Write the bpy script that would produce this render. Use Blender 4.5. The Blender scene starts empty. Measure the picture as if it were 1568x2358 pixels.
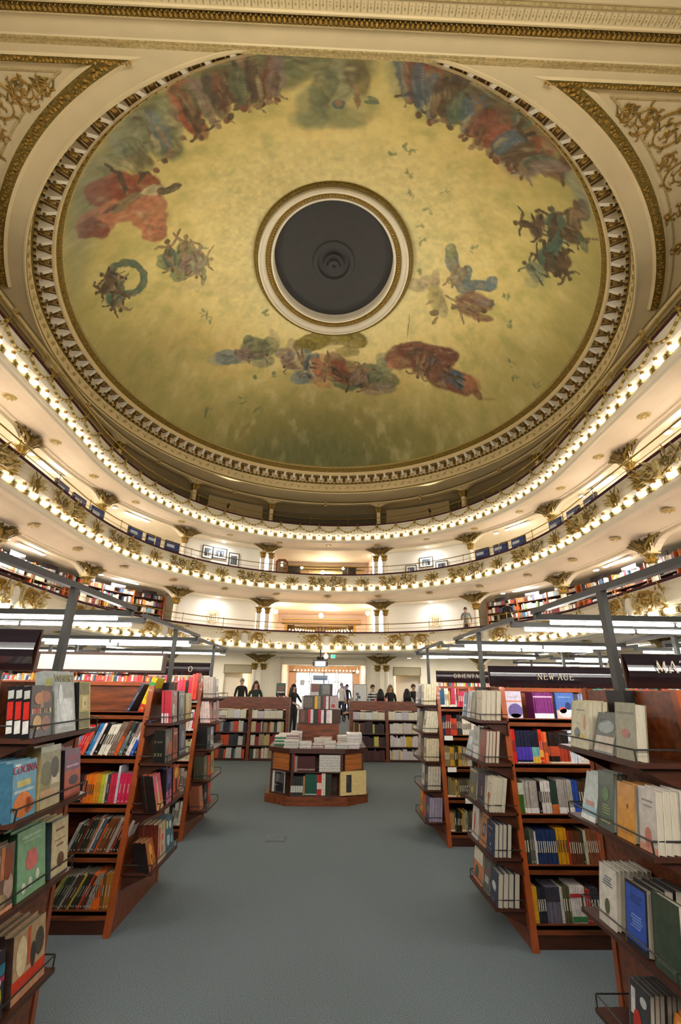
import bpy, math, random
import numpy as np
from mathutils import Matrix, Vector
random.seed(7)
PI = math.pi
sc = bpy.context.scene
col = sc.collection

# ------------------------------------------------------------------ camera, world, exposure, large lights
FPX, PITCH, ROLL, YAW = 1048.0, math.radians(20.7), 0.015, 0.026
cd = bpy.data.cameras.new('camera')
cam = bpy.data.objects.new('camera', cd)
col.objects.link(cam)
cd.sensor_fit = 'VERTICAL'
cd.sensor_height = 36.0
cd.lens = 36.0 * FPX / 2358.0
cd.clip_end = 200
_M = Matrix(((math.cos(YAW), math.sin(YAW), 0), (-math.sin(YAW), math.cos(YAW), 0), (0, 0, 1)))
_X0, _U0 = Vector((1, 0, 0)), Vector((0, -math.sin(PITCH), math.cos(PITCH)))
_R = _M @ (math.cos(ROLL) * _X0 + math.sin(ROLL) * _U0)
_U = _M @ (-math.sin(ROLL) * _X0 + math.cos(ROLL) * _U0)
_F = _M @ Vector((0, math.cos(PITCH), math.sin(PITCH)))
cam.matrix_world = Matrix(((_R.x, _U.x, -_F.x, 0), (_R.y, _U.y, -_F.y, 0), (_R.z, _U.z, -_F.z, 1.62), (0, 0, 0, 1)))
sc.camera = cam

w = bpy.data.worlds.new('daylight')
sc.world = w
w.use_nodes = True
w.node_tree.nodes['Background'].inputs[0].default_value = (0.80, 0.90, 1.0, 1)
w.node_tree.nodes['Background'].inputs[1].default_value = 4.0

sc.view_settings.view_transform = 'Standard'
sc.view_settings.look = 'None'
sc.view_settings.gamma = 1.0
sc.view_settings.use_curve_mapping = False
sc.view_settings.exposure = 0.85
try:
    sc.cycles.use_denoising = True
    sc.cycles.max_bounces = 4
    sc.cycles.diffuse_bounces = 3
    sc.cycles.glossy_bounces = 2
    sc.cycles.transmission_bounces = 3
    sc.cycles.sample_clamp_indirect = 6.0
    sc.cycles.use_light_tree = True
    sc.cycles.use_adaptive_sampling = True
    sc.cycles.adaptive_threshold = 0.08
except Exception:
    pass

BULB_E = 9.0
TUBE_E = 30.0
SPOT_E = 60.0

def area(name, loc, target, size, power, color, size_y=None):
    l = bpy.data.lights.new(name, 'AREA')
    l.energy = power
    l.color = color
    l.size = size
    if size_y:
        l.shape = 'RECTANGLE'
        l.size_y = size_y
    o = bpy.data.objects.new(name, l)
    col.objects.link(o)
    o.location = loc
    d = Vector(target) - Vector(loc)
    o.rotation_euler = d.to_track_quat('-Z', 'Y').to_euler()
    return o
# unseen fill lights added behind and above the photographer to brighten the hall
area('added_aisle_fill', (0, -2.2, 7.0), (0, 9, 0.5), 3.0, 60, (1.0, 0.92, 0.80), 1.5)
area('added_cafe_side_fill', (0, -4.6, 5.0), (0, 18, 9.0), 8.0, 430, (1.0, 0.95, 0.88), 3.0)
area('added_dome_uplight', (0, -1.0, 6.0), (0, 9.5, 14.5), 3.0, 70, (1.0, 0.89, 0.66), 1.2)

# ------------------------------------------------------------------ materials
def srgb(c):
    return tuple((x / 12.92 if x <= 0.04045 else ((x + 0.055) / 1.055) ** 2.4) for x in c)
def hexc(h):
    return srgb(tuple(int(h[i:i + 2], 16) / 255 for i in (0, 2, 4)))
MATS = {}
def mat(name, color, rough=0.6, metal=0.0, var=0.0, vscale=6.0, bump=0.0, bscale=40.0, emit=None, estr=0.0, grain=None, coat=0.0, stretch=None):
    if name in MATS:
        return MATS[name]
    m = bpy.data.materials.new(name)
    m.use_nodes = True
    nt = m.node_tree
    b = nt.nodes['Principled BSDF']
    b.inputs['Base Color'].default_value = (*color, 1)
    b.inputs['Roughness'].default_value = rough
    b.inputs['Metallic'].default_value = metal
    if coat:
        b.inputs['Coat Weight'].default_value = coat
    if emit:
        b.inputs['Emission Color'].default_value = (*emit, 1)
        b.inputs['Emission Strength'].default_value = estr
    if var or bump:
        tc = nt.nodes.new('ShaderNodeTexCoord')
        src = tc.outputs['Object']
        if stretch:
            mp = nt.nodes.new('ShaderNodeMapping')
            mp.inputs['Scale'].default_value = stretch
            nt.links.new(src, mp.inputs[0])
            src = mp.outputs[0]
    if var:
        n = nt.nodes.new('ShaderNodeTexNoise')
        n.inputs['Scale'].default_value = vscale
        n.inputs['Detail'].default_value = 3
        nt.links.new(src, n.inputs['Vector'])
        r = nt.nodes.new('ShaderNodeValToRGB')
        r.color_ramp.elements[0].position = 0.3
        r.color_ramp.elements[1].position = 0.7
        c2 = grain if grain else tuple(min(1, x * (1 + var)) for x in color)
        c1 = tuple(x * (1 - var) for x in color)
        r.color_ramp.elements[0].color = (*c1, 1)
        r.color_ramp.elements[1].color = (*c2, 1)
        nt.links.new(n.outputs['Fac'], r.inputs[0])
        nt.links.new(r.outputs[0], b.inputs['Base Color'])
    if bump:
        n2 = nt.nodes.new('ShaderNodeTexNoise')
        n2.inputs['Scale'].default_value = bscale
        nt.links.new(src, n2.inputs['Vector'])
        bp = nt.nodes.new('ShaderNodeBump')
        bp.inputs['Strength'].default_value = bump
        bp.inputs['Distance'].default_value = 0.02
        nt.links.new(n2.outputs['Fac'], bp.inputs['Height'])
        nt.links.new(bp.outputs[0], b.inputs['Normal'])
    MATS[name] = m
    return m
CREAM = mat('cream_plaster', hexc('efe4cc'), 0.65, var=0.04, vscale=1.5)
CREAMY = mat('warm_cream_plaster', hexc('ecd6a4'), 0.65, var=0.05, vscale=1.2)
IVORY = mat('ivory_plaster', hexc('f3ead6'), 0.6, var=0.03, vscale=2)
SOFF = mat('soffit_plaster', hexc('eedfca'), 0.7, var=0.04, vscale=0.8)
PEACH = mat('peach_wall_paint', hexc('edd3bd'), 0.7, var=0.05, vscale=0.7)
WHITE = mat('white_wall_paint', hexc('f4f2ea'), 0.6)
GOLD = mat('gilded_plaster', hexc('b28b3c'), 0.42, 0.55, var=0.45, vscale=30, bump=0.5, bscale=60)
OLDGOLD = mat('aged_gilding', hexc('86702f'), 0.5, 0.45, var=0.5, vscale=25, bump=0.5, bscale=50)
PALEGOLD = mat('pale_gilding', hexc('c9b277'), 0.5, 0.25, var=0.3, vscale=20)
BRASS = mat('polished_brass', hexc('b89a4c'), 0.3, 0.9)
MAROON = mat('maroon_velvet', hexc('4a1420'), 0.8, var=0.2, vscale=8)
DUSK = mat('gallery_shadow_paint', hexc('7b6c4c'), 0.8, var=0.08, vscale=1)  # dimness of the top gallery put into a darker wall colour
DARK = mat('dark_doorway', hexc('2a251e'), 0.8)
CHAR = mat('charcoal_oculus_paint', hexc('3b3b3e'), 0.75, var=0.06, vscale=3)
BLACKM = mat('black_steel', hexc('302f2b'), 0.45, 0.3)
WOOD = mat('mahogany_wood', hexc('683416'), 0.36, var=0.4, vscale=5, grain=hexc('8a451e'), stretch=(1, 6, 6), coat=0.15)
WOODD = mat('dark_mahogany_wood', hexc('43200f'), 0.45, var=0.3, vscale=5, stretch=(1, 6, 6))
WOODL = mat('orange_lit_wood_edge', hexc('9c4a1e'), 0.35, var=0.2, vscale=6, coat=0.2)  # lit look of the bookcase edges put into a lighter orange
TABW = mat('honey_oak_wood', hexc('a5602a'), 0.45, var=0.2, vscale=5, stretch=(1, 1, 8))
SIGN = mat('black_gloss_sign', hexc('241c20'), 0.25, var=0.15, vscale=3, coat=0.6)
SIGNL = mat('sign_lettering_paint', hexc('d8c9b0'), 0.6)
PANELW = mat('blank_cream_panel', hexc('f6ecd8'), 0.6)
BULB = mat('bulb_glass', (1, 0.95, 0.8), 0.3, emit=(1.0, 0.93, 0.82), estr=BULB_E)
TUBE = mat('fluorescent_glass', (1, 1, 1), 0.3, emit=(1.0, 0.97, 0.90), estr=TUBE_E)
SPOT = mat('ceiling_lamp_glass', (1, 1, 1), 0.3, emit=(1.0, 0.95, 0.86), estr=SPOT_E)
PAGES = mat('paper_pages', hexc('b3a994'), 0.8, var=0.12, vscale=90, stretch=(1, 1, 0.1))
SKIN = mat('skin', hexc('c99c80'), 0.55)

def carpet():
    m = bpy.data.materials.new('blue_grey_carpet')
    m.use_nodes = True
    nt = m.node_tree
    b = nt.nodes['Principled BSDF']
    b.inputs['Roughness'].default_value = 0.95
    tc = nt.nodes.new('ShaderNodeTexCoord')
    mp = nt.nodes.new('ShaderNodeMapping')
    mp.inputs['Rotation'].default_value = (0, 0, 0.6)
    nt.links.new(tc.outputs['Object'], mp.inputs[0])
    n = nt.nodes.new('ShaderNodeTexNoise')
    n.inputs['Scale'].default_value = 160
    n.inputs['Detail'].default_value = 2
    nt.links.new(mp.outputs[0], n.inputs['Vector'])
    wv = nt.nodes.new('ShaderNodeTexWave')
    wv.inputs['Scale'].default_value = 26
    wv.inputs['Distortion'].default_value = 1.5
    nt.links.new(mp.outputs[0], wv.inputs['Vector'])
    mx = nt.nodes.new('ShaderNodeMath')
    mx.operation = 'MULTIPLY_ADD'
    mx.inputs[1].default_value = 0.10
    nt.links.new(wv.outputs['Fac'], mx.inputs[0])
    nt.links.new(n.outputs['Fac'], mx.inputs[2])
    r = nt.nodes.new('ShaderNodeValToRGB')
    r.color_ramp.elements[0].position = 0.34
    r.color_ramp.elements[1].position = 0.76
    r.color_ramp.elements[0].color = (*hexc('49555b'), 1)
    r.color_ramp.elements[1].color = (*hexc('7b8689'), 1)
    nt.links.new(mx.outputs[0], r.inputs[0])
    nt.links.new(r.outputs[0], b.inputs['Base Color'])
    bp = nt.nodes.new('ShaderNodeBump')
    bp.inputs['Strength'].default_value = 0.4
    bp.inputs['Distance'].default_value = 0.004
    nt.links.new(mx.outputs[0], bp.inputs['Height'])
    nt.links.new(bp.outputs[0], b.inputs['Normal'])
    return m
CARPET = carpet()
_cc = {}
def cm(rgb, rough=0.32):
    """book cloth or printed paper of one colour"""
    k = tuple(round(x, 3) for x in rgb) + (rough,)
    if k not in _cc:
        m = bpy.data.materials.new('printed_cover')
        m.use_nodes = True
        b = m.node_tree.nodes['Principled BSDF']
        b.inputs['Roughness'].default_value = rough
        nt = m.node_tree                     # faint mottling of the print
        tc = nt.nodes.new('ShaderNodeTexCoord'); nz = nt.nodes.new('ShaderNodeTexNoise'); rp = nt.nodes.new('ShaderNodeValToRGB')
        nz.inputs['Scale'].default_value = 38; nz.inputs['Detail'].default_value = 2
        rp.color_ramp.elements[0].position = .35; rp.color_ramp.elements[1].position = .68
        rp.color_ramp.elements[0].color = (*[x * .84 for x in rgb], 1); rp.color_ramp.elements[1].color = (*[min(1, x * 1.08 + .005) for x in rgb], 1)
        nt.links.new(tc.outputs['Object'], nz.inputs['Vector']); nt.links.new(nz.outputs['Fac'], rp.inputs[0]); nt.links.new(rp.outputs[0], b.inputs['Base Color'])
        _cc[k] = m
    return _cc[k]
def H(h, rough=0.32):
    return cm(hexc(h), rough)

# ------------------------------------------------------------------ mesh collecting
class MB:
    def __init__(s):
        s.v, s.f, s.m, s.mats = [], [], [], []
    def mi(s, m):
        if m not in s.mats:
            s.mats.append(m)
        return s.mats.index(m)
    def add(s, vs, fs, m):
        o = len(s.v)
        i = s.mi(m)
        s.v.extend([tuple(p) for p in vs])
        for f in fs:
            s.f.append(tuple(o + k for k in f))
            s.m.append(i)
    def box(s, x0, x1, y0, y1, z0, z1, m, T=None):
        vs = [(x0, y0, z0), (x1, y0, z0), (x1, y1, z0), (x0, y1, z0), (x0, y0, z1), (x1, y0, z1), (x1, y1, z1), (x0, y1, z1)]
        if T is not None:
            vs = [T @ Vector(p) for p in vs]
        s.add(vs, [(0, 3, 2, 1), (4, 5, 6, 7), (0, 1, 5, 4), (1, 2, 6, 5), (2, 3, 7, 6), (3, 0, 4, 7)], m)
    def hexa(s, lo, up, m):
        """lo, up: four corners each"""
        n = len(lo)
        fs = [tuple(range(n))[::-1], tuple(range(n, 2 * n))] + [(i, (i + 1) % n, n + (i + 1) % n, n + i) for i in range(n)]
        s.add(list(lo) + list(up), fs, m)
    def tube(s, path, r, m, n=6, caps=True):
        path = [Vector(p) for p in path]
        rs = r if isinstance(r, (list, tuple)) else [r] * len(path)
        vs, fs = [], []
        for i, p in enumerate(path):
            t = (path[min(i + 1, len(path) - 1)] - path[max(i - 1, 0)])
            if t.length < 1e-9:
                t = Vector((0, 0, 1))
            t.normalize()
            a = t.orthogonal().normalized() if i == 0 else (a - t * a.dot(t)).normalized()
            b = t.cross(a)
            for k in range(n):
                an = 2 * PI * k / n
                vs.append(p + (a * math.cos(an) + b * math.sin(an)) * rs[i])
        for i in range(len(path) - 1):
            for k in range(n):
                fs.append((i * n + k, i * n + (k + 1) % n, (i + 1) * n + (k + 1) % n, (i + 1) * n + k))
        if caps:
            fs.append(tuple(range(n))[::-1])
            fs.append(tuple(range((len(path) - 1) * n, len(path) * n)))
        s.add(vs, fs, m)
    def lathe(s, prof, m, n=16, c=(0, 0, 0), ex=1.0, ey=1.0, a0=0, a1=2 * PI):
        full = abs(a1 - a0 - 2 * PI) < 1e-6
        nn = n if full else n + 1
        vs = []
        for i in range(nn):
            an = a0 + (a1 - a0) * i / n
            for r, z in prof:
                vs.append((c[0] + r * ex * math.cos(an), c[1] + r * ey * math.sin(an), c[2] + z))
        k = len(prof)
        fs = []
        for i in range(n):
            j = (i + 1) % nn
            for q in range(k - 1):
                fs.append((i * k + q, j * k + q, j * k + q + 1, i * k + q + 1))
        s.add(vs, fs, m)
    def ball(s, c, r, m, n=8, k=5, sc_=(1, 1, 1)):
        vs = [(c[0], c[1], c[2] - r * sc_[2])]
        for i in range(1, k):
            ph = -PI / 2 + PI * i / k
            for j in range(n):
                an = 2 * PI * j / n
                vs.append((c[0] + r * sc_[0] * math.cos(ph) * math.cos(an), c[1] + r * sc_[1] * math.cos(ph) * math.sin(an), c[2] + r * sc_[2] * math.sin(ph)))
        vs.append((c[0], c[1], c[2] + r * sc_[2]))
        fs = [(0, 1 + (j + 1) % n, 1 + j) for j in range(n)]
        for i in range(k - 2):
            for j in range(n):
                a = 1 + i * n
                fs.append((a + j, a + (j + 1) % n, a + n + (j + 1) % n, a + n + j))
        a = 1 + (k - 2) * n
        fs += [(a + j, a + (j + 1) % n, len(vs) - 1) for j in range(n)]
        s.add(vs, fs, m)
    def mesh(s, name, smooth=False):
        me = bpy.data.meshes.new(name)
        me.from_pydata(s.v, [], s.f)
        for m in s.mats:
            me.materials.append(m)
        if len(s.mats) > 1:
            me.polygons.foreach_set('material_index', s.m)
        if smooth:
            me.polygons.foreach_set('use_smooth', [True] * len(me.polygons))
        me.update()
        return me
    def build(s, name, parent=None, smooth=False, loc=None, label=None, cat=None, group=None, kind=None):
        return link(name, s.mesh(name, smooth), parent, loc, label, cat, group, kind)
def tag(o, label=None, cat=None, group=None, kind=None):
    if label: o['label'] = label
    if cat: o['category'] = cat
    if group: o['group'] = group
    if kind: o['kind'] = kind
    return o
def link(name, me, parent=None, loc=None, label=None, cat=None, group=None, kind=None):
    o = bpy.data.objects.new(name, me)
    col.objects.link(o)
    if parent:
        o.parent = parent
    if loc is not None:
        o.location = loc
    return tag(o, label, cat, group, kind)
def empty(name, loc=(0, 0, 0), rz=0.0, label=None, cat=None, group=None, kind=None):
    o = bpy.data.objects.new(name, None)
    col.objects.link(o)
    o.location = loc
    o.rotation_euler = (0, 0, rz)
    return tag(o, label, cat, group, kind)
def kids(o):
    return [c for c in bpy.data.objects if c.parent is o]
def copy_tree(o, ch=None, parent=None):
    """a copy of a thing with copies of its parts and sub-parts (ch: dict of children)"""
    c = o.copy()
    col.objects.link(c)
    c.parent = parent
    for k in ch.get(o, []):
        copy_tree(k, ch, c)
    return c

# ------------------------------------------------------------------ horseshoe curve of the balcony fronts
HC, HA, HB, HE = 15.2, 8.53, 9.43, 2.15
def _raw():
    p = []
    for y in np.linspace(2.0, HC, 120, endpoint=False):
        p.append((-(HA - 0.045 * (HC - y)), y))
    for t in np.linspace(PI, 0, 700):
        c, s = math.cos(t), math.sin(t)
        p.append((HA * math.copysign(abs(c) ** (2 / HE), c), HC + HB * abs(s) ** (2 / HE)))
    for y in np.linspace(HC, 2.0, 121)[1:]:
        p.append(((HA - 0.045 * (HC - y)), y))
    return np.array(p)
_p = _raw()
_s = np.concatenate([[0], np.cumsum(np.hypot(*np.diff(_p, axis=0).T))])
HL = _s[-1] / 2
_S = np.linspace(0, _s[-1], 1601)
_P = np.stack([np.interp(_S, _s, _p[:, 0]), np.interp(_S, _s, _p[:, 1])], 1)
_T = np.gradient(_P, axis=0)
for _i in range(25):
    _T[1:-1] = (_T[:-2] + _T[1:-1] * 2 + _T[2:]) / 4
_T /= np.linalg.norm(_T, axis=1)[:, None]
_N = np.stack([-_T[:, 1], _T[:, 0]], 1)
_S = _S - HL
def hs(s, d=0.0):
    """point at arc length s from the back centre, d metres outward; also tangent angle"""
    x = np.interp(s, _S, _P[:, 0]); y = np.interp(s, _S, _P[:, 1])
    nx = np.interp(s, _S, _N[:, 0]); ny = np.interp(s, _S, _N[:, 1])
    k = math.hypot(nx, ny)
    nx, ny = nx / k, ny / k
    return x + nx * d, y + ny * d, math.atan2(-nx, ny)   # angle of the tangent (+x at the back centre)
def s_of(x, y, d):
    best = min(np.arange(-HL + .1, HL - .1, 0.05), key=lambda s: (hs(s, d)[0] - x) ** 2 + (hs(s, d)[1] - y) ** 2)
    return float(best)
def sweep(mb, prof, m, s0=None, s1=None, ds=0.3, cap=False):
    s0 = -HL + .05 if s0 is None else s0
    s1 = HL - .05 if s1 is None else s1
    n = max(1, int(round((s1 - s0) / ds)))
    vs = []
    for i in range(n + 1):
        s = s0 + (s1 - s0) * i / n
        for d, z in prof:
            x, y, _ = hs(s, d)
            vs.append((x, y, z))
    k = len(prof)
    fs = [(i * k + q, (i + 1) * k + q, (i + 1) * k + q + 1, i * k + q + 1) for i in range(n) for q in range(k - 1)]
    if cap:
        fs += [tuple(range(k)), tuple(range(n * k, n * k + k))[::-1]]
    mb.add(vs, fs, m)
def sweep_tube(mb, d, z, r, m, s0=None, s1=None, ds=0.35, n=6):
    s0 = -HL + .05 if s0 is None else s0
    s1 = HL - .05 if s1 is None else s1
    k = max(1, int(round((s1 - s0) / ds)))
    mb.tube([(*hs(s0 + (s1 - s0) * i / k, d)[:2], z) for i in range(k + 1)], r, m, n)
CPOS = [(-9.75, 8.4), (-10.05, 13.3), (-9.76, 18.4), (-7.5, 22.9), (-3.42, 25.3), (2.93, 25.4), (7.5, 22.9), (9.76, 18.4), (10.05, 13.3), (9.75, 8.4)]
CS = [s_of(x, y, 1.5) for x, y in CPOS]
for _i in range(4):
    _m = (CS[9 - _i] - CS[_i]) / 2
    CS[_i], CS[9 - _i] = -_m, _m
BAYS = list(zip(CS[:-1], CS[1:]))

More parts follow.
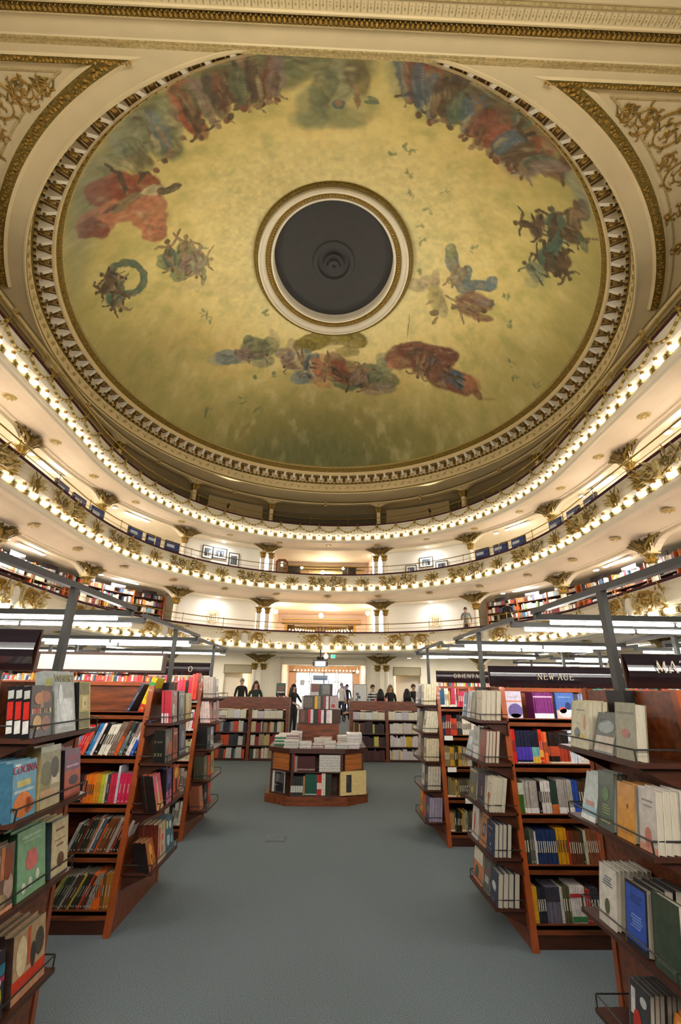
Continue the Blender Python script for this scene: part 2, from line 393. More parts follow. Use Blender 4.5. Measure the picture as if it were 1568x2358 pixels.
# painted shapes on the dome, nine numbers each, in thousandths of the rim half axes:
# centre (2), first half axis (2), second half axis (2), colour number, strength, softness (negative: a figure, its robe colour)
MURAL = [
    -568,-752,62,-30,-16,91,13,50,35,-501,-761,44,40,-48,102,0,80,35,-557,-712,78,-39,-3,65,15,70,35,-528,-651,24,66,-31,32,0,80,35,-692,-637,96,-88,3,71,13,35,35,-357,
    -823,82,7,-22,86,0,70,35,-253,-844,93,22,-22,84,14,75,35,-165,-839,78,8,-12,74,0,75,35,-195,-906,130,16,-9,43,0,80,35,-93,-874,77,3,-6,68,0,55,35,8,-860,90,-7,2,72,0,
    60,35,239,-878,95,4,12,82,7,70,35,167,-854,43,-11,20,98,15,50,35,318,-839,78,29,6,105,2,60,35,407,-788,80,32,4,101,5,70,35,495,-747,103,47,6,89,7,75,35,360,-869,113,
    26,13,61,14,70,35,558,-773,84,41,10,57,14,60,35,596,-706,73,22,7,42,7,80,35,677,-714,61,48,10,50,13,50,35,587,-809,76,56,-32,-12,6,60,35,559,-663,44,-37,33,67,9,60,
    35,-28,-665,123,-7,0,47,5,35,35,25,-699,93,-7,3,79,5,30,35,-81,-697,53,0,-4,83,5,50,35,-417,-782,38,6,-31,106,3,90,20,-430,-683,17,58,-27,22,3,80,20,-421,-827,16,10,
    -32,71,4,50,15,-533,-717,-21,138,-86,21,1,90,-16,-527,-638,5,101,-72,39,1,90,-1,-426,-680,-11,124,-93,18,14,90,-4,-337,-787,5,125,-93,45,1,90,-1,-294,-775,-21,140,
    -99,3,14,90,-3,-266,-745,-10,111,-86,7,1,90,-15,-216,-778,-33,128,-91,-23,1,90,-1,-181,-774,-9,97,-73,3,1,90,-16,-244,-878,-23,128,-73,2,1,90,-3,200,-812,15,148,-104,
    4,14,90,-8,234,-838,6,136,-90,-16,1,90,-4,281,-775,6,140,-102,-17,14,90,-3,330,-757,5,153,-107,-22,1,90,-6,379,-754,22,155,-105,-7,1,90,-7,424,-717,14,138,-96,-14,3,
    90,-8,479,-689,11,140,-94,-19,1,90,-10,536,-688,6,157,-105,-44,14,90,-8,588,-642,6,109,-72,-30,9,90,-16,578,-739,38,155,-81,-15,1,90,-4,483,-814,39,140,-69,-10,14,90,
    -6,305,-874,27,137,-72,-5,14,90,-3,628,-743,31,124,-60,-32,14,90,-8,-684,-600,4,80,-14,12,0,55,25,-681,-578,4,37,-10,10,14,60,40,-672,-517,7,6,-5,11,7,95,20,-684,
    -524,-13,3,-2,-3,1,80,10,-639,-638,6,65,-17,16,0,55,25,-637,-620,8,28,-8,10,10,60,40,-628,-569,7,6,-4,11,14,95,20,-614,-645,-6,83,-18,7,0,55,25,-615,-622,0,39,-8,3,
    14,60,40,-615,-558,7,6,-4,11,14,95,20,-592,-651,-4,91,-20,8,0,55,25,-593,-624,5,40,-11,8,14,60,40,-589,-557,8,6,-4,11,7,95,20,-544,-688,-16,97,-22,5,0,55,25,-548,
    -660,-12,43,-7,-4,10,60,40,-555,-587,8,6,-4,11,14,95,20,-564,-595,-12,2,-1,-3,1,80,10,-517,-709,-14,94,-19,4,13,55,25,-519,-685,-7,42,-9,1,1,60,40,-526,-614,8,6,-4,
    10,1,95,20,-535,-612,-11,12,-1,-6,1,80,10,-472,-747,-11,87,-24,9,15,55,25,-475,-721,6,36,-10,8,10,60,40,-481,-652,8,5,-4,10,1,95,20,-476,-651,4,15,-3,2,1,80,10,-414,
    -783,0,88,-20,10,14,75,25,-413,-758,-8,44,-9,1,1,60,40,-408,-692,10,1,-5,14,14,95,20,-385,-780,1,91,-17,9,0,75,25,-385,-754,2,43,-8,3,10,60,40,-380,-685,10,1,-3,10,1,
    95,20,-370,-686,12,8,-4,7,1,80,10,-372,-769,-2,105,-18,8,9,75,25,-371,-742,-5,52,-9,2,1,60,40,-368,-663,8,5,-3,10,1,95,20,-344,-780,0,97,-21,9,2,75,25,-344,-752,-11,
    50,-8,-4,14,60,40,-339,-681,10,1,-4,14,7,95,20,-329,-676,12,15,-3,2,1,80,10,-323,-788,-6,92,-17,3,7,75,25,-324,-761,-5,44,-9,1,14,60,40,-326,-692,10,0,-4,14,14,95,20,
    -289,-797,-2,88,-17,7,14,75,25,-289,-774,-5,43,-9,1,14,60,40,-286,-709,9,4,-2,10,7,95,20,-274,-803,-10,84,-22,2,0,75,25,-276,-780,-1,42,-9,2,0,60,40,-281,-715,10,0,
    -4,14,7,95,20,-238,-810,-11,89,-18,1,2,75,25,-242,-784,1,38,-10,6,2,60,40,-247,-719,10,0,-2,10,1,95,20,-224,-811,-8,89,-21,6,14,75,25,-225,-788,-3,43,-9,1,10,60,40,
    -230,-720,10,0,-2,10,14,95,20,-238,-716,-10,12,-2,-6,1,80,10,-192,-820,-16,91,-17,-4,7,75,25,-197,-795,-10,44,-8,-4,1,60,40,-209,-726,10,0,-2,10,1,95,20,-203,-726,6,
    9,-3,2,1,80,10,-170,-827,-14,89,-22,-4,9,75,25,-174,-802,-3,43,-10,1,14,60,40,-184,-734,9,4,-1,10,7,95,20,167,-851,32,97,-16,11,6,75,25,176,-823,8,48,-8,4,10,60,40,
    200,-754,10,-1,2,10,1,95,20,196,-746,-2,17,-4,-1,1,80,10,194,-838,29,87,-21,8,7,75,25,202,-815,5,46,-8,4,14,60,40,225,-749,10,-1,3,14,7,95,20,216,-811,24,98,-20,6,6,
    75,25,223,-784,7,50,-8,4,6,60,40,240,-710,10,-1,3,14,14,95,20,259,-789,21,94,-19,5,6,75,25,265,-763,4,45,-10,-1,10,60,40,280,-691,10,-1,4,14,7,95,20,274,-786,17,82,
    -16,4,14,75,25,279,-762,5,43,-10,0,1,60,40,291,-699,9,-5,3,10,1,95,20,302,-785,13,67,-18,4,14,75,25,306,-764,5,31,-10,0,14,60,40,316,-711,9,-5,3,10,1,95,20,320,-716,
    7,2,-2,3,1,80,10,332,-765,10,72,-19,-1,5,75,25,334,-746,9,36,-8,4,5,60,40,340,-690,10,-1,3,10,14,95,20,371,-748,8,68,-16,-2,6,75,25,372,-729,2,32,-10,-1,10,60,40,378,
    -672,8,-6,3,10,7,95,20,375,-676,-3,8,-4,-2,1,80,10,394,-736,0,68,-18,-8,7,75,25,394,-717,-2,31,-9,-3,7,60,40,392,-663,8,-6,3,10,14,95,20,428,-716,-3,75,-20,-9,7,75,
    25,426,-697,2,38,-12,-6,14,60,40,421,-639,8,-6,4,10,1,95,20,458,-715,-12,60,-20,-16,3,75,25,455,-698,-6,30,-10,-8,3,60,40,444,-648,8,-6,4,10,1,95,20,488,-710,-14,56,
    -19,-18,6,75,25,484,-694,-6,28,-10,-9,10,60,40,468,-652,8,-6,4,10,1,95,20,470,-646,-1,16,-6,-6,1,80,10,505,-702,-15,57,-16,-16,6,75,25,501,-686,-3,31,-8,-3,6,60,40,
    485,-640,10,-2,6,15,14,95,20,491,-643,6,9,-2,6,1,80,10,535,-691,-23,62,-20,-25,14,75,25,529,-671,-8,35,-9,-9,14,60,40,505,-626,10,-2,7,15,7,95,20,573,-682,-14,67,-16,
    -17,2,75,25,569,-662,-2,37,-11,-8,10,60,40,552,-613,8,-6,4,10,7,95,20,591,-694,-27,49,-15,-25,5,75,25,583,-680,-17,17,-7,-15,14,60,40,557,-645,7,-6,5,10,14,95,20,568,
    -638,10,16,-4,1,1,80,10,610,-688,-26,54,-16,-27,9,75,25,603,-671,-11,30,-7,-10,9,60,40,575,-636,7,-6,5,10,1,95,20,590,-629,11,11,0,6,1,80,10,3,-803,41,-5,2,78,15,80,
    30,-46,-770,33,17,-28,75,0,70,30,50,-824,28,-19,23,64,14,60,30,-2,-718,20,-1,0,19,6,90,15,0,-722,12,0,0,16,1,100,15,48,-752,6,47,-10,1,1,90,10,97,-732,27,0,0,8,5,80,
    10,100,-745,20,7,-2,10,5,70,15,-729,-558,28,48,-30,60,3,95,18,-795,-473,36,40,-20,52,4,95,18,-815,-457,19,52,-21,33,3,95,18,-723,-459,62,29,-17,53,4,95,18,-656,-496,
    50,34,-30,70,3,95,18,-676,-398,26,64,-52,53,4,95,18,-688,-328,22,49,-35,36,4,95,18,-692,-552,23,67,-32,41,3,95,18,-701,-487,54,-12,0,21,1,100,10,-631,-483,33,14,-8,
    22,10,100,10,-582,-466,33,-3,-4,16,14,100,10,-610,-470,11,7,-5,14,14,100,15,-684,-569,11,-50,9,-2,14,100,10,-673,-641,3,-36,5,-2,14,100,10,-636,-552,18,-19,2,8,14,
    100,10,-750,-488,24,0,-1,10,2,70,10,-879,-214,7,-24,6,13,5,95,20,-873,-230,11,-23,5,15,0,95,20,-866,-240,11,-16,4,17,0,95,20,-857,-250,11,-8,2,18,5,95,20,-848,-255,
    14,-6,0,19,0,95,20,-836,-258,12,2,2,15,0,95,20,-827,-252,14,5,-1,15,5,95,20,-816,-248,11,14,-8,20,0,95,20,-806,-238,10,16,-7,14,0,95,20,-799,-223,9,19,-10,13,5,95,20,
    -792,-210,7,21,-10,6,0,95,20,-788,-191,4,23,-12,4,0,95,20,-788,-172,0,24,-10,-4,5,95,20,-788,-156,-4,25,-14,0,0,95,20,-792,-140,-9,24,-11,-8,0,95,20,-799,-124,-13,23,
    -7,-16,5,95,20,-808,-113,-14,16,-6,-18,0,95,20,-819,-104,-14,7,-3,-20,0,95,20,-831,-100,-13,-1,-4,-16,5,95,20,-843,-102,-15,-5,0,-16,0,95,20,-853,-109,-15,-8,3,-16,0,
    95,20,-864,-119,-11,-17,6,-15,5,95,20,-872,-223,-34,-102,57,-71,14,100,-3,-869,-179,-54,46,-22,-98,1,100,-100,-898,-192,-55,-35,19,-109,14,100,-15,-887,-114,-30,118,
    -66,-53,1,100,-1,-903,-121,-44,53,-29,-94,14,100,-6,-868,-126,20,80,-45,40,14,100,-100,-706,-168,27,23,-12,36,12,80,25,-687,-132,31,18,-8,27,12,80,25,-657,-109,38,18,
    -8,25,12,80,25,-685,-76,26,17,-8,25,12,80,25,-610,-155,44,24,-4,17,12,80,25,-673,-195,8,-144,106,2,1,90,-100,-625,-192,56,-123,94,68,1,90,-13,-598,-137,86,-95,74,110,
    1,90,-10,-579,-108,99,19,-15,128,1,90,-10,-688,-148,-18,102,-72,-26,1,90,-6,-606,-74,-41,96,-74,-51,9,90,-16,-597,-29,-14,42,-10,-8,0,80,10,-581,-169,42,14,0,5,15,80,
    10,689,-431,-85,46,-44,-138,14,95,-100,724,-431,58,92,-45,79,14,95,-15,736,-501,-76,-113,48,-105,14,95,-6,767,-558,68,145,-44,80,1,95,-15,799,-510,49,-22,34,123,14,
    95,-15,778,-332,-70,27,-25,-120,14,95,-1,804,-327,47,135,-70,62,14,95,-6,821,-380,-42,-110,49,-60,14,95,-15,846,-350,64,47,-8,123,14,95,-100,779,-259,-78,-16,8,-122,
    0,95,-16,785,-431,1,-98,54,23,5,95,-6,820,-502,-1,-16,26,19,5,70,30,720,-507,9,3,4,43,5,60,30,800,-201,23,-8,2,22,15,50,30,512,-128,24,-19,25,56,6,90,20,494,-167,20,
    -9,10,37,12,90,20,565,-59,36,-19,15,52,6,90,20,597,-29,44,-4,0,40,6,90,20,647,-68,58,-21,7,28,6,90,20,682,-100,2,-36,20,-2,13,90,20,581,-102,19,-10,9,30,13,90,20,534,
    -70,17,-111,89,22,1,90,-100,565,-59,-18,106,-87,-16,1,80,-100,627,54,-127,101,-71,-151,1,85,-8,656,51,124,-15,-1,156,1,85,-8,689,4,41,-14,3,23,9,80,30,704,82,43,-18,
    2,18,7,80,30,589,91,22,-10,0,2,14,100,10,382,46,55,6,-4,30,9,50,30,438,18,48,-19,8,38,9,55,30,464,-17,18,-9,12,51,9,50,30,504,86,26,-22,33,63,10,80,30,495,92,29,-25,
    40,64,8,50,30,499,159,21,-10,4,18,14,90,15,514,196,-7,27,-8,-2,1,90,10,471,115,18,-22,4,4,1,80,10,536,133,23,-10,8,33,10,60,15,-610,404,57,23,-6,34,13,35,20,-562,416,
    70,31,-6,36,13,75,20,-528,445,65,22,-3,23,6,30,20,-456,366,30,10,-4,35,0,85,20,-421,408,76,21,-6,50,0,80,20,-352,418,57,11,-5,48,0,70,20,-470,434,57,20,-5,38,9,80,20,
    -394,488,65,13,-4,39,15,70,20,-321,376,20,-13,25,47,10,45,20,-274,473,48,3,-2,33,9,70,20,-116,426,101,-4,3,46,8,95,20,-164,443,62,8,-2,43,8,80,20,-8,395,115,-2,1,48,
    8,90,20,113,405,77,-4,3,48,8,95,20,54,454,98,-3,2,36,10,30,20,80,472,69,-3,1,28,8,60,20,-245,519,53,9,-3,43,9,85,20,-232,448,34,2,-3,51,9,50,20,-166,514,64,8,-1,55,
    13,75,20,-138,576,85,9,-1,49,9,60,20,-181,613,66,2,-1,34,13,70,20,-131,621,77,1,0,31,6,35,20,-55,547,75,7,1,58,4,45,20,8,523,62,18,-13,36,7,70,20,-16,599,91,15,-6,37,
    7,65,20,-66,645,68,21,-10,23,4,50,20,85,573,97,23,-16,51,7,70,20,89,641,88,-4,2,40,0,90,20,164,610,76,-12,4,50,2,60,20,212,580,85,-14,5,58,0,85,20,291,599,94,-23,6,
    52,0,80,20,275,646,101,-24,3,31,9,60,20,294,515,53,-12,5,42,15,70,20,278,483,39,-4,4,33,15,55,20,394,442,100,-33,10,68,7,90,20,444,390,111,-36,8,47,7,90,20,545,371,
    114,-35,2,50,7,90,20,609,354,53,-24,12,51,7,90,20,496,418,88,-2,-8,51,2,55,20,340,491,38,-27,11,19,4,50,20,560,446,85,1,-13,54,6,50,20,609,457,107,-12,-8,66,7,90,20,
    697,442,81,-27,-1,53,7,90,20,746,415,41,6,-20,45,4,50,20,783,435,15,-18,20,12,7,70,20,653,447,61,-14,-5,36,6,30,20,822,423,33,-32,1,6,7,35,20,-236,542,-110,6,-14,
    -105,1,90,-10,-167,537,59,105,-108,47,1,90,-11,-130,565,-24,118,-123,-22,10,90,-7,-54,576,110,63,-62,104,1,90,-5,9,576,-134,-68,73,-125,1,90,-4,87,619,125,55,-65,113,
    14,90,-8,191,627,79,98,-116,83,1,90,-3,161,577,55,-114,114,50,1,90,-10,482,469,1,131,-126,20,1,90,-8,528,460,-31,88,-83,-6,14,90,-100,651,436,-98,2,31,-115,14,90,-7,
    -403,454,91,22,-9,89,9,90,-1,-492,432,68,52,-35,62,9,90,-10,260,-575,10,-1,0,2,12,70,40,258,-570,7,9,-3,2,12,70,40,245,-564,2,16,-5,0,12,70,40,250,-570,4,3,-3,2,12,
    70,40,252,-482,5,12,-3,1,12,70,40,253,-473,9,2,0,6,12,70,40,269,-462,-7,1,-2,-8,12,70,40,269,-474,-6,3,-2,-1,12,70,40,276,-396,-5,10,-4,-2,12,70,40,284,-384,-1,10,-4,
    -1,12,70,40,274,-398,7,11,-3,2,12,70,40,295,-377,0,10,-3,0,12,70,40,363,-336,12,9,-2,2,12,70,40,348,-332,-12,2,-1,-2,12,70,40,371,-317,9,2,0,8,12,70,40,347,-330,-8,9,
    -3,-6,12,70,40,343,-249,-10,2,-1,-3,12,70,40,333,-243,-8,10,-2,-2,12,70,40,354,-254,12,1,-1,4,12,70,40,354,-253,6,10,-3,7,12,70,40,374,-188,-9,12,-4,-2,12,70,40,365,
    -168,-2,12,-5,-6,12,70,40,378,-187,6,2,-3,4,12,70,40,355,-190,7,2,-2,2,12,70,40,394,-24,6,14,-4,1,12,70,40,389,-20,5,15,-3,7,12,70,40,383,-32,-6,9,-5,-9,12,70,40,391,
    -35,-4,10,-5,-2,12,70,40,573,-230,-5,13,-3,-1,12,70,40,565,-224,-3,8,-5,-7,12,70,40,568,-201,8,3,-2,2,12,70,40,580,-235,-1,13,-4,-1,12,70,40,234,-565,9,3,-2,2,12,70,
    40,223,-588,-7,10,-4,-6,12,70,40,220,-582,-2,8,-3,-1,12,70,40,223,-576,9,7,-1,7,12,70,40,391,-419,-9,8,-1,-3,12,70,40,402,-442,4,12,-2,0,12,70,40,405,-430,9,0,0,3,12,
    70,40,407,-436,-10,2,-2,-3,12,70,40,182,-544,9,8,-1,6,12,70,40,200,-543,6,2,-1,8,12,70,40,180,-540,6,10,-3,1,12,70,40,189,-540,9,0,1,6,12,70,40,760,-78,6,20,-6,1,12,
    70,40,744,-74,9,12,-3,2,12,70,40,744,-73,-4,12,-4,-2,12,70,40,764,-84,7,2,-2,3,12,70,40,810,42,10,-8,3,10,12,70,40,808,30,10,4,-2,2,12,70,40,808,17,0,11,-3,0,12,70,
    40,805,20,4,-6,2,9,12,70,40,880,183,10,0,-1,3,12,70,40,870,181,-1,11,-1,5,12,70,40,859,189,5,8,-6,2,12,70,40,872,207,8,0,-1,3,12,70,40,890,241,5,-6,1,10,12,70,40,907,
    220,8,-7,-2,4,12,70,40,903,230,3,6,-4,2,12,70,40,894,249,0,12,-3,0,12,70,40,960,184,10,-1,-1,2,12,70,40,973,169,-4,11,-1,-1,12,70,40,963,187,8,1,-2,3,12,70,40,968,
    159,-4,13,0,5,12,70,40,-639,158,-14,0,-1,-4,12,70,40,-645,143,7,6,-3,1,12,70,40,-632,133,4,13,-5,2,12,70,40,-622,164,-4,22,-5,0,12,70,40,-608,179,9,3,-2,3,12,70,40,
    -610,198,-9,7,-2,-2,12,70,40,-609,196,-8,5,-4,-2,12,70,40,-615,201,-5,14,-4,-8,12,70,40,-533,630,12,10,-1,4,12,70,40,-507,644,-10,3,-2,-2,12,70,40,-515,661,-19,-2,0,
    -3,12,70,40,-537,655,12,3,-1,2,12,70,40,-432,712,-13,0,-2,-4,12,70,40,-447,716,14,4,-2,2,12,70,40,-458,720,-8,6,-7,-3,12,70,40,-456,719,-8,6,-4,-2,12,70,40,-701,597,
    -10,6,-4,-11,12,70,40,-680,609,-8,2,-3,-3,12,70,40,-685,600,2,17,-1,-7,12,70,40,-708,607,-9,13,-3,-10,12,70,40,-436,566,-4,6,-6,-2,12,70,40,-447,561,4,13,-7,2,12,70,
    40,-440,556,-3,7,-6,-1,12,70,40,-440,560,4,13,-6,2,12,70,40,-347,586,11,2,-2,3,12,70,40,-341,571,-13,2,-2,-12,12,70,40,-325,584,-10,8,-3,-1,12,70,40,-344,564,-3,7,-7,
    -2,12,70,40,-358,231,-15,2,0,-9,12,70,40,-355,240,5,16,-7,1,12,70,40,-344,225,-11,2,0,-9,12,70,40,-341,249,1,7,-7,0,12,70,40,386,273,4,75,-3,0,0,60,10,-545,19,106,38,
    -10,49,1,12,100,-477,65,76,20,-8,44,9,12,100,-652,-3,65,29,-8,30,10,30,100,-327,-148,216,35,-49,340,11,35,100,-28,-436,483,-15,0,115,11,25,100,421,-184,186,-65,78,
    328,11,25,100,-739,-628,19,68,-115,198,13,30,100,-862,-450,11,40,-99,188,13,25,100,746,-669,21,-21,51,83,13,30,100,-171,947,1328,163,2,70,0,30,100,-965,258,334,160,
    -107,297,0,10,100,]
# ================================================================== THE SETTING
ZL = 12.02                      # level of the flat ceiling and the lip of the ring
ECX, ECY = 0.0, 14.5
def ell(a, b, t):
    return (ECX + a * math.cos(t), ECY + b * math.sin(t))
fl = MB()
fl.add([(-16, -5, 0), (16, -5, 0), (16, 37, 0), (-16, 37, 0)], [(0, 1, 2, 3)], CARPET)
floor_o = fl.build('floor', kind='structure')
# floor outlet hatch in the aisle
hb = MB()
hb.box(-0.62, -0.40, 5.93, 6.13, 0.0, 0.006, mat('hatch_steel', hexc('6a6f6c'), 0.5, 0.3))
hb.box(-0.60, -0.42, 5.95, 6.11, 0.006, 0.008, CARPET)
hb.build('floor_hatch', label='small rectangular floor outlet hatch in the blue grey carpet of the aisle', cat='hatch')

# flat ceiling with the oval opening
cl = MB()
NR = 192
ring = [ell(9.75, 10.0, 2 * PI * i / NR) for i in range(NR)]
out = []
for i in range(NR):
    t = 2 * PI * i / NR
    dx, dy = math.cos(t), math.sin(t)
    k = min((14 / abs(dx)) if abs(dx) > 1e-6 else 1e9, ((17.0 / dy) if dy > 1e-6 else (10.02 / -dy) if dy < -1e-6 else 1e9))
    out.append((ECX + dx * k, ECY + dy * k))
cl.add([(x, y, ZL) for x, y in ring] + [(x, y, ZL) for x, y in out], [(i, (i + 1) % NR, NR + (i + 1) % NR, NR + i) for i in range(NR)], CREAMY)
# unseen outer roof, added with the shell walls to keep the daylight out
cl.box(-15, 15, -5, 36.5, 19.6, 19.8, DARK)
cl.build('ceiling', kind='structure')
def wallbox(name, *a, m=CREAMY):
    b = MB(); b.box(*a, m); return b.build(name, kind='structure')
wallbox('wall_left', -15.2, -15, -5, 36.5, 0, 19.8, m=PEACH)
wallbox('wall_right', 15, 15.2, -5, 36.5, 0, 19.8, m=PEACH)
wallbox('wall_stage', -15, 15, -5.2, -5, 0, 19.8, m=mat('stage_curtain_red', hexc('5c3a26'), 0.8))
# proscenium piers and the moulded head of the proscenium
wallbox('wall_proscenium', -15, -8.4, 3.6, 4.45, 0, 12.4)
wallbox('wall_proscenium', 8.4, 15, 3.6, 4.45, 0, 12.4)
pro = empty('trim_1', (0, 4.2, 12), kind='structure')
b = MB()
PX = 13.5
def strip(bm, prof, m, x0=-PX, x1=PX):
    bm.add([(x0, y, z) for y, z in prof] + [(x1, y, z) for y, z in prof], [(i, i + 1, len(prof) + i + 1, len(prof) + i) for i in range(len(prof) - 1)], m)
strip(b, [(4.72, ZL), (4.66, ZL - .02), (4.62, ZL - .05), (4.585, ZL - .05)], PALEGOLD)
strip(b, [(4.585, ZL - .05), (4.56, ZL - .035), (4.30, ZL - .06), (4.27, ZL - .09)], CREAMY)
strip(b, [(4.10, ZL - .20), (4.07, ZL - .22), (4.05, ZL - .19), (3.86, ZL - .20), (3.84, ZL - .23), (3.80, ZL - .22), (3.76, ZL - .26), (3.6, ZL - .27), (3.4, ZL - .3), (2.6, ZL - .3), (2.6, ZL + .4), (4.6, ZL + .4)], CREAMY)
strip(b, [(4.27, ZL - .09), (4.25, ZL - .12)], OLDGOLD)
strip(b, [(4.25, ZL - .12), (4.20, ZL - .10), (4.12, ZL - .15), (4.10, ZL - .20)], OLDGOLD)
strip(b, [(3.86, ZL - .205), (3.84, ZL - .235), (3.80, ZL - .225)], PALEGOLD)
pb = b.build('head_moulding', parent=pro)
pb.matrix_parent_inverse = Matrix.Translation((0, -4.2, -12))
def keep(o):          # geometry given in room coordinates under an Empty
    o.matrix_parent_inverse = Matrix.Translation(-Vector(o.parent.location))
    return o
# egg and leaf ornaments on the gilded roll
b = MB()
for i in range(-95, 96):
    x = i * 0.085
    b.ball((x, 4.19, ZL - .15), 0.034, GOLD, 6, 4, (1.05, 1.3, 1))
    b.ball((x + .042, 4.245, ZL - .125), 0.016, GOLD, 5, 3)
    b.ball((x + .042, 4.13, ZL - .19), 0.014, GOLD, 5, 3)
b2 = b.build('leaf_roll', parent=pro, kind='stuff'); keep(b2)
b = MB()
for i in range(-230, 231):
    b.ball((i * 0.036, 4.60, ZL - .055), 0.013, PALEGOLD, 5, 3)
keep(b.build('bead_row', parent=pro, kind='stuff'))
b = MB()
for i in range(-75, 76):     # little palmettes between upright reeds on the pale band
    x = i * 0.11
    for q in (-.03, -.018):
        b.box(x + q, x + q + .006, 3.89, 4.02, ZL - .203, ZL - .196, PALEGOLD)
    b.ball((x + .03, 3.97, ZL - .198), .017, PALEGOLD, 6, 3, (1, 1.2, .4))
    b.ball((x + .03, 3.93, ZL - .198), .010, PALEGOLD, 6, 3, (1.8, .8, .4))
keep(b.build('palmette_band', parent=pro, kind='stuff'))

# corner panels with gilded frames and scrollwork
def spandrel(sg):
    e = empty('trim_2' if sg < 0 else 'trim_3', (sg * 6.5, 5.5, ZL), kind='structure')
    def corner(a, bb, yl):
        pts = []
        t0 = math.asin((yl - ECY) / bb)
        t1 = -0.44
        for i in range(41):
            t = t0 + (t1 - t0) * i / 40
            pts.append((sg * a * math.cos(t), ECY + bb * math.sin(t)))
        return pts
    A = corner(10.13, 10.30, 4.83)
    B = corner(10.20, 10.37, 4.86)
    Cc = corner(10.40, 10.57, 4.95)
    D = corner(10.47, 10.64, 4.98)
    def band(P, Q, z0, z1, m, nm):
        bm = MB()
        n = len(P)
        bm.add([(x, y, z0) for x, y in P] + [(x, y, z1) for x, y in Q], [(i, i + 1, n + i + 1, n + i) for i in range(n - 1)], m)
        # straight leg towards the side
        xe = sg * 13.5
        bm.add([(*P[0], z0), (*Q[0], z1), (xe, Q[0][1], z1), (xe, P[0][1], z0)], [(0, 1, 2, 3)], m)
        return keep(bm.build(nm, parent=e))
    band(A, B, ZL - .002, ZL - .05, CREAMY, 'frame_edge')
    band(B, Cc, ZL - .05, ZL - .07, OLDGOLD, 'gilded_frame')
    band(Cc, D, ZL - .07, ZL - .004, CREAMY, 'frame_edge')
    F1 = corner(10.56, 10.74, 5.07); F2 = corner(10.60, 10.78, 5.10)
    band(F1, F2, ZL - .02, ZL - .02, PALEGOLD, 'inner_line')
    bm = MB()
    rr = random.Random(3)
    def leafline(P, Q):
        L = 0
        for i in range(len(P) - 1):
            p0, p1 = Vector(((P[i][0] + Q[i][0]) / 2, (P[i][1] + Q[i][1]) / 2)), Vector(((P[i + 1][0] + Q[i + 1][0]) / 2, (P[i + 1][1] + Q[i + 1][1]) / 2))
            n = max(1, int((p1 - p0).length / .07))
            for k in range(n):
                p = p0.lerp(p1, k / n)
                for q in range(2):
                    bm.ball((p.x + rr.uniform(-.05, .05), p.y + rr.uniform(-.05, .05), ZL - .07), rr.uniform(.025, .04), GOLD, 5, 3, (1.3, .9, .9))
    leafline(B, Cc)
    xs = B[0][0]
    k = 0
    while abs(xs + sg * k * .07) < 13:
        bm.ball((xs + sg * k * .07, 4.905 + rr.uniform(-.02, .02), ZL - .065), rr.uniform(.025, .038), GOLD, 5, 3, (1.3, .9, .9)); k += 1
    keep(bm.build('leaf_moulding', parent=e, kind='stuff'))
    # rinceau scrolls
    bm = MB()
    def spiral(cx, cy, r, turns, a0, hand, w):
        pts = []
        n = int(26 * turns)
        for i in range(n + 1):
            t = i / n
            rad = r * (1 - t) ** .8 + .02
            an = a0 + hand * turns * 2 * PI * t
            pts.append((cx + rad * math.cos(an), cy + rad * math.sin(an), ZL - .02))
        bm.tube(pts, [w * (1 - .6 * i / n) for i in range(n + 1)], GOLD, 5)
        for i in range(3, n, 4):
            x, y, z = pts[i]
            an = a0 + hand * turns * 2 * PI * i / n + hand * .7
            bm.tube([(x, y, z), (x + .09 * math.cos(an), y + .09 * math.sin(an), z - .01), (x + .13 * math.cos(an + .6), y + .13 * math.sin(an + .6), z)], [w * .7, w * .8, .004], GOLD, 4)
        bm.ball((cx, cy, ZL - .02), .06, GOLD, 7, 4, (1, 1, .5))
    for cx, cy, r, tn, a0, hd in [(5.55, 5.33, .13, 1.3, 0, 1), (5.95, 5.42, .25, 1.6, 2.2, -1), (6.55, 5.62, .38, 1.9, 2.8, 1), (7.2, 5.55, .30, 1.6, .4, -1), (7.4, 6.35, .33, 1.7, 1.5, 1), (8.05, 6.0, .40, 1.8, 3.0, -1), (8.1, 6.95, .30, 1.6, 0, 1), (8.75, 7.3, .33, 1.5, 2, -1), (8.9, 6.3, .4, 1.8, 1, 1), (9.3, 8.0, .28, 1.4, 1, 1), (9.6, 8.7, .22, 1.4, 3, -1), (6.9, 6.15, .14, 1.2, 4, 1), (7.8, 7.35, .12, 1.1, 4, -1), (8.6, 8.1, .13, 1.1, 4, 1)]:
        spiral(sg * cx, cy, r, tn, a0 if sg > 0 else PI - a0, hd * sg, .022)
    for k in range(26):
        t = k / 25
        x, y = 5.3 + 4.1 * t, 5.22 + 2.3 * t ** 1.6
        bm.tube([(sg * x, y, ZL - .02), (sg * (x + .06), y + .1 * math.cos(k * 2.1), ZL - .03), (sg * (x + .12), y + .13 * math.cos(k * 2.1), ZL - .02)], [.012, .02, .004], OLDGOLD, 4)
    keep(bm.build('scrollwork', parent=e, kind='stuff'))
spandrel(-1)
spandrel(1)

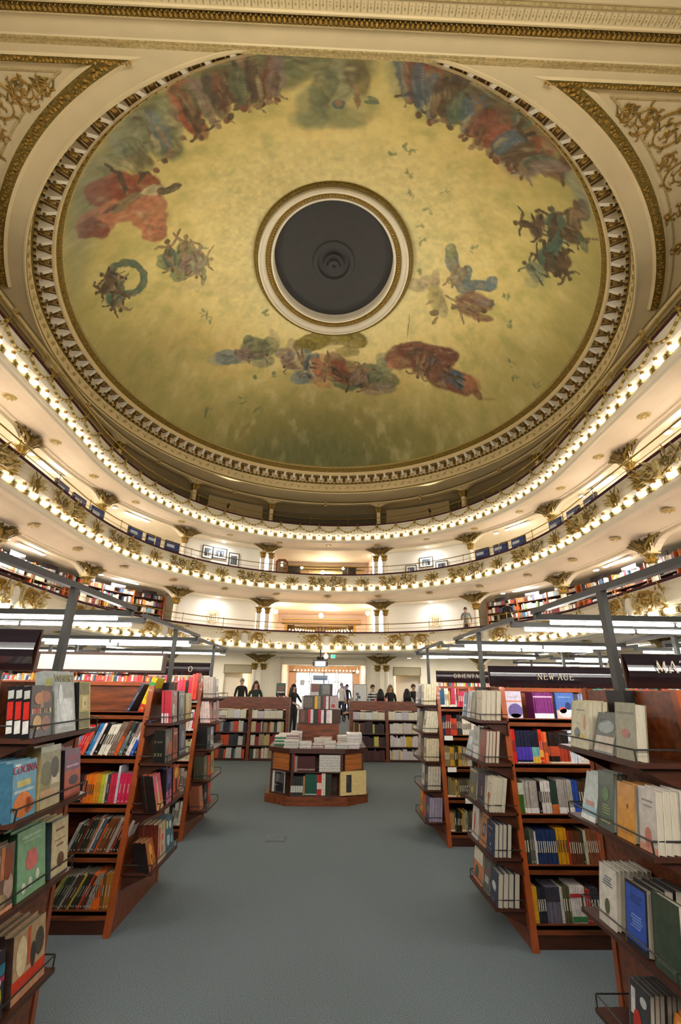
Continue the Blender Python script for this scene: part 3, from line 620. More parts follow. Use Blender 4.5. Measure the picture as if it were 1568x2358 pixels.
# ------------------------------------------------------------------ ring cornice, dome and oculus
rg = empty('trim_4', (ECX, ECY, ZL), kind='structure')
def oval(prof, m, name, n=192, smooth=False):
    """prof: (inset from the 9.75 x 10.0 oval, z)"""
    bm = MB()
    vs = []
    for i in range(n):
        t = 2 * PI * i / n
        for d, z in prof:
            vs.append((*ell(9.75 - d, 10.0 - d, t), z))
    k = len(prof)
    bm.add(vs, [(i * k + q, ((i + 1) % n) * k + q, ((i + 1) % n) * k + q + 1, i * k + q + 1) for i in range(n) for q in range(k - 1)], m)
    return keep(bm.build(name, parent=rg, smooth=smooth))
oval([(-.03, ZL - .001), (-.02, ZL - .02), (.02, ZL - .02), (.04, ZL - .005), (.05, ZL + .02), (.03, ZL + .05)], CREAMY, 'lip_moulding')
oval([(.03, ZL + .05), (.055, ZL + .075), (.03, ZL + .10)], OLDGOLD, 'gilded_line')
oval([(.03, ZL + .10), (.01, ZL + .12), (.01, ZL + .54), (.03, ZL + .56)], CREAMY, 'frieze')
oval([(.03, ZL + .56), (.07, ZL + .58), (.08, ZL + .64), (.09, ZL + .65)], OLDGOLD, 'bead_band')
oval([(.09, ZL + .65), (.10, ZL + .67), (.10, ZL + .93)], CREAMY, 'modillion_ground')
oval([(.10, ZL + .93), (.47, ZL + .95)], mat('coffer_umber', hexc('7a5a28'), .6, .2), 'coffer_ground')
oval([(.45, ZL + .93), (.50, ZL + .93), (.51, ZL + 1.06), (.53, ZL + 1.10)], CREAMY, 'corona')
oval([(.53, ZL + 1.10), (.56, ZL + 1.15), (.60, ZL + 1.28), (.64, ZL + 1.33)], OLDGOLD, 'leaf_cove')
oval([(.64, ZL + 1.33), (.66, ZL + 1.36), (.63, ZL + 1.40), (.60, ZL + 1.46)], PALEGOLD, 'upper_line')
NM = 112
md = MB()
md.hexa([(-.055, 0, -.17), (.055, 0, -.17), (.055, -.10, -.15), (-.055, -.10, -.15)], [(-.055, 0, .10), (.055, 0, .10), (.055, -.37, .10), (-.055, -.37, .10)], IVORY)
md.box(-.07, .07, -.38, 0, .08, .105, IVORY)
md.ball((0, -.12, -.14), .045, OLDGOLD, 6, 4)
md_me = md.mesh('modillion')
cf = MB()
cf.ball((0, -.20, .10), .075, GOLD, 8, 4, (1, 1.3, .45))
cf.ball((0, -.20, .075), .03, PALEGOLD, 6, 3)
cf.box(-.085, .085, -.012, 0.0, -.16, .10, mat('coffer_umber', hexc('7a5a28'), .6, .2))
for u in (-.10, .10): cf.box(u - .012, u + .012, -.34, -.04, .085, .105, PALEGOLD)
cf_me = cf.mesh('coffer')
for i in range(NM):
    for me, nm, off in ((md_me, 'modillion', 0), (cf_me, 'coffer', .5)):
        t = 2 * PI * (i + off) / NM
        x, y = ell(9.65, 9.90, t)
        o = link(nm, me, rg, (x - ECX, y - ECY, .84))
        o.rotation_euler = (0, 0, math.atan2(math.sin(t) * 9.63, math.cos(t) * 9.88) - PI / 2)
bm = MB()
for i in range(520):
    t = 2 * PI * i / 520
    x, y = ell(9.65, 9.90, t)
    bm.box(-.022, .022, -.05, .02, -.03, .03, mat('dentil_brown', hexc('4c3a1c'), .6) if i % 2 else PALEGOLD, Matrix.Translation((x, y, ZL + .61)) @ Matrix.Rotation(t - PI / 2, 4, 'Z'))
keep(bm.build('dentil_row', parent=rg, kind='stuff'))
bm = MB()
for i in range(150):      # rosettes with sprigs on the frieze
    t = 2 * PI * i / 150
    x, y = ell(9.735, 9.985, t)
    T = Matrix.Translation((x, y, ZL + .34)) @ Matrix.Rotation(t - PI / 2, 4, 'Z')
    z = 0.03 if i % 2 else -.03
    for k in range(6):
        a = k * PI / 3
        p = T @ Vector((.07 * math.cos(a), -.012, z + .07 * math.sin(a)))
        q = T @ Vector((.02 * math.cos(a), -.02, z + .02 * math.sin(a)))
        bm.tube([q, p], [.012, .018], PALEGOLD, 4)
    bm.tube([T @ Vector((-.19, -.01, -z)), T @ Vector((-.1, -.02, -z * 2)), T @ Vector((-.02, -.01, 0))], [.006, .012, .006], PALEGOLD, 4)
    bm.tube([T @ Vector((.02, -.01, .12)), T @ Vector((.09, -.02, .15)), T @ Vector((.15, -.01, .08))], [.006, .012, .006], PALEGOLD, 4)
keep(bm.build('frieze_rosettes', parent=rg, kind='stuff'))
bm = MB()
for i in range(420):
    t = 2 * PI * i / 420
    x, y = ell(9.75 - .58, 10.0 - .58, t)
    bm.ball((x, y, ZL + 1.20 + (.03 if i % 2 else -.03)), .032, GOLD, 5, 3, (1, 1, 1.6))
keep(bm.build('leaf_row', parent=rg, kind='stuff'))

# dome with a painted sky
PAL = {'g': (.20, .23, .13), 's': (.42, .28, .15), 'd': (.10, .08, .06), 'r': (.44, .12, .06), 'p': (.60, .24, .13), 't': (.13, .21, .15), 'b': (.12, .19, .25), 'm': (.28, .11, .07), 'o': (.36, .28, .05), 'v': (.32, .23, .20), 'w': (.60, .50, .28), 'y': (.80, .70, .34), 'G': (.24, .31, .15), 'B': (.22, .32, .36), 'k': (.17, .11, .06), 'l': (.33, .34, .21)}
PAL = {k: tuple(x * (.74 if k not in 'wylpv' else .86) for x in v_) for k, v_ in PAL.items()}
rng = np.random.RandomState(4)
_g = rng.rand(64, 64)
def vnoise(x, y):
    xi, yi = np.floor(x).astype(int), np.floor(y).astype(int)
    fx, fy = x - xi, y - yi
    fx, fy = fx * fx * (3 - 2 * fx), fy * fy * (3 - 2 * fy)
    a, b_, c, d = _g[xi % 64, yi % 64], _g[(xi + 1) % 64, yi % 64], _g[xi % 64, (yi + 1) % 64], _g[(xi + 1) % 64, (yi + 1) % 64]
    return (a * (1 - fx) + b_ * fx) * (1 - fy) + (c * (1 - fx) + d * fx) * fy
def fbm(x, y, o=4):
    v, a = 0, .5
    for k in range(o):
        v = v + a * vnoise(x * 2 ** k + 7 * k, y * 2 ** k + 3 * k); a *= .5
    return v
NT, NRD = 1100, 300
rho_o = 0.36
rho = rho_o + (1 - rho_o) * np.linspace(0, 1, NRD)
th = np.linspace(0, 2 * PI, NT, endpoint=False)
RR, TT = np.meshgrid(rho, th, indexing='ij')
UU, VV = RR * np.cos(TT), RR * np.sin(TT)
def zdome(r):
    return 13.42 + 7.2 * (np.sqrt(1 - (r / 1.05) ** 2) - math.sqrt(1 - (1 / 1.05) ** 2))
n1 = fbm(UU * 5 + 20, VV * 5 + 20); n2 = fbm(UU * 17 + 40, VV * 17 + 9); n3 = fbm(UU * 60 + 5, VV * 60 + 31, 3)
base = np.array([.86, .69, .27]); warm = np.array([.84, .54, .17]); green = np.array([.44, .43, .13]); lite = np.array([.97, .87, .47])
colr = base + 0 * UU[..., None]
def mix(c, a):
    global colr
    colr = colr * (1 - a[..., None]) + np.array(c) * a[..., None]
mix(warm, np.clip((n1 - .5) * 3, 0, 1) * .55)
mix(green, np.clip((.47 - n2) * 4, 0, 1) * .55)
mix(green * .75, np.clip((RR - .62) / .38, 0, 1) * .6)  # shade towards the rim painted into the sky
mix(lite, np.clip((.72 - RR) / .36, 0, 1) ** 1.3 * .6)  # brighter light around the oculus painted in
mix(green * .42, np.clip((VV - .45) / .5, 0, 1) ** 1.1 * .95)  # light falloff on the far side painted in as dark olive
mix(lite, np.clip((n2 - .56) * 5, 0, 1) * .25)
du, dv = (fbm(UU * 26, VV * 26 + 50) - .47), (fbm(UU * 26 + 70, VV * 26) - .47)
PK = list(PAL)
rm = random.Random(21)
def shapes():
    for k in range(0, len(MURAL), 9):
        q = MURAL[k:k + 9]
        o = np.array(q[:2]) / 1000; a = np.array(q[2:4]) / 1000; b = np.array(q[4:6]) / 1000
        c, al, so = PAL[PK[q[6]]], q[7] / 100, q[8]
        if so >= 0:
            yield o, a, b, c, al, so / 100
            na, nb = np.linalg.norm(a), np.linalg.norm(b)
            if so < 40 and al > .5 and max(na, nb) > .03 and min(na, nb) > .012:      # folds
                for j in range(5):
                    p = o + a * rm.uniform(-.6, .6) + b * rm.uniform(-.6, .6)
                    t = rm.uniform(-.6, .6)
                    yield p, (a * math.cos(t) + b * math.sin(t)) * rm.uniform(.25, .5), (b * math.cos(t) - a * math.sin(t)) * rm.uniform(.07, .14), PAL['d' if j % 2 else 'w'], .30, .9
            continue
        # a figure: a = towards the head, b = sideways, both one body length
        dr = -so - 1
        def P(u, v): return o + a * u + b * v
        def E_(u, v, ru, rv, c_, al_=al, s_=.15): return P(u, v), a * ru, b * rv, c_, al_, s_
        def limb(u0, v0, u1, v1, w_, c_):
            p0, p1 = P(u0, v0), P(u1, v1); d = (p1 - p0) / 2; 
            n_ = np.array([-d[1], d[0]]); n_ = n_ / (np.linalg.norm(n_) + 1e-9) * w_ * np.linalg.norm(a)
            return (p0 + p1) / 2, d * 1.15, n_, c_, al, .12
        if dr < 90:
            D_ = PAL[PK[dr]]
            yield E_(-.15, .05, .42, .30, D_, al, .3)
            yield E_(-.4, -.12, .3, .18, D_, al * .9, .3)
            for j in range(4): yield E_(rm.uniform(-.5, .1), rm.uniform(-.2, .2), .2, .035, PAL['d' if j % 2 else 'w'], .4, .8)
        sh_ = tuple(x * .55 for x in c)
        yield E_(.05, 0, .24, .12, c); yield E_(.03, .05, .2, .05, sh_, al * .7, .6)
        yield E_(.38, 0, .09, .085, PAL['k'] if rm.random() < .6 else c)
        for sg in (-1, 1):
            u, v = rm.uniform(.15, .5), sg * rm.uniform(.22, .4)
            yield limb(.2, sg * .08, u, v, .05, c); yield limb(u, v, u + rm.uniform(-.1, .2), v + sg * .15, .04, sh_ if sg > 0 else c)
            u, v = -rm.uniform(.35, .5), sg * rm.uniform(.05, .2)
            yield limb(-.15, sg * .05, u, v, .07, c); yield limb(u, v, u - .25, v + rm.uniform(-.15, .15), .05, sh_)
for o_, a_v, b_v, c_, al, so in shapes():
    cu, cv, a1, a2, b1_, b2_ = o_[0], o_[1], a_v[0], a_v[1], b_v[0], b_v[1]
    so = max(so, .08)
    det = a1 * b2_ - a2 * b1_
    if abs(det) < 1e-9:
        continue
    ext = math.hypot(a1, a2) + math.hypot(b1_, b2_) + .02
    tt = math.atan2(cv, cu); r0 = math.hypot(cu, cv)
    i0, i1 = np.searchsorted(rho, r0 - ext), np.searchsorted(rho, r0 + ext)
    wt = int(NT * min(1, ext / max(r0 - ext, .2) / (2 * PI) * 1.3)) + 2
    jc = int(tt / (2 * PI) * NT)
    js = np.arange(jc - wt, jc + wt + 1) if 2 * wt + 1 < NT else np.arange(NT)
    js = np.unique(js % NT)
    if i1 <= i0:
        continue
    sl = np.ix_(np.arange(i0, i1), js)
    wv_ = min(.022, .28 * ext)
    x, y = UU[sl] + du[sl] * wv_ - cu, VV[sl] + dv[sl] * wv_ - cv
    p, r_ = (x * b2_ - y * b1_) / det, (y * a1 - x * a2) / det
    d = np.sqrt(p * p + r_ * r_)
    a = np.clip((1 + so / 2 - d) / so, 0, 1) * al
    c = np.array(c_)
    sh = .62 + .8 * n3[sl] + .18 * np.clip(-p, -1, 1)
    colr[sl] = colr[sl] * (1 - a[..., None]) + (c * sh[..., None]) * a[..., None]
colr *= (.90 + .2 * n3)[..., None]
colr = np.clip(colr, 0, 1)
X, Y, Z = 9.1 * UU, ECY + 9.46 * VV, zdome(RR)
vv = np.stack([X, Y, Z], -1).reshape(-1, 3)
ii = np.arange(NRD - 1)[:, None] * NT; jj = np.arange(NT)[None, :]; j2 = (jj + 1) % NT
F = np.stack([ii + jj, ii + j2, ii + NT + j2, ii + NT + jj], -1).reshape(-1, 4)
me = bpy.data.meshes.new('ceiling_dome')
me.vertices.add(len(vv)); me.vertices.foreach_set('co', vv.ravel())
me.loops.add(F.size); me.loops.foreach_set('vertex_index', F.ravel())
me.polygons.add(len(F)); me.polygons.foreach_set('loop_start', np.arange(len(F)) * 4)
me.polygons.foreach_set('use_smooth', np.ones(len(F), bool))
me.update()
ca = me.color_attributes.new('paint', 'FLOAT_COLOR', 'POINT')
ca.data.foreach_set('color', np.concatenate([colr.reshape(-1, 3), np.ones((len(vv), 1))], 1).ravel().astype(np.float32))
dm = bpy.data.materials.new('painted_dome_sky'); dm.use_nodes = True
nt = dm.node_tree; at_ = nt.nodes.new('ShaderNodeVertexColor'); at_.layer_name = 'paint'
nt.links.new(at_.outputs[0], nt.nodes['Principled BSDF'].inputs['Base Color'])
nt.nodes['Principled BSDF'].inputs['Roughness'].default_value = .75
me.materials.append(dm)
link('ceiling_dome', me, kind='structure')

oc = empty('trim_5', (0, 14.4, 18), kind='structure')
def ovo(prof, m, name, n=96, fill=False, smooth=False):
    bm = MB(); vs = []
    for i in range(n):
        t = 2 * PI * i / n
        for d, z in prof:
            vs.append((-.07 + (3.2 - d) * math.cos(t), 14.4 + (3.62 - d) * math.sin(t), z))
    k = len(prof)
    bm.add(vs, [(i * k + q, ((i + 1) % n) * k + q, ((i + 1) % n) * k + q + 1, i * k + q + 1) for i in range(n) for q in range(k - 1)], m)
    return keep(bm.build(name, parent=oc, smooth=smooth))
zo = zdome(np.array(.36)) * 1.0
zo = float(zo)
ovo([(-.12, zo - .10), (-.08, zo - .17), (.02, zo - .17), (.05, zo - .12)], OLDGOLD, 'outer_bead')
ovo([(.05, zo - .12), (.08, zo - .24), (.15, zo - .26), (.18, zo - .18), (.26, zo - .16), (.33, zo - .10), (.36, zo - .02)], IVORY, 'white_moulding')
ovo([(.36, zo - .02), (.40, zo - .04), (.54, zo + .05), (.56, zo + .10)], OLDGOLD, 'gilded_band')
ovo([(.56, zo + .10), (.59, zo + .02), (.66, zo + .02), (.70, zo + .12), (.70, zo + .5)], IVORY, 'inner_moulding')
bm = MB()
for i in range(150):
    t = 2 * PI * i / 150
    bm.ball((-.07 + 2.73 * math.cos(t), 14.4 + 3.15 * math.sin(t), zo - .0), .05, GOLD, 5, 3, (1.1, 1.1, .8))
for i in range(240):
    t = 2 * PI * i / 240
    bm.ball((-.07 + 3.25 * math.cos(t), 14.4 + 3.67 * math.sin(t), zo - .17), .03, OLDGOLD, 5, 3)
keep(bm.build('leaf_roll', parent=oc, kind='stuff'))
bm = MB()
n = 96
prof = [(1.0, zo + .42), (.36, zo + .42), (.34, zo + .36), (.27, zo + .36), (.26, zo + .44), (.17, zo + .44), (.16, zo + .32), (.10, zo + .32), (.09, zo + .2), (.03, zo + .2), (0.001, zo + .24)]
vs = []
for i in range(n):
    t = 2 * PI * i / n
    for r_, z in prof:
        vs.append((-.07 + 2.55 * r_ * math.cos(t), 14.4 + 2.97 * r_ * math.sin(t), z))
k = len(prof)
bm.add(vs, [(i * k + q, ((i + 1) % n) * k + q, ((i + 1) % n) * k + q + 1, i * k + q + 1) for i in range(n) for q in range(k - 1)], CHAR)
for i in range(6):
    a = i * PI / 3
    bm.tube([(-.07, 14.4, zo + .18), (-.07 + .3 * math.cos(a), 14.4 + .3 * math.sin(a), zo + .3)], .02, BLACKM, 5)
keep(bm.build('oculus_panel', parent=oc))

# ================================================================== BALCONY TIERS
def leaf(bm, p, d, n, L, w, m, curl=.3):
    """a pointed acanthus leaf from p along d, curling towards n"""
    p, d, n = Vector(p), Vector(d).normalized(), Vector(n).normalized()
    s = d.cross(n).normalized()
    c = [p, p + d * L * .45 + n * L * curl * .25, p + d * L + n * L * curl]
    ws = [w * .35, w * .5, .004]
    vs = []
    for q, x in zip(c, ws):
        vs += [q - s * x, q + n * x * .55, q + s * x]
    bm.add(vs, [(0, 1, 4, 3), (1, 2, 5, 4), (3, 4, 7, 6), (4, 5, 8, 7), (2, 0, 3, 5), (5, 3, 6, 8)], m)
def scroll(bm, cx, cz, r, turns, a0, hand, w, m, y=-.04):
    pts = []
    n = int(14 * turns)
    for i in range(n + 1):
        t = i / n
        rad = r * (1 - t) + .012
        an = a0 + hand * turns * 2 * PI * t
        pts.append((cx + rad * math.cos(an), y - .02 * math.sin(PI * t), cz + rad * math.sin(an)))
    bm.tube(pts, [w * (1 - .5 * i / n) for i in range(n + 1)], m, 5)
# local frame of ornaments: x along the front, -y towards the hall, z up, origin at mid height of the parapet
BRGOLD = mat('bronzed_leafwork', hexc('75613a'), .55, .25, var=.35, vscale=20)
def capital_mesh(seed=1, wide=.92, high=.46):
    rr = random.Random(seed)
    bm = MB()
    for k in range(150):
        sx = rr.uniform(-1, 1)
        h = rr.uniform(0, 1) ** .55
        reach = .16 + (wide - .16) * h ** 1.8
        x = sx * reach
        z = -high + high * h - .02
        dx = sx * (1.0 + 1.6 * h)
        yy = -.10 - .18 * (1 - abs(sx)) * (.4 + h) - .05
        leaf(bm, (x * .8, yy + .05, z - .04), (dx, -.25, .7 - .75 * h), (sx * .3, -1, .1), rr.uniform(.11, .17), rr.uniform(.08, .12), BRGOLD if rr.random() < .8 else OLDGOLD, .35)
    for sg in (-1, 1):
        scroll(bm, sg * .5, -.10, .12, 1.4, PI / 2, sg, .025, OLDGOLD, -.2)
        bm.tube([(sg * .1, -.16, -.42), (sg * .22, -.24, -.26), (sg * .45, -.22, -.12), (sg * .85, -.14, -.04)], [.05, .06, .05, .03], OLDGOLD, 6)
    bm.ball((0, -.20, -.20), .15, BRGOLD, 12, 7, (1.05, .8, .85))
    for k in range(9):
        a = PI * k / 8
        bm.tube([(0, -.30, -.27), (.13 * math.cos(a), -.31, -.24 + .14 * math.sin(a))], [.008, .014], GOLD, 4)
    bm.hexa([(-.22, -.20, -high - .03), (.22, -.20, -high - .03), (.22, .1, -high - .03), (-.22, .1, -high - .03)], [(-.3, -.12, -.02), (.3, -.12, -.02), (.3, .12, -.02), (-.3, .12, -.02)], CREAMY)
    return bm.mesh('leaf_bracket')
CAPF = capital_mesh()
def column_meshes(h, twin, capg=.34, r=.125):
    """returns {name: mesh}; origin at the floor; h = height of the underside of the leaf bracket"""
    out = {}
    xs = (-.24, .24) if twin else (0,)
    n = 20
    for nm, mm in (('shaft', IVORY), ('capital', OLDGOLD)):
        bm = MB()
        for x in xs:
            if nm == 'shaft':
                vs = []
                for z, rad in ((.1, r * 1.0), (h - capg, r * .9)):
                    for i in range(n * 2):
                        a = PI * i / n
                        rr_ = rad * (1 if i % 2 else .88)
                        vs.append((x + rr_ * math.cos(a), rr_ * math.sin(a), z))
                bm.add(vs, [(i, (i + 1) % (2 * n), 2 * n + (i + 1) % (2 * n), 2 * n + i) for i in range(2 * n)], mm)
                bm.lathe([(r * 1.45, 0), (r * 1.45, .04), (r * 1.2, .06), (r * 1.25, .1), (r, .12)], mm, 14, (x, 0, 0))
            else:
                bm.lathe([(r * .92, h - capg), (r * 1.1, h - capg + .02), (r * .95, h - capg + .05), (r * 1.05, h - .16), (r * 1.5, h - .05), (r * 1.5, h)], mm, 10, (x, 0, 0))
                for k in range(10):
                    a = k * PI / 5
                    leaf(bm, (x + r * .95 * math.cos(a), r * .95 * math.sin(a), h - capg + .06), (math.cos(a) * .3, math.sin(a) * .3, 1), (math.cos(a), math.sin(a), 0), .17, .09, GOLD, .4)
                bm.box(x - .2, x + .2, -.2, .2, h - .04, h, PALEGOLD)
        out[nm] = bm.mesh(nm)
    return out

def cartouche_mesh(kind):
    rr = random.Random(hash(kind) % 7 + 3 if False else {'grand': 3, 'wide': 5, 'small': 8}[kind])
    bm = MB()
    G = PALEGOLD if kind == 'grand' else OLDGOLD
    if kind == 'grand':
        bm.ball((0, -.05, -.02), .26, IVORY, 10, 6, (.62, .25, .95))
        for sg in (-1, 1):
            bm.tube([(sg * .05, -.08, .28), (sg * .24, -.1, .18), (sg * .20, -.1, -.05), (sg * .36, -.08, -.25)], [.02, .035, .03, .04], PALEGOLD, 5)
            scroll(bm, sg * .62, .03, .19, 1.6, PI * (.5 + .5 * sg), -sg, .045, GOLD)
            scroll(bm, sg * .98, -.03, .16, 1.4, PI / 2, sg, .038, PALEGOLD)
            scroll(bm, sg * .34, -.12, .11, 1.2, 0, sg, .032, PALEGOLD)
            bm.tube([(sg * .30, -.06, .05), (sg * .45, -.07, .24), (sg * .75, -.06, .22), (sg * 1.1, -.05, .05)], [.02, .03, .025, .01], GOLD, 5)
            for k in range(34):
                x = sg * rr.uniform(.25, 1.2); z = rr.uniform(-.22, .24)
                leaf(bm, (x, -.03, z), (sg * rr.uniform(-.6, 1), -.1, rr.uniform(-1, 1)), (0, -1, 0), rr.uniform(.1, .2), .07, GOLD if k % 2 else G, .35)
        for k in range(7):
            a = PI * (k + .5) / 7
            leaf(bm, (0, -.06, .2), (math.cos(a), 0, math.sin(a)), (0, -1, 0), .15, .06, GOLD, .3)
    elif kind == 'wide':
        bm.hexa([(-.09, -.04, .18), (.09, -.04, .18), (.10, 0, .18), (-.10, 0, .18)], [(0.04, -.12, -.22), (-.04, -.12, -.22), (-.03, 0, -.24), (.03, 0, -.24)], PALEGOLD)
        bm.ball((0, -.06, .05), .12, PALEGOLD, 8, 5, (1, .5, 1.3))
        for sg in (-1, 1):
            scroll(bm, sg * .30, .0, .13, 1.5, PI * (.5 + .5 * sg), -sg, .022, G)
            for k in range(46):
                x = sg * rr.uniform(.08, .85); z = rr.uniform(-.22, .24) * (1.1 - abs(x) * .6)
                leaf(bm, (x, -.02, z), (sg * rr.uniform(0, 1), -.2, rr.uniform(-.5, 1)), (0, -1, 0), rr.uniform(.10, .19), .07, (PALEGOLD, GOLD, PALEGOLD, OLDGOLD)[k % 4], .4)
            bm.tube([(sg * .1, -.05, -.2), (sg * .45, -.06, -.1), (sg * .85, -.03, .18)], [.02, .02, .008], G, 4)
    else:
        for sg in (-1, 1):
            bm.tube([(sg * .04, -.04, -.22), (sg * .10, -.07, -.05), (sg * .04, -.06, .1), (sg * .12, -.04, .24)], [.02, .025, .02, .01], G, 5)
            for k in range(13):
                a = rr.uniform(.1, 1.4)
                leaf(bm, (sg * rr.uniform(.03, .2), -.02, rr.uniform(-.18, .08)), (sg * math.cos(a), -.15, math.sin(a)), (0, -1, 0), rr.uniform(.14, .26), .06, (PALEGOLD, GOLD, PALEGOLD)[k % 3], .35)
        bm.ball((0, -.06, .0), .06, G, 7, 5, (1, .8, 1.8))
    return bm.mesh(kind + '_cartouche')
CART = {k: cartouche_mesh(k) for k in ('grand', 'wide', 'small')}
# one swag of garland with its knot, for the top tier
bm = MB()
for k in range(13):
    t0, t1 = k / 13, (k + 1) / 13
    f = lambda t: (-.55 + 1.1 * t, -.05, .24 - .33 * math.sin(PI * t) ** .8)
    bm.tube([f(t0), f(t1)], .028 + .016 * math.sin(PI * (t0 + t1) / 2), PALEGOLD if k % 2 else OLDGOLD, 5)
for k in range(5):
    leaf(bm, (-.55, -.03, .26), (.4 * (k - 2), -.2, -1 if k in (1, 3) else .3), (0, -1, 0), .16 if k == 2 else .12, .06, OLDGOLD, .4)
bm.tube([(-.55, -.05, .28), (-.56, -.06, .1), (-.54, -.05, -.12)], [.03, .025, .008], PALEGOLD, 5)
bm.ball((-.55, -.06, .27), .055, GOLD, 7, 5)
SWAG = bm.mesh('swag')
bm = MB()
bm.ball((0, 0, 0), .072, BULB, 10, 7)
bm.lathe([(.05, .07), (.045, .12), (.055, .15)], GOLD, 8)
BULBM = bm.mesh('bulb', True)
bm = MB()
bm.lathe([(0.001, -.03), (.06, -.03), (.08, -.012), (.14, -.02), (.17, -.008), (.19, 0)], PALEGOLD, 14)
for k in range(8):
    a = k * PI / 4
    leaf(bm, (.04 * math.cos(a), .04 * math.sin(a), -.012), (math.cos(a), math.sin(a), -.05), (0, 0, -1), .15, .05, PALEGOLD, .2)
ROSE = bm.mesh('rosette')

TIER = {1: dict(zb=3.39, top=4.12, zs=3.08, fl=3.5), 2: dict(zb=6.455, top=7.20, zs=6.0, fl=6.57), 3: dict(zb=9.32, top=10.05, zs=9.12, fl=9.44)}
WORD = {1: 'lowest', 2: 'middle', 3: 'uppermost'}
def place(o, s, d, z, parent=None):
    x, y, a = hs(s, d)
    o.location = (x, y, z)
    o.rotation_euler = (0, 0, a)
    if parent:
        o.parent = parent
        o.matrix_parent_inverse = Matrix.Translation(-Vector(parent.location))
    return o
for k, T in TIER.items():
    zb, top, zs, flz = T['zb'], T['top'], T['zs'], T['fl']
    B0 = empty('balcony', (0, 24.6, zb), label={1: 'lowest cream balcony with large gilded cartouches and a row of bulbs', 2: 'middle cream balcony with wide and small gilded leaf ornaments by turns', 3: 'uppermost white balcony with plaster swags hanging above its bulbs'}[k], cat='balcony')
    def P(mb, name, **kw):
        o = mb.build(name, parent=B0, **kw)
        return keep(o)
    m = MB()
    sweep(m, [(.24, zb - .20), (.16, zb - .25), (.10, zb - .25), (.05, zb - .20), (-.02, zb - .19), (-.05, zb - .13), (.0, zb - .10)], CREAM)
    sweep(m, [(.0, zb - .10), (.05, zb - .07), (.06, zb + .09), (.0, zb + .11)], IVORY)
    sweep(m, [(.0, zb + .11), (-.03, zb + .14), (-.07, zb + .22), (-.08, zb + .38), (-.04, top - .14), (.02, top - .08), (-.02, top - .05), (-.02, top - .02)], IVORY if k == 3 else CREAM)
    sweep(m, [(.2, top), (.2, flz + .02), (.25, flz), (4.6, flz)], SOFF)
    P(m, 'parapet')
    m = MB()
    sweep(m, [(-.03, top - .02), (-.06, top + .0), (-.06, top + .045), (.0, top + .065), (.16, top + .065), (.2, top)], MAROON)
    P(m, 'velvet_rail')
    m = MB()
    sweep(m, [(.24, zb - .20), (.5, zb - .17), (.9, (zb - .17 + zs) / 2 + .03), (1.32, zs + .01), (1.32, zs - .03), (1.36, zs - .05), (1.40, zs - .03), (1.42, zs), (1.5, zs)], SOFF)
    P(m, 'soffit')
    m = MB()
    sweep(m, [(-.025, zb - .115), (-.045, zb - .10), (-.025, zb - .085)], PALEGOLD)
    sweep(m, [(-.0, zb + .10), (-.02, zb + .115), (-.0, zb + .13)], PALEGOLD)
    P(m, 'gilded_lines')
    m = MB()
    for dd, zz, rd in ((.06, top + .45, .022), (.06, top + .22, .010)):
        sweep_tube(m, dd, zz, rd, BRASS)
    P(m, 'handrail')
    n = int(HL * 2 / 2.2)
    m = MB(); m.tube([(0, 0, 0), (0, 0, .42)], .014, BRASS, 6); m.ball((0, 0, .44), .035, BRASS, 7, 5)
    pm = m.mesh('rail_post')
    for i in range(n + 1):
        s = -HL + .5 + (2 * HL - 1) * i / n
        place(link('rail_post', pm), s, .06, top + .03, B0)
    # bulbs
    sp = {1: .62, 2: .60, 3: .55}[k]
    nb = int((HL - 3.5) / sp)
    blk = MB()
    for i in range(-nb, nb + 1):
        place(link('bulb', BULBM), i * sp, -.10, zb, B0)
        for q in (.32, .42, .58, .68):
            x, y, a = hs((i + q) * sp, 0)
            blk.box(-.022, .022, -.03, .05, -.06, .07, PALEGOLD if q in (.32, .68) else OLDGOLD, Matrix.Translation((x, y, zb)) @ Matrix.Rotation(a, 4, 'Z'))
    P(blk, 'bulb_blocks', kind='stuff')
    # ornaments
    mid = zb + .36
    if k == 3:
        for i in range(-24, 25):
            if abs(i * 1.1) < HL - 3:
                place(link('swag', SWAG), i * 1.1, -.06, mid + .03, B0)
    elif k == 2:
        for i in range(-13, 14):
            if abs(i * 1.95) < HL - 3:
                place(link('wide_ornament' if i % 2 == 0 else 'small_ornament', CART['wide' if i % 2 == 0 else 'small']), i * 1.95, -.07, mid - .02, B0).scale = (1.12, 1.25, 1.25)
    else:
        for i in range(-7, 8):
            if abs(i * 4.3) < HL - 3:
                place(link('cartouche', CART['grand']), i * 4.3, -.06, mid - .03, B0).scale = (1.25, 1.2, 1.12)
    for i in range(-7, 8):
        if abs(i * 2.6) < HL - 3:
            place(link('soffit_rosette', ROSE), i * 2.6, .85, (zb - .17 + zs) / 2 + .02, B0)
    # arch curtain between the columns, inner ceiling and rear wall
    m = MB()
    for s0, s1 in BAYS:
        L = s1 - s0
        N_ = 28
        vs = []
        for i in range(N_ + 1):
            u = i / N_
            x_ = min(u, 1 - u) * L
            drop = .10 + .38 * (1 - min(1, max(0, (x_ - .12)) / .75)) ** 2.2
            x, y, _ = hs(s0 + u * L, 1.5); x2, y2, _ = hs(s0 + u * L, 1.72)
            vs += [(x, y, zs), (x, y, zs - drop), (x2, y2, zs - drop), (x2, y2, zs)]
        m.add(vs, [(i * 4 + q, i * 4 + 4 + q, i * 4 + 5 + q, i * 4 + q + 1) for i in range(N_) for q in range(3)], CREAM)
    P(m, 'arches')
    m = MB()
    sweep(m, [(1.6, zs - .02), (4.6, zs - .06)], CREAM)
    P(m, 'gallery_ceiling')
    zf = 0 if k == 1 else TIER[k - 1]['fl']
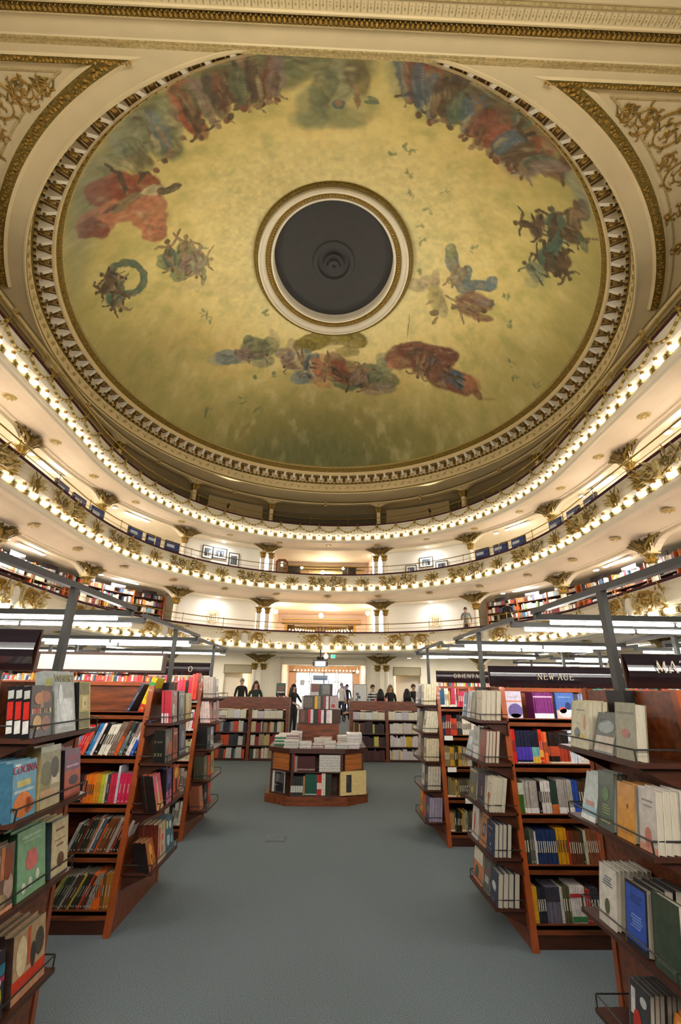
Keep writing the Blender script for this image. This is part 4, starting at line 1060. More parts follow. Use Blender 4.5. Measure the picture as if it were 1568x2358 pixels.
    # columns of the level under this balcony
    for i, s in enumerate(CS):
        twin = i in (4, 5)
        hgt = zs - .47 - zf
        key = (k, twin)
        if i in (0, 4):
            cmesh = column_meshes(hgt, twin)
        if i in (1, 4, 6) and (k, twin) not in _cc:
            _cc[(k, twin)] = column_meshes(hgt, twin)
        cmesh = _cc.get((k, twin)) or column_meshes(hgt, twin)
        _cc[(k, twin)] = cmesh
        side = 'left' if i < 5 else 'right'
        n_ = ['fifth', 'fourth', 'third', 'second', 'first', 'first', 'second', 'third', 'fourth', 'fifth'][i]
        where = {1: 'on the ground floor', 2: 'on the lowest balcony', 3: 'on the middle balcony'}[k]
        x, y, a = hs(s, 1.5)
        e = empty('twin_column' if twin else 'column', (x, y, zf), a, label='%s cream column %s, %s from the centre, %s side' % ('twin' if twin else 'single fluted', where, n_, side), cat='column', group='fluted columns under the balconies')
        for nm in ('shaft', 'capital'):
            link(nm, cmesh[nm], e)
        o = link('leaf_bracket', CAPF, e, (0, 0, hgt + .47))
# rear walls
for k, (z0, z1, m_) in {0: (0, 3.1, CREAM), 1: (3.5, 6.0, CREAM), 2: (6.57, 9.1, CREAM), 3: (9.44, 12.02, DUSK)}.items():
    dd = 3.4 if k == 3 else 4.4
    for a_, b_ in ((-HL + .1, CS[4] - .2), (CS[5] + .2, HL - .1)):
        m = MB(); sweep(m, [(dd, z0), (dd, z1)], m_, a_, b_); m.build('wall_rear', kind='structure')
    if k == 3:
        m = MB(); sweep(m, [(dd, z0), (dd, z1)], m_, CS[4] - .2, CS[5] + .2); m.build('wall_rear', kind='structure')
    if k in (1, 2):
        for a_, b_ in ((CS[3] + .5, CS[4] - .15), (CS[5] + .15, CS[6] - .5)):
            m = MB(); sweep(m, [(2.5, z0), (2.5, z1 - .02), (2.62, z1 - .02)], WHITE, a_, b_)
            sweep(m, [(2.5, z0), (2.47, z0), (2.47, z0 + .1), (2.5, z0 + .1)], CREAM, a_, b_)
            for q in (a_, b_):
                x, y, _ = hs(q, 2.5); x2, y2, _ = hs(q, 4.4)
                m.add([(x, y, z0), (x2, y2, z0), (x2, y2, z1), (x, y, z1)], [(0, 1, 2, 3)], CREAM)
            m.build('wall_partition', kind='structure')

# ------------------------------------------------------------------ top gallery arcade
ar = empty('trim_6', (0, 25.8, 10), kind='structure')
m = MB()
zt = 11.98
for s0, s1 in [(-HL + .2, CS[0])] + BAYS + [(CS[-1], HL - .2)]:
    L = s1 - s0; N_ = 30; vs = []
    for i in range(N_ + 1):
        u = i / N_; x_ = min(u, 1 - u) * L
        drop = .13 + .26 * max(0, 1 - max(0, x_ - .06) / .62) ** 2.4
        for d_, z_ in ((1.18, zt), (1.18, zt - .06), (1.22, zt - .08), (1.22, zt - drop), (1.42, zt - drop), (1.42, zt)):
            x, y, _ = hs(s0 + u * L, d_); vs.append((x, y, z_))
    m.add(vs, [(i * 6 + q, i * 6 + 6 + q, i * 6 + 7 + q, i * 6 + q + 1) for i in range(N_) for q in range(5)], CREAMY)
keep(m.build('arches', parent=ar))
m = MB()
sweep(m, [(1.15, zt), (1.13, zt - .03), (1.15, zt - .05)], OLDGOLD)
sweep(m, [(1.205, zt - .115), (1.19, zt - .13), (1.205, zt - .145)], PALEGOLD)
keep(m.build('gilded_lines', parent=ar))
m = MB()
zc = zt - .42
m.box(-.10, .10, -.10, .10, 9.44 - 9.44, zc - 9.44 - .30, CREAMY)
m.hexa([(-.10, -.1, zc - 9.44 - .3), (.10, -.1, zc - 9.44 - .3), (.1, .1, zc - 9.44 - .3), (-.1, .1, zc - 9.44 - .3)], [(-.17, -.13, zc - 9.44 + .04), (.17, -.13, zc - 9.44 + .04), (.17, .13, zc - 9.44 + .04), (-.17, .13, zc - 9.44 + .04)], OLDGOLD)
for sg in (-1, 1):
    leaf(m, (sg * .08, -.11, zc - 9.44 - .25), (sg * .4, -.1, 1), (0, -1, 0), .26, .1, GOLD, .3)
    m.tube([(0, -.13, zc - 9.44 + .05), (sg * .10, -.14, zc - 9.44 + .12), (sg * .28, -.13, zc - 9.44 + .24), (sg * .6, -.12, zc - 9.44 + .30)], .014, PALEGOLD, 4)
m.ball((0, -.13, zc - 9.44 + .22), .06, PALEGOLD, 8, 5, (1, .5, 1.3))
pil = m.mesh('pilaster')
m = MB(); m.box(-.07, .07, -.10, .02, -.16, .12, PALEGOLD); m.ball((0, -.11, -.03), .05, GOLD, 6, 4)
key = m.mesh('keystone')
for i, s in enumerate(CS):
    place(link('pilaster', pil), s, 1.3, 9.44, ar)
for s0, s1 in BAYS:
    place(link('keystone', key), (s0 + s1) / 2, 1.22, zt - .12, ar)
# flat dark sheets for the shade inside doorways, and tan panels, upper gallery
dn = 0
for i, (s0, s1) in enumerate(BAYS):
    c = (s0 + s1) / 2
    L = s1 - s0
    m = MB()
    if i in (3, 5):
        sg = 1 if i == 3 else -1
        sweep(m, [(3.35, 9.44), (3.35, 11.6)], DARK, *(sorted((s0 + .1, s0 + 1.2)) if i == 3 else sorted((s1 - 1.2, s1 - .1))))
        dn += 1
        m.build('door_%d' % (dn + 2), kind='structure')
        m = MB()
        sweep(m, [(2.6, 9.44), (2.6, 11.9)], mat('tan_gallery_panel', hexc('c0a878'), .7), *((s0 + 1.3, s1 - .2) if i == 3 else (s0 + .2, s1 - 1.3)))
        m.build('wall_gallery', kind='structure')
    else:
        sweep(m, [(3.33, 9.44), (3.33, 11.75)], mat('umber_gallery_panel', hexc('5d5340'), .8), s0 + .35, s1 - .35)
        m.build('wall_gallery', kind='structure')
m = MB()
sweep(m, [(2.0, 9.46), (2.0, 10.15), (2.3, 10.15), (2.3, 9.46)], mat('sound_desk_cover', hexc('24231f'), .8), -1.5, 1.6, cap=True)
m.build('lighting_desk', label='long black covered control desk behind the rail of the dark top gallery', cat='desk')

# ================================================================== ROOMS BEHIND THE CENTRE BAYS
def lamp(name, loc, rz, size, m, label, parent_cat='lamp', group='ceiling lamps under the balconies', rnd=False):
    e = empty(name, loc, rz, label=label, cat='lamp', group=group)
    bm = MB(); 
    if rnd:
        bm.lathe([(.001, 0), (size * 1.25, 0), (size * 1.25, -.03), (size * 1.05, -.05)], WHITE, 14); bm.build('housing', e)
        bm = MB(); bm.lathe([(size * 1.05, -.045), (size * .6, -.055), (.001, -.06)], m, 14); bm.build('lens', e)
    else:
        bm.box(-size / 2, size / 2, -.09, .09, -.03, 0, WHITE); bm.build('housing', e)
        bm = MB(); bm.box(-size / 2 + .03, size / 2 - .03, -.06, .06, -.045, -.03, m); bm.build('lens', e)
    return e
# 2 = middle balcony floor, 1 = lowest balcony, 0 = ground
BAYW = {0: 40, 1: 45, 2: 45}
def bay_light(x, y, z, a, p, sz=1.6):
    o = area('bay_lamp_light', (x, y, z), (x, y, z - 1), sz, p, (1.0, .95, .89), .5)
    o.rotation_euler = (0, 0, a)
    l = bpy.data.lights.new('bay_lamp_glow', 'POINT'); l.energy = p * .26; l.color = (1.0, .95, .9); l.shadow_soft_size = .12
    q = bpy.data.objects.new('bay_lamp_glow', l); col.objects.link(q); q.location = (x, y, z - .16)
LV = {0: (0, 3.05), 1: (3.5, 5.97), 2: (6.57, 9.08)}
STRIP = mat('cove_tube_glass', (1, 1, 1), .3, emit=(1, .95, .86), estr=26)
FOY = mat('foyer_lamp_glass', (1, 1, 1), .3, emit=(1, .86, .62), estr=24)
lvname = {0: 'ground floor', 1: 'lowest balcony', 2: 'middle balcony'}
for lv, (zf, zc) in LV.items():
    for i, (s0, s1) in enumerate(BAYS):
        if i == 4: continue
        side = 'left' if i < 4 else 'right'
        c = (s0 + s1) / 2
        nth = ['fourth', 'third', 'second', 'first', '', 'first', 'second', 'third', 'fourth'][i]
        if i in (3, 5) and lv > 0:
            x, y, a = hs(c, 1.9)
            bay_light(x, y, zc - .12, a, BAYW[lv] * .22, .6)
            lamp('downlight', (x, y, zc - .03), a, .11, SPOT, 'round downlight above the white curved wall %s of centre, %s' % (side, lvname[lv]), rnd=True)
            continue
        x, y, a = hs(c, 1.95)
        bay_light(x, y, zc - .12, a, BAYW[lv])
        lamp('strip_light', (x, y, zc - .05), a, 1.5, STRIP, 'strip light in the %s bay %s of centre, %s' % (nth, side, lvname[lv]))
        x, y, a = hs(c - 1.1, 2.0)
        lamp('downlight', (x, y, zc - .03), a, .10, SPOT, 'round downlight in the %s bay %s of centre, %s' % (nth, side, lvname[lv]), rnd=True)

def room(name, x0, x1, y0, y1, z0, z1, m, ceil=None):
    b = MB()
    b.add([(x0, y0, z0), (x0, y1, z0), (x0, y1, z1), (x0, y0, z1)], [(0, 1, 2, 3)], m)
    b.add([(x1, y0, z0), (x1, y1, z0), (x1, y1, z1), (x1, y0, z1)], [(0, 1, 2, 3)], m)
    b.add([(x0, y0, z1), (x1, y0, z1), (x1, y1, z1), (x0, y1, z1)], [(0, 1, 2, 3)], ceil or m)
    b.add([(x0, y0, z0), (x1, y0, z0), (x1, y1, z0), (x0, y1, z0)], [(0, 1, 2, 3)], m if z0 > 0 else CARPET)
    return b.build(name, kind='structure')
GOLDW = mat('golden_foyer_paint', hexc('d6a55a'), .6, var=.08, vscale=2)
# middle balcony foyer
def glow(x, y, z, p, c=(1.0, .88, .74)):  # point fills added to brighten the foyers, hall and corridors
    l = bpy.data.lights.new('foyer_fill_point', 'POINT'); l.energy = p; l.color = c; l.shadow_soft_size = .15
    q = bpy.data.objects.new('foyer_fill_point', l); col.objects.link(q); q.location = (x, y, z)
glow(0, 29, 8.0, 70); glow(0, 28.6, 5.2, 60); glow(-2.6, 27.2, 5.0, 25); glow(2.6, 27.2, 5.0, 25); glow(0, 32.8, 4.9, 20, (1, .75, .4)); glow(2.7, 27.4, 8.6, 18)
glow(-1.2, 30, 2.4, 45); glow(1.2, 30, 2.4, 45); glow(-5, 29, 2.3, 40); glow(4.7, 29, 2.3, 40)
room('wall_foyer', -3.25, 2.65, 26.6, 29.5, 6.56, 9.1, PEACH)
b = MB(); b.box(-3.25, 2.65, 29.4, 29.5, 6.5, 9.1, PEACH)
for z, d_ in ((8.85, .10), (8.62, .2), (8.42, .3)):
    b.box(-3.2 + d_, 2.6 - d_, 29.4 - d_ * 1.5, 29.4, z, z + .06, PALEGOLD)
b.box(-1.5, .9, 29.3, 29.4, 8.1, 8.3, GOLDW); b.box(-2.6, 2.0, 29.25, 29.4, 8.0, 8.05, OLDGOLD)
b.build('wall_foyer', kind='structure')
for x0, x1 in ((-2.55, -1.72), (.9, 1.72)):
    b = MB(); b.box(x0, x1, 27.5, 27.9, 6.57, 8.33, DARK); b.box(x0 - .04, x1 + .04, 27.46, 27.94, 8.33, 8.38, WOODD)
    b.build('door_%d' % (5 + (x0 > 0)), kind='structure')
def globe(x, y, z, r, label, E_=FOY, drop=.25):
    e = empty('pendant_lamp', (x, y, z), label=label, cat='lamp', group='small foyer lamps')
    b = MB(); b.ball((0, 0, 0), r, E_, 10, 7); b.build('globe', e, smooth=True)
    b = MB(); b.tube([(0, 0, r * .9), (0, 0, drop)], .012, BRASS, 5); b.lathe([(r * .5, r * .8), (r * .7, r), (.02, r * 1.2)], BRASS, 8); b.build('stem', e)
globe(-.33, 28.4, 8.22, .13, 'bright globe lamp in the middle of the middle balcony foyer')
globe(-1.6, 27.2, 8.22, .08, 'left small globe lamp in the middle balcony foyer')
globe(.92, 27.2, 8.22, .08, 'right small globe lamp in the middle balcony foyer')
# glass vitrine and plant in the middle balcony foyer
e = empty('glass_vitrine', (-2.75, 26.6, 6.57), label='lit glass vitrine with a wooden roof on the middle balcony', cat='vitrine')
b = MB(); b.box(-.32, .32, -.3, .3, 0, .9, WOOD); b.build('base', e)
b = MB()
for sx in (-.3, .3):
    for sy in (-.28, .28): b.box(sx - .02, sx + .02, sy - .02, sy + .02, .9, 1.75, WOOD)
b.build('frame', e)
GLASS = bpy.data.materials.new('clear_glass'); GLASS.use_nodes = True
_b = GLASS.node_tree.nodes['Principled BSDF']; _b.inputs['Transmission Weight'].default_value = 1; _b.inputs['Roughness'].default_value = .02; _b.inputs['IOR'].default_value = 1.1
b = MB(); b.box(-.29, .29, -.27, .27, .92, 1.73, GLASS); b.build('glass', e)
b = MB(); b.hexa([(-.36, -.34, 1.75), (.36, -.34, 1.75), (.36, .34, 1.75), (-.36, .34, 1.75)], [(-.2, -.2, 1.95), (.2, -.2, 1.95), (.2, .2, 1.95), (-.2, .2, 1.95)], WOOD); b.build('roof', e)
b = MB(); b.ball((0, 0, 1.62), .07, FOY, 8, 5); b.build('lamp_globe', e)
e = empty('potted_plant', (1.55, 26.3, 6.57), label='bushy dark green potted plant behind the rail of the middle balcony', cat='plant')
b = MB(); b.lathe([(.001, 0), (.16, 0), (.22, .4), (.2, .4), (.001, .36)], WOODD, 12); b.build('pot', e)
rr = random.Random(2); b = MB()
LEAFG = mat('plant_leaf', hexc('35402a'), .5)
for k in range(90):
    a = rr.uniform(0, 2 * PI); q = rr.uniform(.2, 1)
    leaf(b, (.1 * math.cos(a), .1 * math.sin(a), .4 + q * .45), (math.cos(a), math.sin(a), .5), (0, 0, 1), rr.uniform(.2, .45), .08, LEAFG, -.2)
b.build('foliage', e, kind='stuff')

# lowest balcony foyer
room('wall_foyer', -3.25, 2.65, 26.6, 31.5, 3.49, 5.98, PEACH)
b = MB()
b.box(-3.25, -2.65, 31.3, 31.5, 3.5, 6, PEACH); b.box(1.85, 2.65, 31.3, 31.5, 3.5, 6, PEACH); b.box(-2.65, 1.85, 31.3, 31.5, 5.32, 6, PEACH)
for z, d_, mm in ((5.62, .3, PALEGOLD), (5.46, .2, GOLDW), (5.33, .14, OLDGOLD)):
    b.box(-3.0, 2.3, 31.3 - d_, 31.3, z, z + .07, mm)
for x in (-2.7, 1.85): b.box(x - .06, x + .06, 31.2, 31.3, 3.5, 5.4, GOLD)
b.build('wall_foyer', kind='structure')
BRN = mat('brown_gilt_backdrop', hexc('8a6a38'), .6, .2, var=.3, vscale=3)
b = MB(); b.box(-2.9, 2.1, 35, 35.1, 3.5, 5.5, BRN)
for z in (4.75, 4.92, 5.09, 5.3): b.box(-2.85, 2.05, 34.9, 35, z, z + .05, PALEGOLD)
b.build('wall_foyer', kind='structure')
room('wall_foyer', -2.9, 2.1, 31.5, 35, 3.49, 5.5, BRN)
for sg, x_, nm in ((-1, -3.0, 'left'), (1, 2.4, 'right')):
    globe(x_, 27.2, 5.55, .12, '%s wall globe lamp lighting the peach jamb of the lowest balcony foyer' % nm)
globe(-.35, 27.6, 5.42, .14, 'bright globe lamp in the middle of the lowest balcony foyer', drop=.35)
ROWB = MB()
for i in range(21):
    x = -2.25 + i * 3.75 / 20; u = (x + .4) / 1.9
    ROWB.ball((x, 34.0, 5.16 + .16 * u * u), .04, FOY, 7, 5); ROWB.box(x - .1, x + .1, 34.0, 34.03, 5.24 + .16 * u * u, 5.26 + .16 * u * u, PALEGOLD)
ROWB.build('bulb_garland', label='curved row of tiny bulbs at the back of the lowest balcony foyer', cat='lamps', kind='stuff')
for sg in (-1, 1):
    for q in range(4):
        globe(-.38 + sg * (1.4 + q * .22), 31.0, 4.86 + q * .025, .04, '%s candle bulb from the middle, %s group low in the lowest balcony foyer' % (('first', 'second', 'third', 'fourth')[q], 'left' if sg < 0 else 'right'), drop=.1)
b = MB(); b.box(-.65, -.05, 25.9, 26.3, 3.5, 4.35, WOOD); 
for q in range(9): b.box(-.63 + q * .063, -.58 + q * .063, 25.95, 26.1, 4.35, 4.35 + .12 + .05 * (q % 3), [H('b03a20'), H('d8b030'), H('2a3858')][q % 3])
b.build('leaflet_stand', label='low wooden stand of coloured leaflets behind the rail of the lowest balcony', cat='stand')

# ground floor back wall, hall and entrance
b = MB()
Yw = 27.4
for x0, x1, z0, z1 in [(-14, -5.7, 0, 3.1), (-5.7, -4.2, 2.55, 3.1), (-4.2, -2.5, 0, 3.1), (-2.5, 2.3, 2.62, 3.1), (2.3, 3.9, 0, 3.1), (3.9, 5.4, 2.55, 3.1), (5.4, 14, 0, 3.1)]:
    b.box(x0, x1, Yw, Yw + .2, z0, z1, CREAM)
b.build('wall_back', kind='structure')
for x0, x1, nm in ((-5.7, -4.2, 'window_1'), (3.9, 5.4, 'window_2')):      # grilled transoms over the side doors
    b = MB(); b.box(x0, x1, Yw - .05, Yw + .03, 2.12, 2.55, mat('transom_grey', hexc('b3aa90'), .6))
    for q in range(24): b.box(x0 + .04 + q * .061, x0 + .05 + q * .061, Yw - .06, Yw - .05, 2.16, 2.50, OLDGOLD)
    for z in (2.10, 2.53): b.box(x0 - .03, x1 + .03, Yw - .09, Yw - .05, z, z + .04, OLDGOLD)
    for x in (x0 - .03, x1): b.box(x, x + .03, Yw - .09, Yw - .05, 2.1, 2.57, OLDGOLD)
    b.build(nm, kind='structure')
ORW = mat('orange_hall_paint', hexc('e8bf98'), .6, var=.05, vscale=1)
room('wall_hall', -2.5, 2.3, Yw, 33.5, 0, 2.75, ORW, CREAM)
for x0, x1 in ((-6.0, -4.0), (3.7, 5.7)):
    room('wall_corridor', x0, x1, Yw + .2, 31, 0, 2.6, PEACH, CREAM)
    b = MB(); b.box(x0, x1, 31, 31.1, 0, 2.6, WHITE)
    b.box(x0 + .25, x0 + .6, 30.9, 31, 0, 2.1, ORW); b.box(x0 + 1.1, x0 + 1.35, 30.9, 31, 0, 2.3, ORW)
    b.build('wall_corridor', kind='structure')
for x, nm in ((-5.0, 'left'), (4.7, 'right')):
    lamp('strip_light', (x, 29, 2.58), 0, 1.2, STRIP, 'strip light in the peach side corridor %s of the entrance hall' % nm)
for i in range(18):
    globe(-2.0 + i * .225, 31.2, 2.42, .035, '%s frosted bulb from the left in the straight row on the hall ceiling' % ('first second third fourth fifth sixth seventh eighth ninth tenth eleventh twelfth thirteenth fourteenth fifteenth sixteenth seventeenth eighteenth'.split()[i]), drop=.3)
globe(2.0, 30.2, 2.35, .09, 'larger globe lamp at the right end of the hall bulb row', drop=.3)
# pilasters beside the opening
for x in (-3.0, 2.75):
    b = MB()
    b.box(x - .42, x + .42, Yw - .12, Yw, 0, 3.05, CREAM)
    for q in (-.34, -.24, .2, .3): b.box(x + q, x + q + .03, Yw - .14, Yw - .12, .2, 2.9, IVORY)
    b.build('trim_7' if x < 0 else 'trim_8', kind='structure')
# entrance windows with daylight behind
FR = mat('white_window_frame', hexc('dcdcd8'), .5)
b = MB()
b.box(-2.5, 2.3, 33.4, 33.5, 2.35, 2.75, ORW); b.box(-2.5, -2.05, 33.4, 33.5, 0, 2.4, ORW); b.box(1.9, 2.3, 33.4, 33.5, 0, 2.4, ORW)
b.build('wall_entrance', kind='structure')
for n_, (x0, x1) in enumerate([(-2.05, -1.05), (-1.0, -.1), (-.1, .75), (.85, 1.9)]):
    e = empty('window_%d' % (n_ + 3), ((x0 + x1) / 2, 33.4, 0), kind='structure')
    b = MB()
    hw = (x1 - x0) / 2
    for a, c in ((-hw, -hw + .06), (hw - .06, hw)): b.box(a, c, -.03, .05, 0, 2.35, FR)
    b.box(-hw, hw, -.03, .05, 2.29, 2.35, FR); b.box(-hw, hw, -.03, .05, 0, .12, FR); b.box(-hw, hw, -.03, .05, 1.72, 1.77, FR)
    b.build('window_frame', e)
    b = MB(); b.box(-hw + .06, hw - .06, -.002, .004, .12, 2.29, GLASS); b.build('pane', e)
b = MB(); b.box(-.85, .15, 33.25, 33.3, 1.83, 2.16, mat('blue_banner_cloth', hexc('7f97b8'), .6)); 
bo = b.build('entrance_banner', label='pale blue hanging banner with lettering inside the entrance windows', cat='banner')
def text(s_, size, m, parent, loc, rot=(PI / 2, 0, 0), name='lettering', depth=.001, align='CENTER'):
    c = bpy.data.curves.new(name, 'FONT'); c.body = s_; c.size = size; c.extrude = depth; c.align_x = align; c.align_y = 'CENTER'; c.resolution_u = 2
    t = bpy.data.objects.new(name, c)
    me = bpy.data.meshes.new_from_object(t); bpy.data.objects.remove(t)
    me.materials.clear(); me.materials.append(m)
    o = link(name, me, parent, loc); o.rotation_euler = rot
    return o
b = MB()
for q in range(9): b.box(-.78 + q * .1, -.71 + q * .1, 33.24, 33.25, 1.88, 1.96, H('33528f'))
b.build('lettering', bo)
b = MB(); b.box(-1.72, -1.42, 33.28, 33.3, 1.5, 1.85, H('a9b7c9')); b.build('door_notice', label='small blue grey notice taped to the left entrance window', cat='notice')
b = MB(); b.box(.2, .24, 33.1, 33.15, .1, 1.95, H('3b4dbe')); b.box(1.15, 1.45, 33.1, 33.2, .1, 1.5, H('4f68c8')); b.build('blue_standee', label='tall narrow blue standee in the right entrance window', cat='standee')

# spotlights added on the top gallery to brighten the painted dome
for s_ in (-13.5, -5.5, 5.5, 13.5):
    x, y, a = hs(s_, .75)
    e = empty('added_gallery_spot', (x, y, 10.75), label='small black spotlight added to brighten the dome, %s %s of the top gallery' % ('side' if abs(s_) > 10 else 'back', 'left' if s_ < 0 else 'right'), cat='spotlight')
    d_ = Vector((0 - x, 10.5 - y, 17.0 - 10.75)); R_ = d_.to_track_quat('-Z', 'Y').to_matrix().to_4x4()
    b = MB(); b.lathe([(.001, .12), (.05, .12), (.07, .0), (.075, -.10)], BLACKM, 12); b.v = [tuple(R_ @ Vector(p)) for p in b.v]; b.build('can', e)
    b = MB(); b.tube([(0, 0, 0), (0, 0, -1.3)], .012, BLACKM, 5); b.build('stand', e)
    l = bpy.data.lights.new('added_spot_beam', 'SPOT'); l.energy = 500; l.color = (1.0, .89, .66); l.spot_size = math.radians(95); l.spot_blend = 1.0; l.shadow_soft_size = .05
    q = bpy.data.objects.new('added_spot_beam', l); col.objects.link(q); q.location = Vector((x, y, 10.75)) + d_.normalized() * .13; q.rotation_euler = R_.to_euler()

# exit sign, round emergency lamp and ceiling projector at the lowest balcony front
b = MB(); b.box(.28, .46, 24.35, 24.40, 2.86, 3.0, mat('exit_sign_green', hexc('1fae6c'), .4, emit=hexc('35d98d'), estr=1.2)); b.box(.26, .48, 24.37, 24.42, 2.84, 3.02, WHITE)
b.build('exit_sign', label='small lit green exit sign under the lowest balcony at the centre', cat='sign')
b = MB(); b.ball((0, 24.3, 2.93), .11, FOY, 10, 7); b.lathe([(.05, 3.03), (.09, 3.08), (.09, 3.12)], BRASS, 10, (0, 24.3, 0)); b.build('globe_lamp', label='round white globe lamp beside the green exit sign', cat='lamp')
e = empty('stage_spotlight', (-.25, 22.0, 2.5), label='black stage spotlight with silver lens box hanging before the entrance hall', cat='spotlight')
b = MB(); b.box(-.28, .28, -.2, .2, -.18, .10, mat('projector_grey', hexc('8d9094'), .35, .6)); b.box(-.22, .22, -.24, -.2, -.14, .06, mat('lens_silver', hexc('c9ced2'), .2, .8)); b.build('body', e)
b = MB(); b.box(-.34, -.28, -.15, .15, -.12, .06, BLACKM); b.box(.28, .34, -.15, .15, -.12, .06, BLACKM); b.box(-.34, .34, -.05, .05, .10, .14, BLACKM)
b.tube([(0, 0, .12), (0, 0, .6)], .03, BLACKM, 6); b.ball((-.1, 0, .22), .08, BLACKM, 7, 5); b.ball((.1, 0, .22), .07, BLACKM, 7, 5); b.build('yoke', e)

# ------------------------------------------------------------------ curved wall bookcases with their books
BCOL = [hexc(h) for h in ('d9d2c4', 'c8bfae', 'e8e2d6', '8a3a2c', 'b65a3a', '2e3a52', '4a6a86', '6d7f58', 'a39a86', 'cfc7b4', '3a3632', 'e0a050', 'bfc8d0', '9c8060', 'f0ece0', '7a2a30', '54606a', 'e6d8b8', 'd4512c', '88a8b8')]
rr = random.Random(11)
def brow(mb, s0, s1, d, z, hmax, fill=.92):
    s = s0
    while s < s1 - .05:
        if rr.random() > fill:
            s += rr.uniform(.08, .3); continue
        c = rr.choice(BCOL); n = rr.choice((1, 1, 2, 3, 4)); w_ = rr.uniform(.022, .05); h_ = hmax * rr.uniform(.62, .95)
        for k in range(n):
            if s > s1 - .05: break
            x, y, a = hs(s, d)
            mb.box(0, w_ * .94, -.07, .07, 0, h_, cm(c), Matrix.Translation((x, y, z)) @ Matrix.Rotation(a, 4, 'Z'))
            s += w_
    return mb
BK1 = MB()
wl = 0
for lv, rows, dd in ((1, 6, 2.45), (0, 6, 3.0)):
    zf = LV[lv][0]
    for i, (s0, s1) in enumerate(BAYS):
        if i in (3, 4, 5): continue
        side = 'left' if i < 4 else 'right'
        a_, b_ = s0 + .12, s1 - .12
        ptop = zf + 2.14
        xm, ym, am = hs((a_ + b_) / 2, dd)
        e = empty('curved_bookcase', (xm, ym, zf), label='curved wooden bookcase on the %s, %s bay %s of centre' % (lvname[lv], ['fourth', 'third', 'second', 'first', '', 'first', 'second', 'third', 'fourth'][i], side), cat='bookcase')
        m = MB(); sweep(m, [(dd + .1, zf), (dd + .1, ptop + .05)], WOODD, a_, b_); keep(m.build('back_panel', e))
        for r_ in range(rows):
            z = zf + .12 + r_ * .36
            m = MB(); sweep(m, [(dd - .16, z - .03), (dd - .16, z), (dd + .1, z)], WOODD, a_, b_, cap=False); keep(m.build('shelf', e))
            if r_ < rows:
                brow(BK1, a_ + .03, b_ - .03, dd - .05, z, .30 if r_ < rows - 1 else .22)
        n = max(1, int((b_ - a_) / 1.15))
        for q in range(n + 1):
            x, y, a = hs(a_ + (b_ - a_) * q / n, dd)
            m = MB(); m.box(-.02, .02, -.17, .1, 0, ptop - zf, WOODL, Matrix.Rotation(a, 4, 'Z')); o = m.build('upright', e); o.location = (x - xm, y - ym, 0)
        if lv == 1:      # black subject boards on top
            for q in range(n):
                x, y, a = hs(a_ + (b_ - a_) * (q + .5) / n, dd)
                m = MB(); m.box(-.4, .4, -.10, -.07, 2.10, 2.28, SIGN, Matrix.Rotation(a, 4, 'Z')); o = m.build('subject_board', e); o.location = (x - xm, y - ym, 0)

# middle balcony: blue display boards and framed photographs
nb_ = 0
for i, (s0, s1) in enumerate(BAYS):
    if i in (2, 6, 1, 7):
        n = 3
        for q in range(n):
            c = s0 + .6 + (s1 - s0 - 1.2) * (q + .5) / n
            x, y, a = hs(c, .62)
            e = empty('display_board', (x, y, 6.57), a, label='blue video display rack on the middle balcony, %s of three, %s %s bay' % (('first', 'second', 'third')[q], 'far' if i in (2, 6) else 'near', 'left' if i < 4 else 'right'), cat='display rack')
            hh = 1.36
            m = MB(); m.box(-.42, .42, 0, .08, 0, hh, BLACKM); m.build('frame', e)
            m = MB(); m.box(-.38, .38, -.015, 0, hh - .42, hh - .04, H('27418c')); m.box(-.34, .1, -.02, -.015, hh - .30, hh - .16, H('d8e4f4')); m.build('header_panel', e)
            for r_ in range(2):
                for z in range(5):
                    m = MB(); m.box(-.37 + z * .15, -.25 + z * .15, -.03, 0, .15 + r_ * .32, .40 + r_ * .32, H(['e8ecf4', '31508e', '98a8c0', '222a3c', 'c8d4e8'][(z + r_ * 2 + q) % 5])); m.build('case', e)
def picture(px_s, d, z, w_, h_, label, rc):
    x, y, a = hs(px_s, d)
    e = empty('framed_photograph', (x, y, z), a, label=label, cat='picture', group='framed photographs on the white walls')
    m = MB(); t = .035
    for q in ((-w_ / 2, w_ / 2, h_ / 2 - t, h_ / 2), (-w_ / 2, w_ / 2, -h_ / 2, -h_ / 2 + t), (-w_ / 2, -w_ / 2 + t, -h_ / 2, h_ / 2), (w_ / 2 - t, w_ / 2, -h_ / 2, h_ / 2)): m.box(q[0], q[1], -.04, 0, q[2], q[3], BLACKM)
    m.build('frame', e)
    m = MB(); m.box(-w_ / 2 + t, w_ / 2 - t, -.015, 0, -h_ / 2 + t, h_ / 2 - t, WHITE); m.build('mat_board', e)
    m = MB(); iw, ih = w_ * .30, h_ * .30
    m.box(-iw, iw, -.02, -.015, -ih, ih, H('5d6a78'))
    for k in range(7):
        x_ = rc.uniform(-iw * .8, iw * .6); m.box(x_, x_ + iw * .35, -.022, -.02, -ih, rc.uniform(-ih * .2, ih * .8), H(['20242a', 'a8b4c0', '38424e', 'dfe5ea'][k % 4]))
    m.build('print', e)
rc = random.Random(4)
